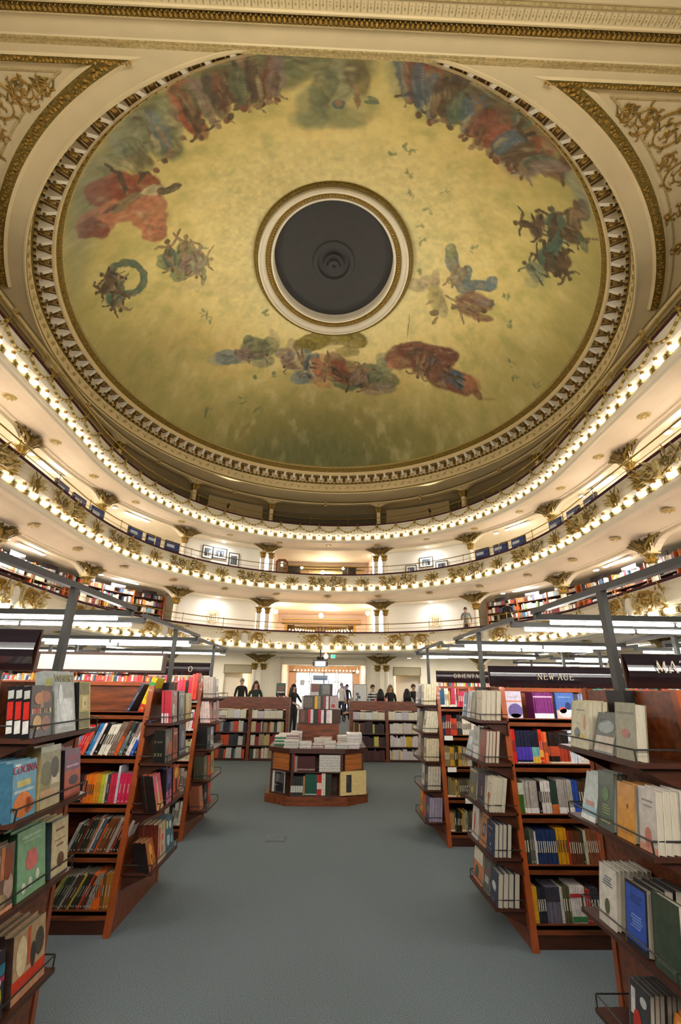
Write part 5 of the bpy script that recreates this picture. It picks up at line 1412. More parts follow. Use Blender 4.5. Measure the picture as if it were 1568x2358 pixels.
for x_, z, w_, h_, lb in [(-6.55, 8.42, .62, .74, 'left portrait framed photograph on the left white wall of the middle balcony'), (-5.7, 8.47, .82, .62, 'middle landscape framed photograph on the left white wall of the middle balcony'), (-4.85, 8.2, .62, .86, 'tall framed photograph nearest the column, left white wall of the middle balcony'),
                          (4.2, 7.9, .66, .62, 'lower framed photograph nearest the column, right white wall of middle balcony'), (5.1, 8.3, .82, .6, 'upper landscape framed photograph, right white wall of middle balcony'), (6.1, 7.95, .74, .62, 'lower framed photograph farthest from the column, right white wall of middle balcony')]:
    picture(s_of(x_, 24.6, 2.45), 2.45, z, w_, h_, lb, rc)
# round gilt emblems on the lowest balcony's white walls
for x_, sd in ((-5.9, 'left'), (5.6, 'right')):
    s_ = s_of(x_, 24.8, 2.45); x, y, a = hs(s_, 2.45)
    e = empty('wall_emblem', (x, y, 4.95), a, label='round pale gilt emblem of a columned front on the %s white wall' % sd, cat='emblem')
    m = MB()
    m.tube([(.34 * math.cos(t), -.02, .40 * math.sin(t)) for t in np.linspace(0, 2 * PI, 33)], .018, PALEGOLD, 5, False); m.build('ring', e)
    m = MB()
    for q in (-.15, -.05, .05, .15): m.box(q - .018, q + .018, -.03, 0, -.2, .16, PALEGOLD)
    m.box(-.22, .22, -.03, 0, .16, .20, PALEGOLD); m.box(-.22, .22, -.03, 0, -.25, -.21, PALEGOLD)
    m.tube([(-.2 + .4 * t, -.02, .24 + .1 * math.sin(PI * t)) for t in np.linspace(0, 1, 9)], .014, PALEGOLD, 5); m.build('temple_front', e)

# ================================================================== PEOPLE
def human(name, x, y, z, head, top, hair, legs, h=1.72, label='', long_hair=False, pose=0, group=None, stripe=None, bald=False, skinm=SKIN, build_=1.0, lean=0.0, held=None):
    """one continuous skinned body; facing -y before rotation"""
    k = h / 1.72
    V, E_, R = [], [], []
    def v(p, r, par=None):
        V.append(Vector(p) * k); R.append(r * k)
        if par is not None: E_.append((par, len(V) - 1))
        return len(V) - 1
    L = lean
    pel = v((0, 0, .94), .125 * build_)
    wa = v((0, -.01 - L * .3, 1.10), .105 * build_, pel)
    ch = v((0, -.01 - L * .7, 1.30), .125 * build_, wa)
    sh = v((0, .0 - L, 1.43), .085, ch)
    nk = v((0, -.005 - L, 1.50), .045, sh)
    hd = v((0, -.02 - L * 1.1, 1.585), .072, nk)
    v((0, -.025 - L * 1.1, 1.66), .062, hd)
    for sg in (-1, 1):
        s1 = v((sg * .17, 0 - L, 1.40), .055, sh)
        if pose == 0:
            el_, wr = (sg * .23, .02, 1.13), (sg * .20, -.14, .92)
        elif pose == 1:
            el_, wr = (sg * .24, .0, 1.14), (sg * .12, -.24, 1.08)
        elif pose == 2:
            el_, wr = ((sg * .24, .0, 1.14), (sg * .08, -.24, 1.22)) if sg < 0 else ((.25, .03, 1.13), (.24, -.08, .90))
        else:
            el_, wr = (sg * .22, -.16, 1.18), (sg * .16, -.38, 1.10)
        e1 = v(el_, .042, s1); w1 = v(wr, .028, e1)
        d = (Vector(wr) - Vector(el_)).normalized(); sd = Vector((sg, 0, 0))
        pm_ = v(Vector(wr) + d * .06, .026, w1)
        up = d.cross(sd).normalized()
        for q in range(4):
            o = (up * (q - 1.5) * .019)
            f1 = v(Vector(wr) + d * (.105 + (.008 if q in (1, 2) else 0)) + o, .0085, pm_)
            v(Vector(wr) + d * (.14 + (.012 if q in (1, 2) else 0)) + o + Vector((-sg * .015, 0, 0)), .008, f1)
        t1 = v(Vector(wr) + d * .05 + up * .035 - sd * .015, .0095, w1)
        v(Vector(wr) + d * .085 + up * .05 - sd * .02, .0085, t1)
        hp = v((sg * .09, 0, .88), .095 * build_, pel)
        kn = v((sg * .10, -.02, .48), .062, hp)
        an = v((sg * .10, .02, .09), .04, kn)
        v((sg * .11, -.14, .035), .035, an)
    me = bpy.data.meshes.new('person')
    me.from_pydata(V, E_, []); me.update()
    o = bpy.data.objects.new('person_tmp', me); col.objects.link(o)
    sk = o.modifiers.new('s', 'SKIN'); sk.use_smooth_shade = True
    for i, r in enumerate(R):
        o.data.skin_vertices[0].data[i].radius = (r, r)
    o.data.skin_vertices[0].data[0].use_root = True
    ss = o.modifiers.new('u', 'SUBSURF'); ss.levels = 2; ss.render_levels = 2
    dg = bpy.context.evaluated_depsgraph_get(); dg.update()
    m2 = bpy.data.meshes.new_from_object(o.evaluated_get(dg)); m2.name = 'person'
    bpy.data.objects.remove(o)
    m2.materials.clear()
    for mm in (skinm, top, legs, mat('shoe_leather', hexc('1c1815'), .5), stripe or top):
        m2.materials.append(mm)
    for p in m2.polygons:
        c = p.center / k
        hand = (abs(c.x) > .05 and c.z < 1.42 and ((Vector((abs(c.x), c.y, c.z)) - Vector((abs(wr[0]), wr[1], wr[2]))).length < .17 or (pose == 2 and c.x < 0 and (c - Vector((-.08, -.24, 1.22))).length < .15)) and c.y < -.03 - .02)
        if c.z > 1.47 or hand: p.material_index = 0
        elif c.z > .93 or abs(c.x) > .19: p.material_index = 1 if not stripe or int(c.z / .05) % 2 else 4
        elif c.z > .09: p.material_index = 2
        else: p.material_index = 3
    e = link('person', m2, None, (x, y, z)); e.rotation_euler = (0, 0, head)
    tag(e, label, 'person', group)
    hz, hy = 1.62 * k, (-.02 - L * 1.1) * k
    if not bald:
        b = MB()
        n, kk = 14, 8
        vs = []
        for i in range(kk + 1):
            ph = PI / 2 - (PI * .62) * i / kk
            for j in range(n):
                a = 2 * PI * j / n
                front = max(0, -math.sin(a))
                r_ = .094 * (1 + .04 * math.sin(5 * a + i))
                zz = hz + .012 + r_ * 1.12 * math.sin(ph)
                rad = r_ * math.cos(ph)
                if front > .45 and ph < .35: rad *= .45; zz = max(zz, hz + .055)
                vs.append((rad * .92 * math.cos(a), hy + .012 + rad * 1.08 * math.sin(a), zz))
        b.add(vs, [(i * n + j, i * n + (j + 1) % n, (i + 1) * n + (j + 1) % n, (i + 1) * n + j) for i in range(kk) for j in range(n)], hair)
        if long_hair:
            for a in np.linspace(-.4, PI + .4, 13):
                x_, y_ = .085 * math.cos(a), .085 * math.sin(a)
                b.tube([(x_ * .9, hy + .02 + y_, hz), (x_ * 1.15, hy + .035 + y_ * 1.05, hz - .12), (x_ * 1.35, hy + .04 + y_ * 1.0, hz - .27)], [.032, .034, .012], hair, 6)
        b.build('hair', e, smooth=True)
    b = MB()      # face: eyes, nose, mouth, ears
    fy = hy - .078 * k
    for sg in (-1, 1):
        b.ball((sg * .028, fy + .012, hz + .012), .011, WHITE, 6, 4); b.ball((sg * .028, fy + .004, hz + .012), .006, BLACKM, 5, 4)
        b.ball((sg * .083, hy + .01, hz - .005), .022, skinm, 6, 4, (.4, .8, 1.2))
    b.tube([(0, fy + .004, hz + .01), (0, fy - .014, hz - .022)], [.007, .012], skinm, 5)
    b.ball((0, fy + .006, hz - .052), .014, H('8a4a3c'), 6, 4, (1.5, .5, .35))
    b.build('face', e)
    if held == 'bag':
        b = MB(); b.ball((.24, -.05, .85), .15, H('32383a'), 9, 6, (.5, 1, .9)); b.tube([(.22, -.1, .95), (.15, -.05, 1.42), (.1, .08, 1.44)], .012, BLACKM, 5); b.build('handbag', e)
    return e
HB_, HG_, HK_, HL_ = H('4a2c1c', .6), H('9a948c', .6), H('17120f', .6), H('8a6a44', .6)
BLK, GRN, SUIT, WHT, PINK, NAVY = H('171615', .8), H('24332a', .8), H('1d1e22', .8), H('e6e2da', .8), H('e07a70', .8), H('22304a', .8)
JEAN = H('2c3546', .8)
person = human
human('p', -3.15, 18.5, 0, .5, BLK, HG_, SUIT, 1.76, 'grey haired man in a black jacket behind the left wooden counter', pose=0, build_=1.12)
human('p', -2.15, 15.2, 0, .25, GRN, HB_, BLK, 1.66, 'long haired woman in a dark green top behind the left wooden counter', True, pose=0, held='bag')
human('p', -1.85, 20.5, 0, .9, SUIT, HK_, SUIT, 1.70, 'bald man in a black suit left of the entrance hall opening', bald=True, pose=1)
human('p', -1.00, 15.5, 0, .8, BLK, HK_, BLK, 1.58, 'dark haired woman in a black coat standing at the left counter end', True, pose=3)
human('p', .75, 22.5, 0, 2.6, WHT, HG_, JEAN, 1.66, 'person in a white shirt walking in the entrance hall opening', pose=0)
human('p', 1.05, 23.5, 0, .2, BLK, HK_, BLK, 1.60, 'person in black standing behind the one in white near the entrance', pose=0)
human('p', .95, 16.5, 0, -1.2, NAVY, HG_, BLK, 1.15, 'child in dark blue with a pale hood bending beside the right counter end', pose=3, lean=.08)
human('p', 1.75, 18.0, 0, .6, NAVY, HB_, JEAN, 1.60, 'person in a blue and white striped shirt behind the white poster board', stripe=WHT, pose=0)
human('p', 1.82, 16.0, 0, 2.9, PINK, HK_, BLK, 1.46, 'dark haired woman in a pink jacket behind the right counter', True, pose=0)
human('p', 2.30, 17.2, 0, .3, BLK, HL_, BLK, 1.60, 'long fair haired woman in a black coat behind the right counter', True, pose=0, build_=1.1)
human('p', 2.62, 15.6, 0, PI, WHT, HK_, BLK, 1.48, 'dark haired woman in a white sweater seen from behind at the right counter', True, pose=1, build_=1.15)
human('p', 3.30, 18.2, 0, .3, BLK, HB_, BLK, 1.64, 'person in a black jacket facing us behind the woman in white', pose=0)
human('p', 3.75, 16.5, 0, -.4, H('2e4a3e', .8), HG_, BLK, 1.60, 'person in a dark green jacket right of the counter', pose=1)
human('p', -4.0, 16.5, 0, .6, H('3c3a2c', .8), HK_, BLK, 1.50, 'dark haired person in an olive jacket left of the counter', True, pose=1)
human('p', 6.85, 22.6, 3.5, -.5, H('8c8f8a', .8), HK_, JEAN, 1.76, 'man in a grey shirt standing beside the right white wall on the lowest balcony', pose=2)
human('p', 8.05, 20.3, 3.5, 2.3, BLK, HK_, BLK, 1.74, 'man in a black suit seen from behind on the lowest balcony', pose=1, build_=1.2)
# white poster board on a stand and green poster
e = empty('poster_board', (1.22, 17.0, 0), .05, label='white poster board on a thin stand behind the gap in the counters', cat='poster board')
b = MB(); b.box(-.24, .24, -.01, .01, .95, 1.62, BLACKM); b.build('frame', e)
b = MB(); b.box(-.225, .225, -.014, -.01, .965, 1.605, H('dfe0dc', .6)); b.build('sheet', e)
b = MB()
for x_, z_, r_ in ((-.1, 1.3, .05), (-.05, 1.2, .06), (-.12, 1.12, .035), (-.06, 1.05, .045)): b.box(x_ - r_, x_ + r_, -.016, -.014, z_ - r_ * .8, z_ + r_ * .8, H('4a5560'))
b.build('print', e)
b = MB(); b.tube([(0, .01, 0), (0, .01, 1)], .015, BLACKM, 6); b.box(-.2, .2, -.15, .15, 0, .02, BLACKM); b.build('stand', e)
e = empty('green_poster', (-1.62, 18.0, 0), 0, label='small green poster on a stand between the suited man and the woman in black', cat='poster')
b = MB(); b.box(-.17, .17, -.01, .01, 1.28, 1.62, H('2f5a40')); b.box(-.13, .13, -.014, -.01, 1.34, 1.52, H('7a5040')); b.box(-.13, .13, -.014, -.01, 1.29, 1.33, H('e8e4d8')); b.build('sheet', e)
b = MB(); b.tube([(0, .02, 0), (0, .02, 1.4)], .015, BLACKM, 6); b.box(-.15, .15, -.12, .12, 0, .02, BLACKM); b.build('stand', e)

# ================================================================== BOOKS AND BOOKCASES
NB = {}
BOOKN = [0]
def box_me(name, w, t, h, faces):
    """book block: x = thickness (spine faces -y), y = depth, z = height. faces: list of extra quads (material, x0,x1,z0,z1) printed on the spine"""
def spine_book(x, y, z, t, h, d, colr, lean, rz, label, group, band=None, title=True, cat='book'):
    """a book seen by its spine. x,y,z = lower left front corner on the shelf; rz = shelf direction"""
    key = ('s', round(t, 3), round(h, 3), round(d, 2), colr, band, title)
    if key not in NB:
        b = MB(); c = H(colr)
        b.box(0, t, 0, .004, 0, h, c); b.box(0, .002, .004, d, 0, h, c); b.box(t - .002, t, .004, d, 0, h, c)
        b.box(.002, t - .002, .004, d - .006, .004, h - .005, PAGES)
        if band:
            for (bc, f0, f1) in band:
                b.box(-.0006, t + .0006, -.0012, 0, h * f0, h * f1, H(bc))
        if title:
            lum = sum(hexc(colr)) / 3
            base_ = hexc(colr); ex = hexc('e8dfc8') if lum < .25 else hexc('4a3428')
            tc = cm(tuple(u * .6 + v_ * .4 for u, v_ in zip(base_, ex)))
            z0 = h * (.34 + .12 * ((len(NB) * 7) % 5) / 5)
            b.box(t * .36, t * .64, -.0014, 0, z0, z0 + h * .30, tc)
            b.box(t * .25, t * .75, -.0014, 0, h * .08, h * .12, tc)
        NB[key] = b.mesh('book')
    o = link('book', NB[key], None, (x, y, z))
    o.rotation_euler = (0, lean, rz)
    tag(o, label, cat, group)
    BOOKN[0] += 1
    return o
def wline(s_):
    return s_
# --- face-out books on the end ledges. The thing is one book: cover part, print part
def face_book(side, xf, y0, wdt, h, t, z, cover, art, label, group, tilt=.05, yaw=0.0, spinec=None, pages_side=True):
    """side -1: stands at the left of the aisle, cover towards +x. y0 = near edge. xf = outer cover plane at the foot"""
    e = empty('book', (xf, y0, z), 0, label=label, cat='book', group=group)
    s = -side      # cover normal direction in x
    b = MB()
    c = H(cover); sp = H(spinec or cover)
    T = Matrix.Rotation(-s * tilt, 4, 'Y') @ Matrix.Rotation(yaw, 4, 'Z')
    def bx(x0, x1, y0_, y1, z0, z1, m, mb=b):
        xa, xb = sorted((x0 * s, x1 * s))
        mb.box(xa, xb, y0_, y1, z0, z1, m, T)
    bx(-.002, 0, 0, wdt, 0, h, c); bx(-t, -t + .002, 0, wdt, 0, h, c)
    if side < 0: bx(-t, 0, -.001, .003, 0, h, sp)        # spine towards the camera
    else: bx(-t, 0, wdt - .003, wdt + .001, 0, h, sp)
    b.build('cover', e)
    b2 = MB(); bx(-t + .002, -.002, .004, wdt - .004, .004, h - .004, PAGES, b2); b2.build('pages', e)
    if art:
        b3 = MB()
        for q in art:
            if q[0] == 'r':
                _, u0, u1, v0, v1, m = q
                if side > 0: u0, u1 = 1 - u1, 1 - u0
                bx(0, .0008, u0 * wdt, u1 * wdt, v0 * h, v1 * h, H(m), b3)
            elif q[0] == 'e':
                _, u, v_, ru, rv, m = q
                if side > 0: u = 1 - u
                vs = [T @ Vector((s * .0012, (u + ru * math.cos(a)) * wdt, v_ * h + rv * h * math.sin(a))) for a in np.linspace(0, 2 * PI, 15)[:-1]]
                b3.add(vs, [tuple(range(14))], H(m))
            elif q[0] == 'l':
                _, u0, u1, v_, m, n = q
                if side > 0: u0, u1 = 1 - u1, 1 - u0
                rl = random.Random(int(v_ * 1000) + len(label))
                for k in range(n):
                    a = rl.uniform(0, .25) * (u1 - u0); c_ = rl.uniform(0, .25) * (u1 - u0)
                    bx(0, .0014, (u0 + a) * wdt, (u1 - c_) * wdt, (v_ - k * .045) * h, (v_ - k * .045 + .022) * h, H(m), b3)
            elif q[0] == 's':      # marks on the spine (left side books)
                _, v0, v1, m = q
                if side < 0: bx(-t * .85, -t * .15, -.003, -.001, v0 * h, v1 * h, H(m), b3)
        b3.build('cover_print', e)
        for q in art:
            if q[0] == 't':
                _, st, u, v_, sz, m = q
                if side > 0: u = 1 - u
                o = text(st, sz, H(m), e, T @ Vector((s * .002, u * wdt, v_ * h)), name='lettering')
                o.rotation_euler = (T @ Matrix.Rotation(s * PI / 2, 4, 'Z') @ Matrix.Rotation(PI / 2, 4, 'X')).to_euler()
    BOOKN[0] += 1
    return e
def plain_copy(side, xf, y0, wdt, h, t, z, cover, label, group, tilt=.05, spinec=None, marks=None):
    key = ('c', side, round(wdt, 3), round(h, 3), round(t, 3), cover, spinec, str(marks))
    s = -side
    if key not in NB:
        b = MB()
        T = Matrix.Rotation(-s * tilt, 4, 'Y')
        def bx(x0, x1, y0_, y1, z0, z1, m):
            xa, xb = sorted((x0 * s, x1 * s)); b.box(xa, xb, y0_, y1, z0, z1, m, T)
        bx(-.0015, 0, 0, wdt, 0, h, H(cover)); bx(-t, -t + .0015, 0, wdt, 0, h, H(cover))
        if side < 0:
            bx(-t, 0, -.001, .003, 0, h, H(spinec or cover))
            for q in (marks or []): bx(-t * .85, -t * .15, -.003, -.001, q[0] * h, q[1] * h, H(q[2]))
        else: bx(-t, 0, wdt - .003, wdt + .001, 0, h, H(spinec or cover))
        bx(-t + .0015, -.0015, .003, wdt - .003, .003, h - .004, PAGES)
        NB[key] = b.mesh('book')
    o = link('book', NB[key], None, (xf, y0, z)); tag(o, label, 'book', group)
    BOOKN[0] += 1
# serif capitals for the subject boards, drawn as strokes in a unit box: (x0,y0,x1,y1,weight)
GL = {'M': [(.1, 0, .1, 1, .5), (.1, 1, .5, .1, 1), (.5, .1, .9, 1, .5), (.9, 0, .9, 1, 1)], 'A': [(.08, 0, .5, 1, .5), (.5, 1, .92, 0, 1), (.24, .36, .76, .36, .4)], 'T': [(.5, 0, .5, 1, 1), (.08, .97, .92, .97, .5), (.08, .97, .08, .8, .5), (.92, .97, .92, .8, .5)],
      'E': [(.2, 0, .2, 1, 1), (.2, .97, .85, .97, .5), (.2, .5, .7, .5, .4), (.2, .03, .9, .03, .5), (.9, .03, .9, .2, .4), (.85, .97, .85, .82, .4)], 'I': [(.5, 0, .5, 1, 1)], 'C': 'C', 'O': 'O', 'G': 'G', 'N': [(.12, 0, .12, 1, .5), (.12, 1, .88, 0, 1), (.88, 0, .88, 1, .5)],
      'W': [(.02, 1, .28, 0, 1), (.28, 0, .5, .9, .5), (.5, .9, .74, 0, 1), (.74, 0, .98, 1, .5)], 'R': 'R', 'L': [(.2, 0, .2, 1, 1), (.2, .03, .85, .03, .5), (.85, .03, .85, .22, .4)], 'S': 'S'}
def serif_text(st, hgt, parent, loc, m=SIGNL):
    b = MB(); x = 0; adv = hgt * 1.02
    total = sum(adv * (.5 if ch in 'I ' else 1) for ch in st)
    x = -total / 2
    def stroke(p, q, w_):
        d = (Vector(q) - Vector(p)); n = Vector((-d.z, 0, d.x)).normalized() * w_ / 2
        p, q = Vector(p), Vector(q)
        b.add([p - n, q - n, q + n, p + n, p - n + Vector((0, -.002, 0)), q - n + Vector((0, -.002, 0)), q + n + Vector((0, -.002, 0)), p + n + Vector((0, -.002, 0))], [(4, 5, 6, 7), (0, 1, 5, 4), (1, 2, 6, 5), (2, 3, 7, 6), (3, 0, 4, 7)], m)
    for ch in st:
        a_ = adv * (.5 if ch in 'I ' else 1)
        if ch != ' ':
            W_ = a_ * .78
            P_ = lambda u, v_: (x + u * W_, 0, v_ * hgt)
            g = GL[ch]; wd = hgt * .11
            def arc(cx, cy, rx, ry, a0, a1, n=14):
                for k in range(n):
                    t0, t1 = a0 + (a1 - a0) * k / n, a0 + (a1 - a0) * (k + 1) / n
                    stroke(P_(cx + rx * math.cos(t0), cy + ry * math.sin(t0)), P_(cx + rx * math.cos(t1), cy + ry * math.sin(t1)), wd * (.35 + .65 * abs(math.cos((t0 + t1) / 2))))
            if g == 'O': arc(.5, .5, .42, .5, 0, 2 * PI, 22)
            elif g in ('C', 'G'):
                arc(.52, .5, .42, .5, .7, 2 * PI - .7, 18)
                if g == 'G': stroke(P_(.85, .1), P_(.85, .45), wd)
            elif g == 'R':
                stroke(P_(.2, 0), P_(.2, 1), wd); arc(.45, .74, .3, .24, -PI / 2, PI / 2, 10); stroke(P_(.2, .97), P_(.45, .97), wd * .4); stroke(P_(.2, .5), P_(.45, .5), wd * .4); stroke(P_(.5, .5), P_(.92, 0), wd)
            elif g == 'S':
                arc(.5, .74, .3, .24, .3, 1.5 * PI, 12); arc(.5, .26, .3, .26, PI / 2, -PI + .3, 12)
            else:
                for x0, y0, x1, y1, w_ in g:
                    stroke(P_(x0, y0), P_(x1, y1), wd * w_)
                    if abs(x0 - x1) < .5 and abs(y1 - y0) > .8:
                        for xx, yy in ((x0, y0), (x1, y1)):
                            if yy in (0, 1): stroke(P_(xx - .13, yy + (.015 if yy == 0 else -.015)), P_(xx + .13, yy + (.015 if yy == 0 else -.015)), wd * .35)
        x += a_
    return b.build('lettering', parent, loc=loc)

SHZ = [.13, .45, .75, 1.07, 1.38]
def gondola(side, xa, yc, name_lbl, ledges, sign=None, sign_txt=None, length=1.85, zoff=0.0, near=(-.48, -.31), far=(.48, .31), ly=(-.42, .20), detail=True, outer=False):
    """double sided raked bookcase; its end panel faces the aisle at x = xa"""
    s = side
    e = empty('bookcase', (xa, yc, 0), 0, label=name_lbl, cat='bookcase')
    def bx(mb, x0, x1, y0, y1, z0, z1, m):
        xa_, xb_ = sorted((x0 * s, x1 * s)); mb.box(xa_, xb_, y0, y1, z0, z1, m)
    Hh = 1.61 + zoff
    def yat(z, sg):
        n = near if sg < 0 else far
        return n[0] + (n[1] - n[0]) * z / Hh
    # end panels, one at each end
    for x0 in (0, length - .03):
        b = MB()
        lo = [(x0 * s, yat(0, -1), 0), ((x0 + .03) * s, yat(0, -1), 0), ((x0 + .03) * s, yat(0, 1), 0), (x0 * s, yat(0, 1), 0)]
        up = [(x0 * s, yat(Hh, -1), Hh), ((x0 + .03) * s, yat(Hh, -1), Hh), ((x0 + .03) * s, yat(Hh, 1), Hh), (x0 * s, yat(Hh, 1), Hh)]
        b.hexa(lo, up, WOOD); b.build('end_panel', e)
        for sg in (-1, 1):
            b = MB(); w_ = .035
            q = [(-.006, 0), (.036, 0), (.036, w_), (-.006, w_)]
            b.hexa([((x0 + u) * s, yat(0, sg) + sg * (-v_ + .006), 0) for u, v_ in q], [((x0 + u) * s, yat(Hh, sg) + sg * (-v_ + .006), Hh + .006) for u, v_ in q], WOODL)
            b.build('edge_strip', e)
    b = MB(); bx(b, .03, length - .03, -.02, .02, .05, Hh - .01, WOOD); b.build('back_panel', e)
    b = MB(); bx(b, .0, length, -.31, .31, Hh - .02, Hh, WOODD); 
    b = MB(); bx(b, .02, length - .02, yat(.1, -1) + .03, yat(.1, 1) - .03, 0, .10, WOODD); b.build('plinth', e)
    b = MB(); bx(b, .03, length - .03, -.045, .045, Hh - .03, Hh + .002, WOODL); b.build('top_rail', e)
    for z in SHZ:
        z += zoff * z / 1.4
        for sg in (-1, 1):
            b = MB()
            y0, y1 = sorted((yat(z, sg) - sg * .02, sg * .02))
            bx(b, .03, length - .03, y0, y1, z - .022, z, WOODD); 
            yy = yat(z, sg) - sg * .02
            bx(b, .03, length - .03, min(yy, yy - sg * .012), max(yy, yy - sg * .012), z - .05, z + .008, WOOD)
            b.build('shelf', e)
    # ledges on the aisle end
    for (z, y0, y1) in ledges:
        b = MB()
        bx(b, -.22, 0, y0, y1, z - .018, z, WOODD); bx(b, -.01, 0, y0, y1, z - .1, z + .02, WOOD)
        for yy in (y0 + .03, y1 - .05): 
            xs_ = sorted((-.20 * s, 0)); b.hexa([(xs_[0] if s > 0 else 0, yy, z - .02), (0 if s > 0 else xs_[1], yy, z - .02), (0 if s > 0 else xs_[1], yy + .02, z - .02), (xs_[0] if s > 0 else 0, yy + .02, z - .02)], [((-.001) * s, yy, z - .11), (0, yy, z - .11), (0, yy + .02, z - .11), ((-.001) * s, yy + .02, z - .11)], WOODD)
        lo = b.build('end_ledge', e)
        b = MB(); b.tube([(0, y0 + .005, z + .045), (-.212 * s, y0 + .005, z + .045), (-.212 * s, y1 - .005, z + .045), (0, y1 - .005, z + .045)], .0035, BLACKM, 5)
        b.tube([(-.212 * s, y0 + .005, z + .045), (-.212 * s, y0 + .005, z - .01)], .0035, BLACKM, 5); b.tube([(-.212 * s, y1 - .005, z + .045), (-.212 * s, y1 - .005, z - .01)], .0035, BLACKM, 5)
        b.build('wire_rail', lo)
    # light frame
    fz = 2.08
    for x0 in ((-.02, length - .06) if not outer else (.0, length - .06)):
        b = MB()
        bx(b, x0 - .015, x0 + .015, -.022, .022, Hh - .10, fz, BLACKM); 
        bx(b, x0 - .018, x0 + .018, -.80, .80, fz - .008, fz + .024, BLACKM)
        bx(b, x0 - .028, x0 + .034, -.07, .07, Hh - .18, Hh + .0, mat('black_bracket', hexc('1d1c1b'), .5, .4))
        b.build('light_frame', e)
    for yy in (-.78, .78):
        b = MB(); bx(b, -.02, length - .03, yy - .022, yy + .022, fz - .045, fz - .008, BLACKM); hb_ = b.build('lamp_housing', e)
        for q in range(2):
            L2 = (length - .2) / 2
            b = MB(); b.tube([((.08 + q * (L2 + .03)) * s, yy, fz - .062), ((.08 + q * (L2 + .03) + L2) * s, yy, fz - .062)], .011, TUBE, 8); b.build('fluorescent_tube', hb_, smooth=False)
    if sign:
        m_, z0, z1, x0, x1, yy = sign
        b = MB(); n = 6; vs = []
        for i in range(n + 1):
            u = i / n; z = z0 + (z1 - z0) * u; y_ = yy - (.035 * math.sin(PI * u) if m_ is SIGN else .03)
            vs += [(x0 * s, y_, z), (x1 * s, y_, z)]
        b.add(vs, [(2 * i, 2 * i + 1, 2 * i + 3, 2 * i + 2) for i in range(n)], m_)
        bx(b, x0, x1, yy, yy + .015, z0, z1, WOODD)
        if m_ is PANELW:
            for q in ((x0 - .02, x1 + .02, z1, z1 + .02), (x0 - .02, x1 + .02, z0 - .02, z0), (x0 - .02, x0, z0, z1), (x1, x1 + .02, z0, z1)): bx(b, q[0], q[1], yy - .045, yy + .015, q[2], q[3], WOODD)
        so = b.build('sign_board', e)
        for xx in (x0 + .15, x1 - .15):
            b = MB(); bx(b, xx, xx + .012, yy, yy + .01, Hh, z0 + .02, BLACKM); b.build('sign_stay', e)
        if sign_txt:
            st, hg, xc, zc = sign_txt
            serif_text(st, hg, so, (xc * s, yy - .040, zc))
    return e
LEDGE = {'L1': [(1.40, -.42, .12), (1.115, -.42, .13), (.815, -.42, .13), (.455, -.42, .13)], 'L2': [(1.31, -.40, .22), (1.03, -.40, .22), (.72, -.42, .22), (.34, -.42, .18)],
         'L3': [(1.44, -.34, .24), (1.16, -.34, .24), (.88, -.36, .24), (.56, -.36, .24), (.26, -.38, .22)]}
LEDGE['R1'] = [(1.355, -.34, .27), (1.06, -.34, .27), (.695, -.34, .27), (.35, -.34, .27)]
LEDGE['R2'] = [(1.374, -.46, .12), (1.085, -.46, .12), (.775, -.46, .12), (.506, -.46, .12), (.217, -.44, .14)]
LEDGE['R3'] = [(1.40, -.36, .22), (1.10, -.36, .22), (.80, -.36, .22), (.51, -.36, .22), (.20, -.36, .22)]
G = {}
G['L1'] = gondola(-1, -1.36, 2.45, 'nearest bookcase on the left with black sign board and books on its end ledges', LEDGE['L1'], (SIGN, 1.66, 1.86, .10, 1.80, 0), None, near=(-.55, -.4), far=(.5, .36))
G['L2'] = gondola(-1, -1.42, 4.40, 'second bookcase on the left with blank cream panel above its wooden back', LEDGE['L2'], (PANELW, 1.71, 1.84, .05, 1.15, 0))
G['L3'] = gondola(-1, -1.52, 6.40, 'third bookcase on the left with red books along its top', LEDGE['L3'], (SIGN, 1.70, 1.86, .03, 1.1, .1), ('O', .07, .53 - .26, 1.745))
G['R1'] = gondola(1, 1.40, 2.25, 'nearest bookcase on the right with books face out on its end ledges', LEDGE['R1'], (SIGN, 1.62, 1.775, .02, 1.7, 0), ('MATEMATICA', .055, .42, 1.69), near=(-.48, -.34), far=(.5, .36))
G['R2'] = gondola(1, 1.40, 4.22, 'second bookcase on the right with sorted rows of spines under its black sign', LEDGE['R2'], (SIGN, 1.62, 1.79, .04, 1.25, 0), ('NEW AGE', .05, .62, 1.68), near=(-.48, -.34))
G['R3'] = gondola(1, 1.36, 6.25, 'third bookcase on the right with crowded shelves and small price strips', LEDGE['R3'], (SIGN, 1.66, 1.80, .08, 1.3, 0), ('ORIENTAL', .05, .49, 1.715))
k_ = 0
for sd, xs, ys in ((-1, 3.65, (2.45, 4.4, 6.4, 8.5)), (1, 3.65, (2.25, 4.2, 6.25, 8.4)), (-1, 1.6, (8.5,)), (1, 1.5, (8.4,)), (-1, 5.9, (5.0, 7.2)), (1, 5.9, (5.0, 7.2))):
    for y_ in ys:
        if xs < 2 : continue
        q = {3.65: 'second', 5.9: 'third'}[xs]
        gondola(sd, sd * xs, y_, 'bookcase in the %s column from the aisle on the %s, row %s back' % (q, 'left' if sd < 0 else 'right', {0: 'nearest', 1: 'second', 2: 'third', 3: 'farthest'}[ys.index(y_)]), [], outer=True)

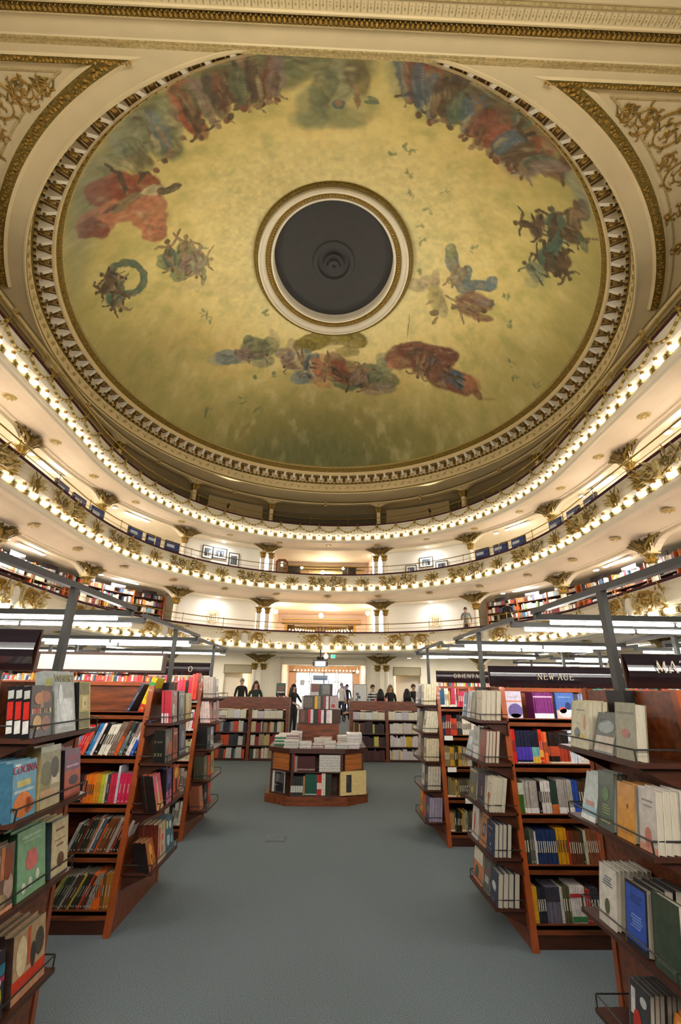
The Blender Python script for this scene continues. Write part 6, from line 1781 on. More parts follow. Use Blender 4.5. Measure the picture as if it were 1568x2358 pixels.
# ------------------------------------------------------------------ rows of spines
ORD = ['top', 'second', 'third', 'fourth', 'bottom']
NAME = {'L1': 'nearest left bookcase', 'L2': 'second left bookcase', 'L3': 'third left bookcase', 'R1': 'nearest right bookcase', 'R2': 'second right bookcase', 'R3': 'third right bookcase'}
GP = {'L1': (-1, 1.36, 2.45), 'L2': (-1, 1.42, 4.40), 'L3': (-1, 1.52, 6.40), 'R1': (1, 1.40, 2.25), 'R2': (1, 1.40, 4.22), 'R3': (1, 1.36, 6.25)}
BK = BK1            # every book past the nearest three hundred
_used = {}
def uniq(lb):
    _used[lb] = _used.get(lb, 0) + 1
    return lb
def row(g, lvl, start, items, stuff=False, lean0=0.0, depth=.15):
    sd, xa, yc = GP[g]
    z = SHZ[4 - lvl]
    n0, n1 = (-.48, -.34)
    yf = yc + n0 + (n1 - n0) * z / 1.61 + .035
    lx = start
    prev = None
    rr_ = random.Random(g + str(lvl))
    for it in items:
        n, t, h, c, word = it[:5]
        band = it[5] if len(it) > 5 and it[5] else None
        lean = it[6] if len(it) > 6 else lean0
        t, h = t / 1000, h / 1000
        if word is None:
            lx += t * n; prev = None; continue
        where = '%s shelf of %s' % (ORD[lvl], NAME[g])
        grp = 'books on the %s' % where
        stf = stuff or n > 3 or (g == 'R2' and n > 2)
        short = ' '.join(word.split(' with')[0].split()[:4])
        for k in range(n):
            hh = h
            tt = t / max(.3, math.cos(lean))
            zz = z + abs(math.sin(lean)) * (t if (lean > 0) else 0)
            x = sd * xa + (lx if sd > 0 else -lx - tt)
            if lean < 0: zz = z
            jy = rr_.uniform(0, .008)
            lb = '%s, %s' % (word, where) if n == 1 else '%s of %d %ss from the aisle, %s' % (('first', 'second', 'third')[min(k, 2)], n, short, where)
            if stf:
                T = Matrix.Translation((x, yf + jy, zz)) @ Matrix.Rotation(lean, 4, 'Y')
                BK.box(0, t * .90, rr_.uniform(0, .006), depth, 0, hh * rr_.uniform(.985, 1), H(c), T)
                if t > .012 and not band: BK.box(t * .25, t * .65, -.001, .001, hh * .35, hh * .68, H('d8cfb8' if sum(hexc(c)) < .7 else '5a4a40'), T)
                for (bc, f0, f1) in (band or ()): BK.box(-.0004, t * .94 + .0004, -.001, 0, hh * f0, hh * f1, H(bc), T)
            else:
                spine_book(x, yf + jy, zz, t * .95, hh, depth, c, lean, 0, lb, grp, band=tuple(band) if band else None, title=t > .012)
            lx += tt
    return lx
# second left bookcase, from the aisle end outwards
row('L2', 0, .05, [(1, 45, 275, 'e8c51c', 'thick yellow cookery book with a red foot, leaning', (('c83a20', 0, .22), ('3f9a4a', .72, .86)), .30), (1, 70, 10, '000000', None), (1, 22, 235, '3c4660', 'dark blue book leaning alone', None, .42)], depth=.2)
row('L2', 1, .03, [(1, 18, 225, '3a2a24', 'dark brown book'), (1, 20, 262, '1d1c20', 'black book', (('2c4c8c', .8, 1),)), (1, 26, 262, '2457b0', 'tall blue cocktail book', (('e8e8ec', .45, .8),)), (1, 32, 245, 'e4d8d0', 'pinkish white book', (('8c7a6c', .55, 1),)), (1, 22, 240, '23241f', 'black book with pale speckles', (('6d7268', .2, .3), ('6d7268', .6, .7))), (1, 34, 248, '5f6e6c', 'grey teal book', (('38403c', .6, 1),)), (1, 26, 255, 'd8541c', 'bright orange book', (('6b3a24', .55, 1),)), (2, 24, 250, '7a6556', 'brown grey volume'), (4, 18, 232, 'e3dcc8', 'slim cream paperback'), (1, 34, 240, '1c1a18', 'thick black book'), (1, 20, 240, 'ead8d4', 'pale pink book'), (2, 16, 238, '2f7cb4', 'sky blue paperback'), (1, 15, 232, '243038', 'thin dark slate book'), (1, 20, 232, 'e8603c', 'orange red book'), (3, 17, 225, 'd4242c', 'scarlet paperback'), (2, 17, 222, '8f9cc0', 'lavender blue paperback'), (1, 18, 220, '4ab0c4', 'turquoise book')], lean0=.34)
row('L2', 2, .04, [(3, 30, 205, 'cf2a50', 'crimson pink volume'), (1, 18, 255, 'cfd3dc', 'tall pale grey book'), (2, 24, 200, 'd8304c', 'raspberry red volume'), (1, 26, 195, '4a4340', 'charcoal book'), (1, 16, 196, 'e4dcb4', 'ivory book'), (2, 16, 196, 'c8c83a', 'lime yellow paperback'), (2, 20, 200, 'e6962a', 'amber orange paperback'), (5, 15, 192, 'ee7a20', 'vivid orange paperback'), (1, 16, 190, '8c3a34', 'brick red book'), (4, 15, 188, '23231f', 'black paperback with white dots', (('c8c8c0', .15, .25), ('c8c8c0', .4, .46))), (1, 14, 170, 'd84a2a', 'small red orange book'), (1, 26, 150, 'd8e020', 'short neon yellow book'), (1, 24, 140, '5c6e70', 'short slate book'), (2, 20, 150, '8fa6a0', 'small grey green volume')])
row('L2', 3, .03, [(1, 22, 215, 'b8a8a0', 'pale grey book'), (2, 20, 225, '2c2620', 'black brown volume'), (1, 20, 240, '8c2f1c', 'dark red book'), (2, 12, 235, '9c968c', 'thin grey paperback'), (3, 22, 230, '744426', 'russet brown volume'), (1, 14, 190, 'e4661c', 'short orange book'), (1, 26, 225, '4e5864', 'blue grey book'), (1, 14, 225, 'd4c8c4', 'thin whitish book'), (1, 16, 240, '96643a', 'tan book'), (3, 18, 220, '38382c', 'dark olive volume'), (1, 12, 230, '8a2418', 'thin red book'), (2, 20, 180, '2f3428', 'short dark green volume'), (1, 24, 190, 'a09890', 'ash grey book')], lean0=.36)
row('L2', 4, .03, [(3, 20, 215, 'a8702a', 'ochre brown volume'), (1, 22, 205, '6e4824', 'brown book'), (4, 15, 215, 'ee6c1c', 'glowing orange paperback'), (2, 18, 220, '8a8274', 'stone grey paperback', None, .3), (2, 20, 210, '5c2f20', 'chestnut volume', None, .4), (1, 14, 225, 'c4402a', 'tomato red book', None, .42), (3, 16, 225, '2d3020', 'blackish green volume', None, .44), (1, 14, 225, 'c8a83a', 'thin mustard book', None, .46), (2, 20, 220, '4a3a2a', 'umber volume', None, .46), (1, 14, 230, 'c4bcae', 'thin silver grey book', None, .48), (3, 18, 215, '3c4030', 'moss dark volume', None, .5), (2, 14, 215, '8c8a3c', 'olive yellow paperback', None, .5)], depth=.17)
# second right bookcase
def rb(*a): return a
row('R2', 0, .27, [(12, 13, 200, '7c2a72', 'purple paperback with a white foot', (('f0e6ee', 0, .22), ('d8a8cc', .8, .86)))])
row('R2', 0, .64, [(6, 15, 190, '8c94b4', 'misty blue paperback with a white foot', (('eee6e0', 0, .2), ('e0b090', .2, .26))), (1, 24, 200, 'cfc7b8', 'stone coloured book'), (1, 18, 225, 'a84aa8', 'thin magenta book'), (5, 17, 232, '2f9a94', 'teal paperback'), (5, 15, 228, '3a4668', 'slate blue paperback', (('c8ccd4', .86, .94),)), (2, 30, 210, 'c4b49c', 'beige volume')])
row('R2', 1, .02, [(1, 22, 150, '4a6a8c', 'short steel blue book'), (3, 13, 240, 'd6281e', 'scarlet paperback'), (9, 13.5, 232, '20233a', 'navy paperback with a violet foot', (('4a3aa0', .12, .5), ('c8c8d8', .02, .06))), (4, 14, 232, '1f2430', 'rainbow footed paperback', (('d8b040', 0, .22), ('6aa8a0', .22, .5))), (2, 14, 240, 'c8301c', 'red orange paperback with a gold middle', (('e8a040', .2, .4),)), (3, 14, 225, 'e86a30', 'salmon orange paperback'), (6, 14, 225, '2a1c16', 'black paperback with a terracotta middle', (('b84a2c', .25, .55), ('d8c8b0', .02, .08))), (6, 14, 228, 'a83a24', 'brick paperback with a black top', (('221814', .6, 1), ('e0c8a8', .02, .08))), (4, 18, 235, 'd0d4da', 'silver white paperback'), (2, 34, 235, 'dcd0c4', 'thick oatmeal volume'), (2, 42, 235, 'd43a28', 'wide red volume with pale lettering', (('f0d8c8', .6, .66), ('f0d8c8', .42, .48)))])
row('R2', 2, .02, [(4, 17, 200, '3f6a2a', 'grass green paperback', (('b8c0a8', .62, 1),)), (7, 15, 212, 'a8a094', 'ash grey paperback with a white foot', (('e6e0d8', 0, .18),)), (1, 22, 212, '1b1a1a', 'black book'), (5, 15, 212, 'd8d2c8', 'off white paperback'), (3, 17, 210, '2c4034', 'bottle green paperback', (('c86a30', 0, .3),)), (8, 14.5, 222, 'a49c92', 'warm grey paperback', (('ece6de', 0, .2),)), (3, 15, 218, '2c4a9a', 'royal blue paperback', (('3c5cc8', 0, .2),)), (6, 16, 212, '4a3422', 'dark brown paperback'), (3, 22, 215, '6d7c80', 'slate grey volume')])
row('R2', 3, .02, [(3, 20, 215, '34362c', 'olive black volume'), (2, 18, 205, '5c5c50', 'khaki grey paperback'), (1, 12, 200, 'd8d0c8', 'thin white book'), (10, 15, 208, '26375c', 'deep blue paperback'), (4, 19, 222, 'd89a18', 'golden yellow volume'), (1, 12, 205, 'b83024', 'thin crimson book'), (6, 15, 200, '6a3a22', 'mid brown paperback'), (1, 16, 205, '2e4434', 'pine green book'), (1, 20, 208, 'cfc4a0', 'cream book'), (6, 14, 212, '8c5236', 'rust brown paperback'), (2, 17, 205, 'c4542a', 'burnt orange paperback')])
row('R2', 4, .02, [(1, 14, 205, '3c4a2c', 'thin moss green book'), (1, 14, 205, 'd8c8a8', 'thin buff book'), (2, 16, 205, 'd49c1c', 'egg yolk yellow paperback'), (4, 15, 200, '24262c', 'blue black paperback'), (7, 14, 205, '6a6470', 'mauve grey paperback', (('3a3640', .6, 1),)), (1, 18, 205, 'cfcabc', 'chalk white book'), (3, 18, 205, '5c5a3c', 'olive paperback'), (7, 15, 210, 'dcd2c8', 'white paperback with red and green bands', (('b8302c', .70, .80), ('3a7a48', .06, .2))), (2, 16, 190, 'b83028', 'cherry red paperback'), (3, 20, 200, '3a3c40', 'graphite volume')])
# face-out pair on its top shelf
def front_cover(x, y, z, wdt, h, t, cover, art, label, grp):
    e = empty('book', (x, y, z), label=label, cat='book', group=grp)
    b = MB(); b.box(0, wdt, 0, .002, 0, h, H(cover)); b.box(0, wdt, t - .002, t, 0, h, H(cover)); b.box(-.001, .002, 0, t, 0, h, H(cover)); b.build('cover', e)
    b = MB(); b.box(.002, wdt - .003, .002, t - .002, .003, h - .004, PAGES); b.build('pages', e)
    b = MB()
    for q in art:
        if q[0] == 'r': b.box(q[1] * wdt, q[2] * wdt, -.0008, 0, q[3] * h, q[4] * h, H(q[5]))
        else:
            vs = [((q[1] + q[3] * math.cos(a)) * wdt, -.0012, (q[2] + q[4] * math.sin(a)) * h) for a in np.linspace(0, 2 * PI, 15)[:-1]]
            b.add(vs, [tuple(range(14))], H(q[5]))
    b.build('cover_print', e)
    BOOKN[0] += 1
front_cover(1.43, 3.89, 1.38, .14, .205, .03, 'cfc4d4', [('r', 0, 1, .62, .66, 'd8744a'), ('e', .6, .3, .42, .26, '6c5c94'), ('e', .6, .12, .3, .08, 'e8e0ec'), ('r', .3, .7, .12, .2, 'd05a48'), ('r', .2, .8, .78, .80, 'a898a8')], 'lilac mountain landscape book facing out on the top shelf of the second right bookcase', 'face out books on the top shelf')
front_cover(1.845, 3.89, 1.38, .15, .20, .03, '4a6cb0', [('r', 0, 1, 0, .35, 'd8b0a0'), ('e', .35, .35, .2, .12, 'c8584a'), ('e', .65, .5, .16, .14, '2c3a68'), ('e', .5, .25, .4, .16, 'e4d8dc'), ('r', .15, .85, .82, .84, 'a8bce0')], 'blue pebble picture book facing out on the top shelf of the second right bookcase', 'face out books on the top shelf')
front_cover(1.405, 3.885, 1.38, .02, .21, .03, 'd8c838', [('r', 0, 1, 0, .3, 'e8e0a0')], 'thin yellow book at the aisle end of the top shelf of the second right bookcase', 'face out books on the top shelf')
# third bookcases: crowded rows, past the three hundred nearest
def mixrow(g, lvl, start, L, seed, cols, hm):
    r_ = random.Random(seed); it = []; a = 0
    while a < L:
        n = r_.choice((1, 1, 2, 3, 5)); t = r_.uniform(12, 24)
        it.append((n, t, hm * 1000 * r_.uniform(.8, 1), r_.choice(cols), 'x', (('e8e0d0', 0, .12),) if r_.random() < .3 else None, r_.choice((0, 0, 0, .08)))); a += n * t / 1000
    row(g, lvl, start, it, stuff=True)
A_ = ['e8e0cc', 'd8c8a8', '2f4a68', '1f5a78', 'd83a2c', 'e8a030', 'e8682c', 'c8c8cc', '8fa8b8', 'f0e8d8', 'c43050', 'b87848', 'efe7c8']
B_ = ['d84a30', 'e8e0d0', '3a3a38', '2f5a3c', 'c8a048', '6a5a98', 'd87848', 'efe6d0', '8c2c28', '1f3450', 'c8c838']
C_ = ['2c2a22', '44482c', 'b8a880', '5c5440', '8c7a50', 'd0c8b4', 'c89a38', '30302c']
mixrow('R3', 0, .02, 1.1, 1, A_, .22); mixrow('R3', 1, .02, 1.1, 2, B_, .23); mixrow('R3', 2, .02, 1.1, 3, C_ + ['3c4a1c', '9a3a28'], .22); mixrow('R3', 3, .02, 1.1, 4, C_, .2); mixrow('R3', 4, .02, 1.1, 5, C_ + ['b88a58'], .2)
D_ = ['e0405a', 'e83a3c', 'd8324a', 'f0a090', 'efe2d8', 'e85a5c', 'c8283c', 'e8c0a8', 'd8c060']
mixrow('L3', 0, .02, 1.6, 6, D_, .25); mixrow('L3', 1, .02, .8, 7, ['d83040', 'e8e0d8', 'c8505c', 'e8c8a8', 'efe8d8'], .24); mixrow('L3', 2, .02, .8, 8, ['e8e0b8', 'd8cfa8', 'c8bc90'], .24); mixrow('L3', 3, .02, .8, 9, ['b8a898', 'd8c8b8', '8c7c70'], .24); mixrow('L3', 4, .02, .8, 10, ['e0d8c8', 'c8c0b0', '2c2824', 'd8d0c0'], .26)
mixrow('L1', 0, .1, 1.6, 12, A_, .2); mixrow('R1', 0, .05, 1.6, 13, ['e8a898', 'e85a4a', 'f0c8b0', 'e83a68'], .2)
for q in range(1, 5): mixrow('L1', q, .03, 1.5, 20 + q, A_, .22); mixrow('R1', q, .03, 1.5, 30 + q, B_, .22)
r_ = random.Random(77)
for sd, xs, ys in ((-1, 3.65, (2.45, 4.4, 6.4, 8.5)), (1, 3.65, (2.25, 4.2, 6.25, 8.4)), (-1, 5.9, (5.0, 7.2)), (1, 5.9, (5.0, 7.2))):
    for y_ in ys:
        for lv in (0, 1):
            z = SHZ[4 - lv]; lx = .05
            while lx < 1.75:
                c = r_.choice(A_ + B_); n = r_.choice((1, 2, 4)); t = r_.uniform(.015, .03)
                for k in range(n):
                    x = sd * xs + (lx if sd > 0 else -lx - t); h = r_.uniform(.17, .24)
                    BK.box(x, x + t * .9, y_ - .33, y_ - .18, z, z + h, H(c)); lx += t
        lx = .1                     # books lying along the top boards
        while lx < 1.7:
            x = sd * xs + (lx if sd > 0 else -lx - .03); h = r_.uniform(.1, .2)
            BK.box(x, x + .026, y_ - .06, y_ + .1, 1.612, 1.612 + h * .45, H(r_.choice(A_))); lx += .03
for x0, x1, yy, cs in ((-3.2, -1.62, 6.42, A_ + D_), (1.5, 3.1, 6.27, A_ + B_), (1.55, 3.1, 4.4, ['2f9a94', '3a4668', 'e8603c', 'f0e8d8', '5a7a3c'])):
    x = x0
    while x < x1:
        t = r_.uniform(.014, .03); BK.box(x, x + t * .92, yy, yy + .14, 1.612, 1.612 + r_.uniform(.05, .085), H(r_.choice(cs))); x += t
# tall red books standing on the third left bookcase top end
for q, (h, c) in enumerate([(.30, 'e8402c'), (.29, 'f0564a'), (.24, 'd83048'), (.20, '2a2420'), (.22, 'e83a3c'), (.22, 'e0405c'), (.21, 'e85070'), (.20, 'f0d8d0')]):
    BK.box(-1.56 - .035 * (q + 1), -1.56 - .035 * q - .003, 6.0, 6.16, 1.42, 1.42 + h, H(c))
# small price strips on the third right bookcase
for q, (lx, lv) in enumerate([(.04, 1), (.05, 2), (.22, 3)]):
    b = MB(); z = SHZ[4 - lv]; b.box(1.36 + lx, 1.36 + lx + .10, 6.25 - .50 + .135 * z / 1.61, 6.25 - .495 + .135 * z / 1.61, z - .045, z + .003, WHITE)
    b.build('shelf_label', label='small white paper price strip on the %s shelf edge of the third right bookcase' % ORD[lv], cat='price strip')

# ------------------------------------------------------------------ face-out stacks on the aisle-end ledges
def stack(g, li, off, wdt, h, t, n, cover, art, word, tilt=.06, spinec=None, marks=None, ind=True):
    """off = distance along the ledge from its near end; n copies deep"""
    sd, xa, yc = GP[g]
    z, y0, y1 = LEDGE[g][li]
    f = {'L1': .86, 'R1': .83, 'R2': .88}.get(g, 1.0)
    h *= f; wdt *= min(1, f + .06); off *= min(1, f + .10); tilt = max(tilt, .0) + {'L1': .13, 'R1': .13, 'R2': .10}.get(g, .06)
    where = 'on %s ledge of %s' % ({0: 'top', 1: 'second', 2: 'third', 3: 'fourth', 4: 'fifth'}[li], NAME[g])
    grp = 'books %s' % where
    xin = sd * xa      # panel plane
    y = yc + y0 + off
    s = -sd
    xf = xin + s * .200
    n = max(1, min(n, int((.195 - h * math.sin(tilt)) / (t * 1.08)) + 1)) if n > 1 else 1
    face_book(sd, xf, y, wdt, h, t, z + .001, cover, art, '%s %s' % (word, where), grp, tilt=tilt, spinec=spinec)
    for k in range(1, n):
        if g[1] == '2' and k > 3: break
        plain_copy(sd, xf - s * t * 1.08 * k, y + .004 * (k % 3), wdt, h * (1 + .01 * (k % 2)), t, z + .001, cover, '%s copy behind the %s, %s' % (('second', 'third', 'fourth', 'fifth', 'sixth', 'seventh', 'eighth', 'ninth')[k - 1], ' '.join(word.replace(' book', '').split()[:4]), where), grp, tilt=tilt, spinec=spinec, marks=marks)
# nearest left bookcase
stack('L1', 0, .0, .165, .23, .032, 3, '2c211c', [('r', .06, .94, .45, .55, 'c8b8a0'), ('t', '101', .25, .5, .035, 'b02a22'), ('t', 'BEER', .66, .5, .03, '5c4430'), ('e', .35, .75, .22, .12, 'b8743a'), ('e', .7, .78, .2, .12, '9c5428'), ('e', .3, .28, .2, .14, 'c8964e'), ('e', .7, .25, .22, .15, '8c4a28'), ('r', .42, .58, .56, .9, 'a87844'), ('s', .1, .34, 'd8d4cc'), ('s', .36, .7, 'c42a20'), ('s', .76, .92, 'b8b8b0')], 'black beer book with glasses on its cover', spinec='1a1718', marks=[(.1, .34, 'd8d4cc'), (.36, .7, 'c42a20'), (.76, .92, 'b8b8b0')])
stack('L1', 0, .19, .19, .305, .04, 2, 'aab0ae', [('t', 'WHISKY', .5, .88, .045, '8c8a4e'), ('r', .1, .9, .08, .55, 'c8cfd0'), ('e', .55, .35, .3, .2, 'dfe6e8'), ('e', .3, .6, .1, .18, 'e8eef2'), ('s', .3, .9, '8c8a4e')], 'large silver wrapped whisky book', tilt=.12, spinec='8d918c')
stack('L1', 0, .40, .12, .25, .035, 2, 'b0a54a', [('r', .3, .7, .40, .68, 'd8c08c'), ('r', .42, .58, .49, .57, '8c7c48')] + [('r', .08 + .12 * k, .13 + .12 * k, .02, .36, '3c4436') for k in range(7)] + [('r', .08 + .12 * k, .13 + .12 * k, .72, .98, '4a5040') for k in range(7)], 'olive gold book with dark rays and beige label', spinec='1c1c1a')
stack('L1', 1, .0, .17, .235, .028, 5, '5ea0bc', [('t', 'COCINA', .5, .85, .04, 'a8304a'), ('e', .45, .24, .36, .22, 'e07a20'), ('e', .7, .2, .2, .14, 'c85c18'), ('r', .2, .75, .55, .66, 'c8b860'), ('r', .1, .3, .88, .96, 'd8e8ee'), ('r', .1, .9, .45, .5, 'b8c8c8')], 'light blue cookbook with a golden bird', spinec='3c6a80')
stack('L1', 1, .19, .17, .275, .03, 2, 'a09a74', [('r', 0, 1, .9, 1, 'c8cab0'), ('e', .7, .62, .2, .18, '3c3a30'), ('e', .3, .55, .24, .2, '6c6a48'), ('r', .05, .95, .0, .28, 'c0b088'), ('e', .35, .22, .3, .08, 'c89a70'), ('r', .1, .5, .3, .4, '8c8658'), ('r', .55, .95, .35, .5, 'd8ceb0')], 'shiny garden scene book in grey green', spinec='c8b070')
stack('L1', 1, .39, .155, .235, .04, 3, '7a4a6a', [('r', 0, 1, 0, .55, 'b85438'), ('e', .55, .34, .3, .10, '3a3440'), ('r', .5, .85, .36, .39, 'd8b8a0'), ('r', .1, .9, .62, .66, 'c89ab0'), ('r', .2, .8, .78, .84, 'a83a58'), ('r', 0, 1, .0, .06, 'd86438')], 'purple and rust red cookbook', spinec='241c24')
stack('L1', 2, -.02, .17, .25, .03, 3, '6e5646', [('r', .1, .45, .4, .85, 'c8c0b4'), ('e', .28, .85, .17, .06, 'c8c0b4'), ('e', .75, .7, .15, .25, '8c4a2c'), ('e', .8, .35, .18, .2, 'b89a88'), ('r', .5, .62, .5, .98, 'c47a4a'), ('r', 0, 1, 0, .06, 'e0a078'), ('e', .4, .18, .4, .12, 'a8906a')], 'brown patterned book with a white arched label', spinec='3a3432')
stack('L1', 2, .17, .21, .27, .028, 4, '7fae84', [('e', .5, .5, .22, .15, 'd4706a'), ('r', .35, .65, .62, .66, 'd4706a'), ('r', .15, .85, .86, .9, 'a8c8a8'), ('r', .2, .8, .8, .82, 'a8c8a8'), ('e', .22, .15, .07, .08, 'd8dcc8'), ('e', .45, .18, .07, .08, 'c8ccb8'), ('e', .7, .24, .07, .08, 'd8dcc8')], 'mint green book with a coral red pot', tilt=.1, spinec='2f5c3a')
stack('L1', 2, .41, .15, .25, .028, 4, 'cfbf94', [('r', 0, 1, 0, .02, '6c7a80'), ('r', 0, 1, .97, 1, '6c7a80'), ('e', .55, .25, .2, .13, '6c4a30'), ('r', .25, .75, .78, .82, '8c5a4a'), ('r', .2, .8, .6, .63, 'a88a6a'), ('r', .3, .7, .5, .54, '8c6a50')], 'beige recipe book with a brown pine cone', spinec='3c4a4c')
stack('L1', 3, .02, .23, .24, .03, 4, '2a2430', [('r', 0, 1, .62, .78, '2c7a94'), ('r', 0, 1, .52, .6, 'a83058'), ('e', .72, .3, .22, .26, 'b0a828'), ('e', .75, .52, .16, .1, 'd8d4d0'), ('r', 0, .6, 0, .1, 'b89070')], 'dark book with blue and magenta stripes', spinec='3a2c28')
stack('L1', 3, .29, .24, .25, .035, 4, 'b89a74', [('r', 0, 1, .0, .1, 'c8906a'), ('r', 0, 1, .12, .32, 'cf3a18'), ('e', .25, .62, .16, .3, 'e0cca0'), ('r', .42, .52, .4, .98, 'b85a30'), ('e', .8, .62, .15, .22, '4a4238'), ('e', .6, .5, .08, .2, '3c3230')], 'tan book with a broad orange red band', spinec='44302a')
# second left bookcase
stack('L2', 0, .02, .16, .24, .018, 7, '9c4a48', [('t', '1001', .55, .88, .035, 'd8c8c0'), ('e', .4, .4, .22, .2, 'c8c4b4'), ('e', .7, .3, .2, .22, '8c8a7c'), ('r', 0, 1, 0, .1, 'b0a898')], 'dusty red book with a photo of jars', spinec='c03040', marks=[(.0, .3, 'd8d0d0')])
stack('L2', 0, .22, .17, .235, .03, 4, '5a5c54', [('e', .5, .5, .3, .3, '8c9088'), ('e', .55, .3, .2, .2, 'b8b8b0'), ('r', .1, .9, .86, .9, 'a8a898')], 'grey green book with a pale figure', spinec='24262a')
stack('L2', 0, .43, .18, .21, .02, 4, 'c0a858', [('e', .4, .5, .2, .3, 'd8b070'), ('r', .6, .9, .1, .9, 'a88a48')], 'mustard yellow map book', spinec='8c7a4a')
stack('L2', 1, .0, .17, .23, .020, 9, '6a6258', [('r', .5, 1, .2, .6, 'b85a3a'), ('e', .3, .6, .2, .2, '8a8a80'), ('r', .0, 1, .9, 1, '4a4a44')], 'grey book with a rust brown picture', spinec='1a1a16', marks=[(.2, .3, '5a5a3c'), (.6, .66, '5a5a3c')])
stack('L2', 1, .20, .12, .225, .02, 3, 'a85a3a', [('e', .5, .5, .3, .25, '5c3a2c'), ('r', .1, .9, .8, .86, 'd8b090')], 'terracotta book with a dark bottle', spinec='7a3c28')
stack('L2', 1, .36, .2, .24, .02, 4, '4a4c58', [('e', .5, .5, .28, .3, '8a8c98'), ('e', .6, .65, .1, .12, 'd8dce0'), ('r', .1, .9, .1, .16, 'b0b0b8')], 'glossy slate grey photo book', spinec='23242c')
stack('L2', 2, -.02, .16, .24, .022, 4, 'c8603c', [('r', 0, 1, .5, 1, 'd0486a'), ('r', .1, .9, .0, .2, 'd8a058'), ('e', .45, .5, .06, .45, 'f0d8c0'), ('r', .3, .7, .8, .85, '8c2c3c')], 'pink and orange sunset book leaning on the ledge', tilt=.22, spinec='1c1614')
stack('L2', 2, .19, .13, .24, .03, 5, '4a3c70', [('r', 0, 1, 0, .35, 'c06a88'), ('e', .5, .7, .3, .15, '6c5ca0'), ('r', .4, .6, .2, .8, '2c2450')], 'indigo book with a pink foot', spinec='1a1818')
stack('L2', 2, .36, .16, .235, .03, 4, 'c85020', [('e', .5, .75, .3, .18, 'e8c030'), ('e', .55, .4, .14, .35, '2c2420'), ('r', 0, 1, 0, .2, '8c3a1c')], 'flame orange book with a dark figure', spinec='2a1c18')
stack('L2', 3, .0, .15, .19, .03, 3, 'a85a1c', [('e', .5, .5, .22, .36, 'e89a28'), ('e', .55, .35, .12, .14, '3c2c1c'), ('r', 0, 1, 0, .1, '8c3c1c')], 'small orange brown book lying against the ledge', tilt=.25, spinec='1c1410')
stack('L2', 3, .17, .16, .25, .035, 4, 'c8b090', [('r', .1 + 0, .3, .1, .9, 'c84a3c'), ('e', .6, .3, .12, .1, 'd06a4c'), ('e', .6, .6, .12, .1, 'c8503c'), ('e', .6, .85, .12, .1, '8fa86c'), ('e', .3, .45, .1, .08, 'd8a870')], 'patterned cookbook with rows of vegetables', spinec='6c2c1c')
stack('L2', 3, .36, .21, .24, .018, 4, '3f6878', [('e', .3, .8, .13, .12, 'c8c888'), ('e', .65, .75, .13, .12, 'd8dcc8'), ('e', .35, .35, .18, .16, 'a8c0c0'), ('e', .75, .3, .12, .12, '8ab0b0')], 'blue teal book with pale bowls', tilt=.14, spinec='c8c8bc')
# nearest right bookcase
stack('R1', 0, .02, .15, .255, .045, 1, '8a8666', [('e', .5, .45, .2, .08, '9c4a3c'), ('r', .1, .9, .8, .83, '5c5a48')], 'thick beige hardback showing its pages', spinec='c9bb8e', tilt=.03)
stack('R1', 0, .19, .17, .205, .03, 3, '4a5450', [('r', .05, .95, .05, .42, 'b8ae9c'), ('e', .5, .65, .4, .16, '8c9a98'), ('e', .3, .8, .2, .06, '2c3432')], 'grey green rocky landscape book in film wrap', tilt=.2, spinec='39403c')
stack('R1', 0, .39, .18, .25, .02, 4, 'c4be98', [('e', .35, .3, .16, .12, '4a5460'), ('e', .6, .25, .2, .05, 'c8b040'), ('r', .25, .75, .78, .82, '8c8a78'), ('e', .75, .55, .06, .16, 'b87858'), ('r', .3, .5, .5, .52, '9aa080')], 'pale cream book with a small bird picture', spinec='a49c88')
stack('R1', 1, .0, .115, .25, .028, 4, 'cfc6bc', [('e', .5, .22, .18, .16, 'c87860'), ('r', .2, .8, .78, .81, '8c8a88'), ('r', .25, .75, .70, .72, '8c8a88'), ('r', 0, 1, 0, .1, 'd89a80')], 'white book with a small red seated figure', spinec='c0c4ca', tilt=.04)
stack('R1', 1, .14, .13, .24, .022, 5, 'd8962a', [('e', .6, .6, .04, .05, '5c4420'), ('r', .15, .85, .12, .14, 'a87020')], 'mustard orange plain book', spinec='8c8c90')
stack('R1', 1, .29, .13, .265, .02, 3, '4f6152', [('l', .15, .85, .4, '8c9a5c', 4), ('e', .5, .6, .2, .12, '5c8a4c'), ('r', .2, .8, .12, .16, 'a8a870')], 'dusky green book with olive lettering', spinec='46544e')
stack('R1', 1, .44, .13, .24, .02, 3, 'b4c4c0', [('r', 0, 1, .12, .3, '8cb4c0'), ('r', .2, .8, .3, .4, 'b07868'), ('r', 0, 1, 0, .1, 'dfe4e2')], 'pale blue and white leaning book', tilt=.18, spinec='c8ccc8')
stack('R1', 2, .0, .16, .27, .03, 1, '3c4a3a', [('r', .1, .9, .1, .12, '5a6a54')], 'large plain dark green book at the frame edge', tilt=.02, spinec='384434')
stack('R1', 2, .19, .15, .25, .035, 5, '1d1e28', [('r', .06, .94, .1, .95, '3558b4'), ('l', .15, .85, .8, '2a3c7c', 3), ('l', .2, .8, .5, '7c9ae0', 5)], 'bright blue book with a black border', spinec='b8b09c', tilt=.04)
stack('R1', 2, .40, .14, .25, .018, 8, 'dcd6ca', [('e', .5, .32, .15, .13, '5c6248'), ('l', .2, .8, .8, '6a7684', 4), ('e', .5, .2, .1, .02, 'b89a78')], 'white book with blue script and a small tree', spinec='b4bcc0', tilt=.05)
stack('R1', 3, .02, .2, .25, .02, 4, 'd8842a', [('e', .5, .3, .24, .2, '6c6a68'), ('r', .1, .9, .86, .92, 'e8a860')], 'orange book with a grey disc on its cover', tilt=.22, spinec='b87024')
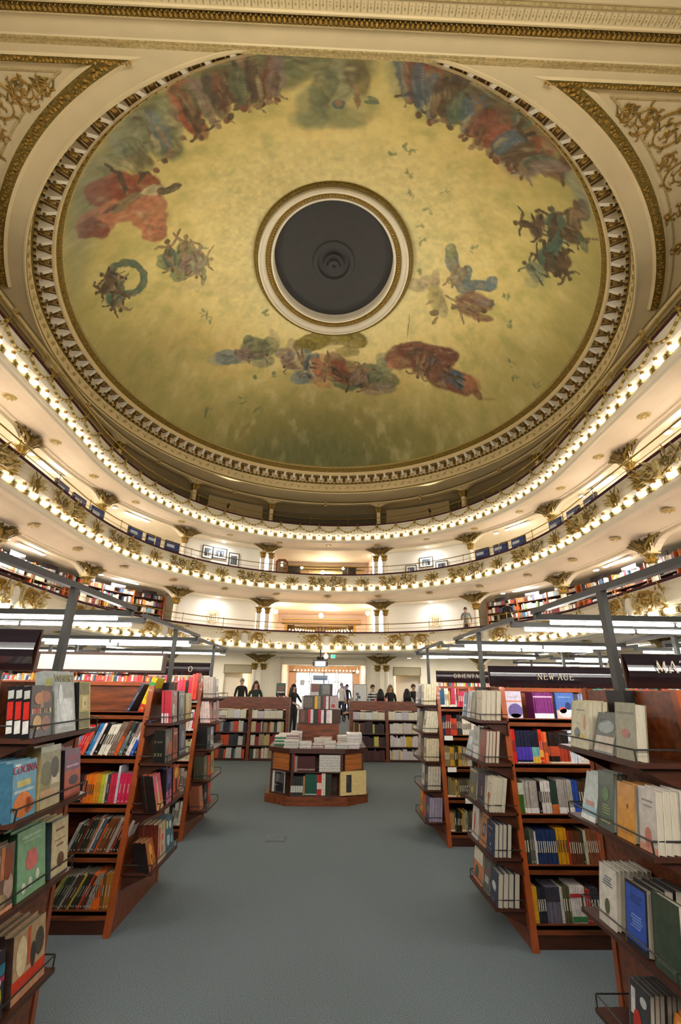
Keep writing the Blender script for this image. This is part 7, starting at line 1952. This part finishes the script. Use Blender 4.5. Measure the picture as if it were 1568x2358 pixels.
stack('R1', 3, .30, .14, .24, .02, 7, '3c3c40', [('e', .4, .4, .2, .22, 'c03024'), ('r', .1, .3, .5, .9, 'd8d4d0'), ('e', .7, .8, .16, .08, 'c8c8c8')], 'dark magazine with a red oval and white streaks', spinec='8c8a8c')
# second right bookcase
stack('R2', 0, .02, .14, .245, .035, 4, 'c4b498', [('r', .2, .8, .7, .75, '9c8c70')], 'cream paperback pile end', spinec='cfc0a4', tilt=.02)
stack('R2', 0, .18, .12, .23, .025, 4, '6a6a50', [('e', .5, .5, .3, .3, '8a8c64'), ('r', .1, .9, .1, .2, 'a8a888')], 'grey olive book with a foliage picture', spinec='5a5c48')
stack('R2', 0, .32, .11, .24, .02, 4, 'c4c8c8', [('e', .5, .5, .2, .2, 'b87868'), ('e', .5, .75, .25, .08, '9ab0b8')], 'white book with a faint red drawing', spinec='b8bcb8', tilt=.08)
stack('R2', 0, .45, .11, .225, .02, 2, '2c6898', [('r', .1, .9, .4, .5, 'c8dce8'), ('r', 0, .2, 0, 1, 'd8e0e4')], 'strong blue and white book', spinec='2c5880', tilt=.08)
stack('R2', 1, .02, .15, .25, .024, 6, '8c4a38', [('l', .2, .8, .7, 'b07060', 5)], 'terracotta red book with faint lettering', spinec='c8c4cc', tilt=.05)
stack('R2', 1, .20, .15, .265, .03, 3, 'c8ccc4', [('r', .1, .9, .02, .38, 'e4e0dc'), ('r', .0, 1, .4, .44, '8c8c88'), ('e', .5, .7, .3, .15, 'a8b0a4')], 'pale grey book with a white lower panel', spinec='7c7864')
stack('R2', 1, .38, .17, .215, .02, 3, 'a4b4b8', [('e', .5, .6, .3, .2, 'd8e0e0'), ('r', .1, .9, .2, .24, '6c8898')], 'ice blue book leaning at the far end', tilt=.2, spinec='c0c8c8')
stack('R2', 2, .0, .13, .25, .024, 6, 'd4cdb8', [('e', .5, .3, .1, .25, 'b07838'), ('e', .5, .45, .25, .1, 'c08a44'), ('r', .3, .7, .8, .82, '8c8470')], 'cream book with a golden brown tree', spinec='c8bda0', tilt=.10)
stack('R2', 2, .15, .17, .245, .03, 4, '3a3448', [('r', .55, .65, .3, .6, 'b88a38'), ('r', .2, .8, .8, .83, '5c5468')], 'dark plum book with a gold mark', spinec='8c8c94', tilt=.04)
stack('R2', 2, .36, .19, .24, .03, 5, '6c6a54', [('e', .4, .7, .16, .16, '5c7888'), ('e', .5, .3, .2, .12, 'b8a050'), ('r', 0, 1, .9, 1, 'b0a890')], 'olive grey picture book', spinec='4c4a3c')
stack('R2', 3, .0, .18, .225, .028, 6, '2a3350', [('r', .15, .7, .78, .82, '8c94b0'), ('e', .5, .3, .05, .05, 'c8ccd8'), ('l', .15, .6, .6, '56607c', 3)], 'midnight blue book with grey lettering', spinec='a8a8b0', tilt=.03)
stack('R2', 3, .20, .16, .235, .02, 3, 'b47848', [('r', .3, .7, .3, .7, '3c4a60'), ('e', .5, .5, .12, .14, '8c9ab0'), ('r', .1, .9, .86, .9, '8c5430')], 'orange tan book with a framed dark picture', tilt=.16, spinec='9c6a44')
stack('R2', 3, .38, .17, .24, .03, 3, 'd4d0cc', [('e', .4, .5, .1, .35, 'c04838'), ('r', .6, .9, .2, .6, 'c8b8a8')], 'white and red book at the far end', spinec='847c6c')
stack('R2', 4, .0, .17, .22, .035, 4, '343a4c', [('e', .5, .55, .25, .12, 'c8ccd4'), ('r', .4, .7, .4, .5, 'a8a8b0')], 'blue grey book with a white emblem', spinec='7c7884', tilt=.03)
stack('R2', 4, .19, .14, .23, .02, 3, '5c5c58', [('r', .2, .8, .3, .5, 'b0a89c'), ('r', .2, .8, .6, .7, '8c4438')], 'ash grey book with a small red strip', spinec='4a4844', tilt=.1)
stack('R2', 4, .35, .22, .24, .03, 5, 'c8784c', [('r', 0, 1, .6, 1, 'd8d0b8'), ('e', .4, .3, .2, .2, '3c5a48')], 'salmon and cream book at the lower far end', spinec='5a5a3c')
print('individual books', BOOKN[0])
# third bookcases' ledges
def sstack(g, li, off, wdt, h, t, n, cover, spinec, tilt=.04):
    sd, xa, yc = GP[g]; z, y0, y1 = LEDGE[g][li]; s = -sd
    xf = sd * xa + s * min(.21, t * n + .02)
    for k in range(n):
        T = Matrix.Translation((xf - s * t * k, yc + y0 + off, z + .001)) @ Matrix.Rotation(-s * (tilt + .05), 4, 'Y')
        xs = sorted((0, -s * t * .92))
        BK.box(xs[0], xs[1], 0.002, wdt, 0, h, H(cover), T); BK.box(xs[0], xs[1], -.001, .002, 0, h, H(spinec), T)
        if k == 0:
            BK.box(*sorted((0, s * .001)), wdt * .2, wdt * .8, h * .3, h * .6, H('8c8070'), T)
for li, L_ in enumerate([[('9c8c7c', 'c8b8a8'), ('d8d4cc', '2c2a28')], [('c85a58', 'e8d0c8'), ('c8a8a0', 'a88880'), ('d8a8a0', 'b88880')], [('2c3a4c', '1c1c1c'), ('c8d0d8', '484c54')], [('6c6a4c', '4a4838'), ('d84a2c', '2c3a5c'), ('c8b040', '24242a')], [('c87858', '8c5038'), ('20222c', '303440'), ('d83a2c', '48302c')]]):
    for q, (c_, s_) in enumerate(L_):
        sstack('L3', li, .03 + q * .17, .15, .24 - .02 * (q % 2), .03, 4, c_, s_, .12 if (li, q) in ((1, 0), (4, 0)) else .04)
for li, L_ in enumerate([[('d8cca8', 'e0d4b0'), ('2c2a28', '1c1a1a'), ('e8d8d0', 'd0c0b8')], [('e0dcc8', 'd8d0b4'), ('7c7a60', '6a6850'), ('b8b8c0', 'a0a0a8')], [('cfc09c', 'd8c8a4'), ('5a5c44', '484a38'), ('c8b0a8', 'b09890')], [('3c4454', 'c8bfa8'), ('d8d4cc', '4a4840')], [('44506c', '9a90a0'), ('c85038', '4a3a3c'), ('e09a2c', 'b07820')]]):
    for q, (c_, s_) in enumerate(L_):
        sstack('R3', li, .02 + q * .18, .16, .235 - .02 * (q % 2), .03, 5, c_, s_, .14 if (li, q) in ((1, 0),) else .03)

# ================================================================== CENTRE TABLE AND BACK COUNTERS
TX, TY = -.09, 8.30
e = empty('display_table', (TX, TY, 0), 0, label='octagonal wooden display table in the middle of the aisle with a stepped tower', cat='table')
def octo(a, b_, c):      # half width, half depth, corner cut
    return [(-a + c, -b_), (a - c, -b_), (a, -b_ + c * .8), (a, b_ - c), (a - c, b_), (-a + c, b_), (-a, b_ - c), (-a, -b_ + c * .8)]
def oprism(mb, pts, z0, z1, m): mb.hexa([(x, y, z0) for x, y in pts], [(x, y, z1) for x, y in pts], m)
b = MB(); oprism(b, octo(.76, .82, .33), 0, .11, WOOD); b.build('plinth', e)
b = MB(); oprism(b, octo(.74, .80, .33), .66, .72, WOODD); b.build('table_top', e)
b = MB(); oprism(b, octo(.50, .50, .2), .1, .67, WOODD); b.build('core', e)
for z, nm in ((.125, 'shelf'), (.42, 'shelf')):
    b = MB(); oprism(b, octo(.70, .78, .33), z - .015, z, WOODD); b.build(nm, e)
for x_, y_ in octo(.70, .78, .33):
    b = MB(); b.box(x_ * .97 - .02, x_ * .97 + .02, y_ * .97 - .02, y_ * .97 + .02, .11, .66, WOODD); b.build('corner_post', e)
for sg in (-1, 1):      # honey coloured corner boards, three to each diagonal
    for q in range(3):
        T = Matrix.Translation((sg * .535, -.645, 0)) @ Matrix.Rotation(sg * .675, 4, 'Z')
        b = MB(); b.box(-.16, .16, -.01, .01, .43 + q * .078, .43 + q * .078 + .074, TABW, T); b.build('plank', e)
b = MB(); b.box(-.35, .33, -.08, .5, .72, 1.0, WOOD); b.build('tower_box', e)
b = MB(); b.box(-.35, .33, -.06, .5, 1.0, 1.012, WOODD); b.box(-.26, .36, -.04, .46, 1.012, 1.22, WOODD); b.box(-.26, .30, .0, .42, 1.22, 1.43, WOODD); b.box(-.14, .22, .06, .36, 1.43, 1.62, WOODD); b.build('tower_steps', e)
GB = []
def T3(x, y): return (TX + x, TY + y)
r_ = random.Random(5)
x = -.30          # front shelves: two rows of spines
def trow(x0, z, items):
    x = x0
    for n, t, h, c, bd in items:
        for k in range(n):
            BK.box(TX + x, TX + x + t * .93, TY - .775, TY - .62, z, z + h, H(c))
            if bd: BK.box(TX + x, TX + x + t * .93, TY - .777, TY - .775, z + h * bd[1], z + h * bd[2], H(bd[0]))
            x += t
trow(-.37, .42, [(1, .045, .225, 'c8302c', None), (2, .018, .2, '9a8c84', None), (14, .0185, .2, '4c2422', ('9c7c78', .1, .2))])
for q in range(13): BK.box(TX + .03, TX + .345, TY - .77 + .002 * (q % 3), TY - .58, .42 + q * .017, .42 + q * .017 + .0155, H('d8d4cc' if q % 2 else 'c4bfb4'))
trow(-.37, .125, [(5, .035, .235, '2c302c', ('b8bcb4', .15, .5)), (1, .03, .24, 'a87848', None), (11, .0155, .265, '1f5444', ('c8d8cc', .03, .07)), (2, .033, .26, 'c02c2a', ('e8c8c0', .3, .6)), (2, .028, .275, 'd8d0bc', None), (4, .022, .27, '2f3428', None)])
def tfront(nm, x, y, rz, wdt, h, t, c, art, label, z=.126):
    e_ = empty('book', (TX + x, TY + y, z), rz, label=label, cat='book')
    b = MB(); b.box(0, wdt, 0, t, 0, h, H(c)); b.build('cover', e_)
    b = MB()
    for q in art: b.box(q[0] * wdt, q[1] * wdt, -.003, -.0, q[2] * h, q[3] * h, H(q[4]))
    b.build('cover_print', e_)
tfront('b', -.69, -.50, -.66, .27, .285, .02, 'dcd8cf', [(.3, 1, .0, .92, '4a4a4a'), (.42, .7, .5, .85, 'c8c4bc'), (.38, .78, .84, .92, '1c1c1c'), (.45, .95, .05, .45, '26262a'), (.3, .9, .3, .36, 'e8e4dc')], 'black and white portrait photo book leaning on the left corner of the display table')
tfront('y', .345, -.80, .32, .40, .30, .05, 'dcc484', [(.22, .42, .12, .86, '37383a'), (.25, .30, .5, .8, 'b8a878')], 'wide pale yellow boxed book with a dark label at the right corner of the table')
# piles lying on the table top
for q, (x, y, n, w_, d_, th, c, c2) in enumerate([(-.68, -.40, 6, .24, .18, .022, 'dcd8c4', '2f7a58'), (-.50, -.74, 6, .22, .17, .018, 'd8d4cc', 'c4beb4'), (-.27, -.74, 5, .18, .15, .018, 'e0dcd4', 'c8c0b8'), (-.08, -.74, 4, .17, .15, .016, 'd4ccc4', 'a88880'), (.10, -.74, 4, .17, .16, .024, 'dcd4c8', 'c8bcb0'), (.28, -.74, 4, .17, .15, .017, 'd8d8d0', 'b0b0a4'), (.45, -.74, 4, .17, .17, .018, 'e0dcd8', 'c8b8b8'), (-.50, -.42, 8, .2, .16, .02, 'd8c8c0', '8c6a68'), (-.44, -.20, 9, .18, .15, .02, 'e4dcd4', 'c8c0b8'), (-.06, -.5, 8, .26, .18, .014, 'e0d8cc', 'c8b8a8'), (.45, -.42, 8, .2, .18, .022, 'e4e0dc', 'd0c8c4'), (.46, -.15, 10, .24, .2, .016, 'f0ece8', 'd8d4d0'), (.30, -.40, 9, .16, .16, .016, 'dcd4c8', 'b8a898'), (-.66, .05, 6, .2, .2, .02, 'd8d4cc', '6c7c8c'), (.5, .3, 6, .2, .2, .02, 'd8d4cc', 'a86c5c'), (.02, -.3, 6, .2, .16, .018, 'd8b8ac', 'c08878')]):
    for k in range(n):
        j = r_.uniform(-.006, .006)
        BK.box(TX + x + j, TX + x + w_ + j, TY + y + j, TY + y + d_ + j, .72 + k * th, .72 + (k + 1) * th - .002, H(c if k == n - 1 or k % 2 else c2))
# tower books
def upr(x0, y, z, items):
    x = x0
    for w_, h, c in items:
        BK.box(TX + x, TX + x + w_ * .96, TY + y, TY + y + .03, z, z + h, H(c)); x += w_
upr(-.36, -.075, 1.013, [(.025, .2, 'e0dcd4'), (.15, .2, '54403a'), (.045, .21, 'b03030'), (.045, .205, 'd0ccc8'), (.08, .2, '303430'), (.05, .205, 'a02c34'), (.045, .2, 'e0d8d4'), (.04, .19, '2c2c34'), (.05, .2, 'dccfcc'), (.045, .2, 'e8e4dc')])
upr(-.30, -.045, 1.225, [(.03, .2, 'd0ccc4'), (.19, .2, '4c4a48'), (.05, .2, 'e0b030'), (.05, .2, '8c8070'), (.04, .19, '3c3c3a'), (.05, .2, '8c4444'), (.045, .2, 'd8d4d0'), (.02, .2, '5c2c30'), (.15, .2, 'b8a4a0')])
upr(-.17, .055, 1.432, [(.16, .19, 'b8b4b0'), (.03, .19, '3c4044'), (.16, .19, '5a5c58')])
BK.box(TX - .145, TX - .02, TY + .05, TY + .055, 1.49, 1.62, H('7a4a44')); BK.box(TX + .05, TX + .17, TY + .05, TY + .055, 1.46, 1.6, H('7c807c')); BK.box(TX - .26, TX - .12, TY - .05, TY - .045, 1.25, 1.4, H('6e645c')); BK.box(TX + .2, TX + .26, TY - .05, TY - .045, 1.25, 1.3, H('b03a40'))
BK.box(TX - .30, TX - .24, TY - .08, TY - .075, 1.03, 1.2, H('7c5446'))

def counter(x0, x1, nb_, lbl, seed, cols, ptop, bow):
    e = empty('counter', ((x0 + x1) / 2, 11.75, 0), label=lbl, cat='counter')
    ox = (x0 + x1) / 2
    hw = (x1 - x0) / 2
    def bx(nm, a, b_, y0, y1, z0, z1, m, par=e):
        mb = MB(); mb.box(a - ox, b_ - ox, y0 - 11.75, y1 - 11.75, z0, z1, m); return mb.build(nm, par)
    Y0 = 11.42
    bx('plinth', x0, x1, Y0 + .02, Y0 + .42, 0, .03, WOODD)
    bx('back_panel', x0, x1, Y0 + .38, Y0 + .42, .03, 1.02, WOODD)
    for z in (.05, .31, .58, .86): bx('shelf', x0, x1, Y0, Y0 + .4, z - .025, z, WOODD)
    for k in range(nb_ + 1):
        x = x0 + (x1 - x0) * k / nb_
        bx('upright', x - .035, x + .035, Y0 - .01, Y0 + .4, 0, 1.06, WOOD)
    bx('parapet_board', x0 - .05, x1 + .05, Y0 + .16, Y0 + .22, 1.05, ptop, WOOD)
    r_ = random.Random(seed)
    for k in range(nb_):
        xa_, xb_ = x0 + (x1 - x0) * k / nb_ + .04, x0 + (x1 - x0) * (k + 1) / nb_ - .04
        for z, hm in ((.05, .22), (.31, .23), (.58, .24)):
            x = xa_ + r_.uniform(0, .03)
            while x < xb_ - .03:
                c = r_.choice(cols[k]); n = r_.choice((1, 2, 3, 4)); t = r_.uniform(.02, .035); h = hm * r_.uniform(.75, 1)
                for q in range(n):
                    if x + t < xb_: BK.box(x, x + t * .92, Y0 + .02, Y0 + .2, z, z + h, H(c))
                    x += t
        x = xa_
        while x < xb_ - .08:          # covers standing on the counter top
            w_ = r_.uniform(.13, .17); c = r_.choice(['e4dcc0', 'e0d8b8', 'd8d8d8', 'e8e0c4', 'e4dcc0', 'd8d0b8', 'c8c0c8'])
            w_ = min(w_, xb_ - x)
            BK.box(x, x + w_ * .97, Y0 + .03, Y0 + .06, .861, .861 + r_.uniform(.15, .18), H(c))
            if r_.random() < .3: BK.box(x + .02, x + w_ * .8, Y0 + .10, Y0 + .12, .861, 1.045, H(r_.choice(['d8502c', '2c2c2c', 'c8c838', 'e4dcc0'])))
            x += w_
    return e
counter(-2.55, -.85, 2, 'low wooden counter bookcase at the end of the aisle on the left', 3, [['3a3c40', '2c3038', '8c9298', 'c8502c', 'c8c4b8', '4a3a34'], ['8c3434', 'c8b48c', 'd8d0b8', '3c4a3c', '9c8c6c', 'c0a468']], 1.31, 0)
counter(.62, 2.25, 2, 'low wooden counter bookcase at the end of the aisle on the right', 9, [['4c2c2c', '3a2826', '2c2c2c', '5c3430', 'c8c060'], ['e4dcd8', 'd8ccd0', 'd8b428', 'e0d8cc', 'd8d0c8']], 1.25, 0)
for sg, x0 in ((-1, -3.9), (1, 3.6)):       # the counters curve away on both sides
    e = empty('counter', (x0, 12.2, 0), -sg * .35, label='%s side wing of the back counter, half hidden by the shelves' % ('left' if sg < 0 else 'right'), cat='counter')
    b = MB(); b.box(-1.3, 1.3, 0, .4, 0, 1.0, WOODD); b.build('body', e)
    b = MB(); b.box(-1.35, 1.35, .25, .32, 1.0, 1.28, WOOD); b.build('parapet_board', e)
# rack of magazines and a small dark screen left of the counter people
e = empty('clothes_rack', (-4.9, 17.5, 0), .2, label='black metal rail rack with orange and lime magazines left of the counter', cat='rack')
b = MB(); b.tube([(-.5, 0, 0), (-.5, 0, 1.9), (.5, 0, 1.9), (.5, 0, 0)], .015, BLACKM, 6); b.build('frame', e)
for q, c in enumerate(('d8602c', 'c8cc40', 'd8504a', 'e8e0d8', '2c2c30', 'd8602c', 'c8a8a0')):
    b = MB(); b.box(-.42 + q * .13, -.32 + q * .13, -.02, .02, 1.1 + .08 * (q % 3), 1.38 + .08 * (q % 3), H(c)); b.build('magazine', e)
e = empty('rail_rack', (4.3, 15.5, 0), -.2, label='black metal rail above a bookcase right of the counter', cat='rack')
b = MB(); b.tube([(-.6, 0, 0), (-.6, 0, 1.85), (.9, 0, 1.85), (.9, 0, 0)], .015, BLACKM, 6); b.tube([(-.1, 0, 1.5), (-.1, 0, 1.85)], .012, BLACKM, 5); b.build('frame', e)
b = MB(); b.box(-.6, .9, -.1, .1, 1.42, 1.46, BLACKM); b.build('shelf', e)
BK.build('books', label='all the smaller books on the far shelves, counters and table', cat='books', kind='stuff')
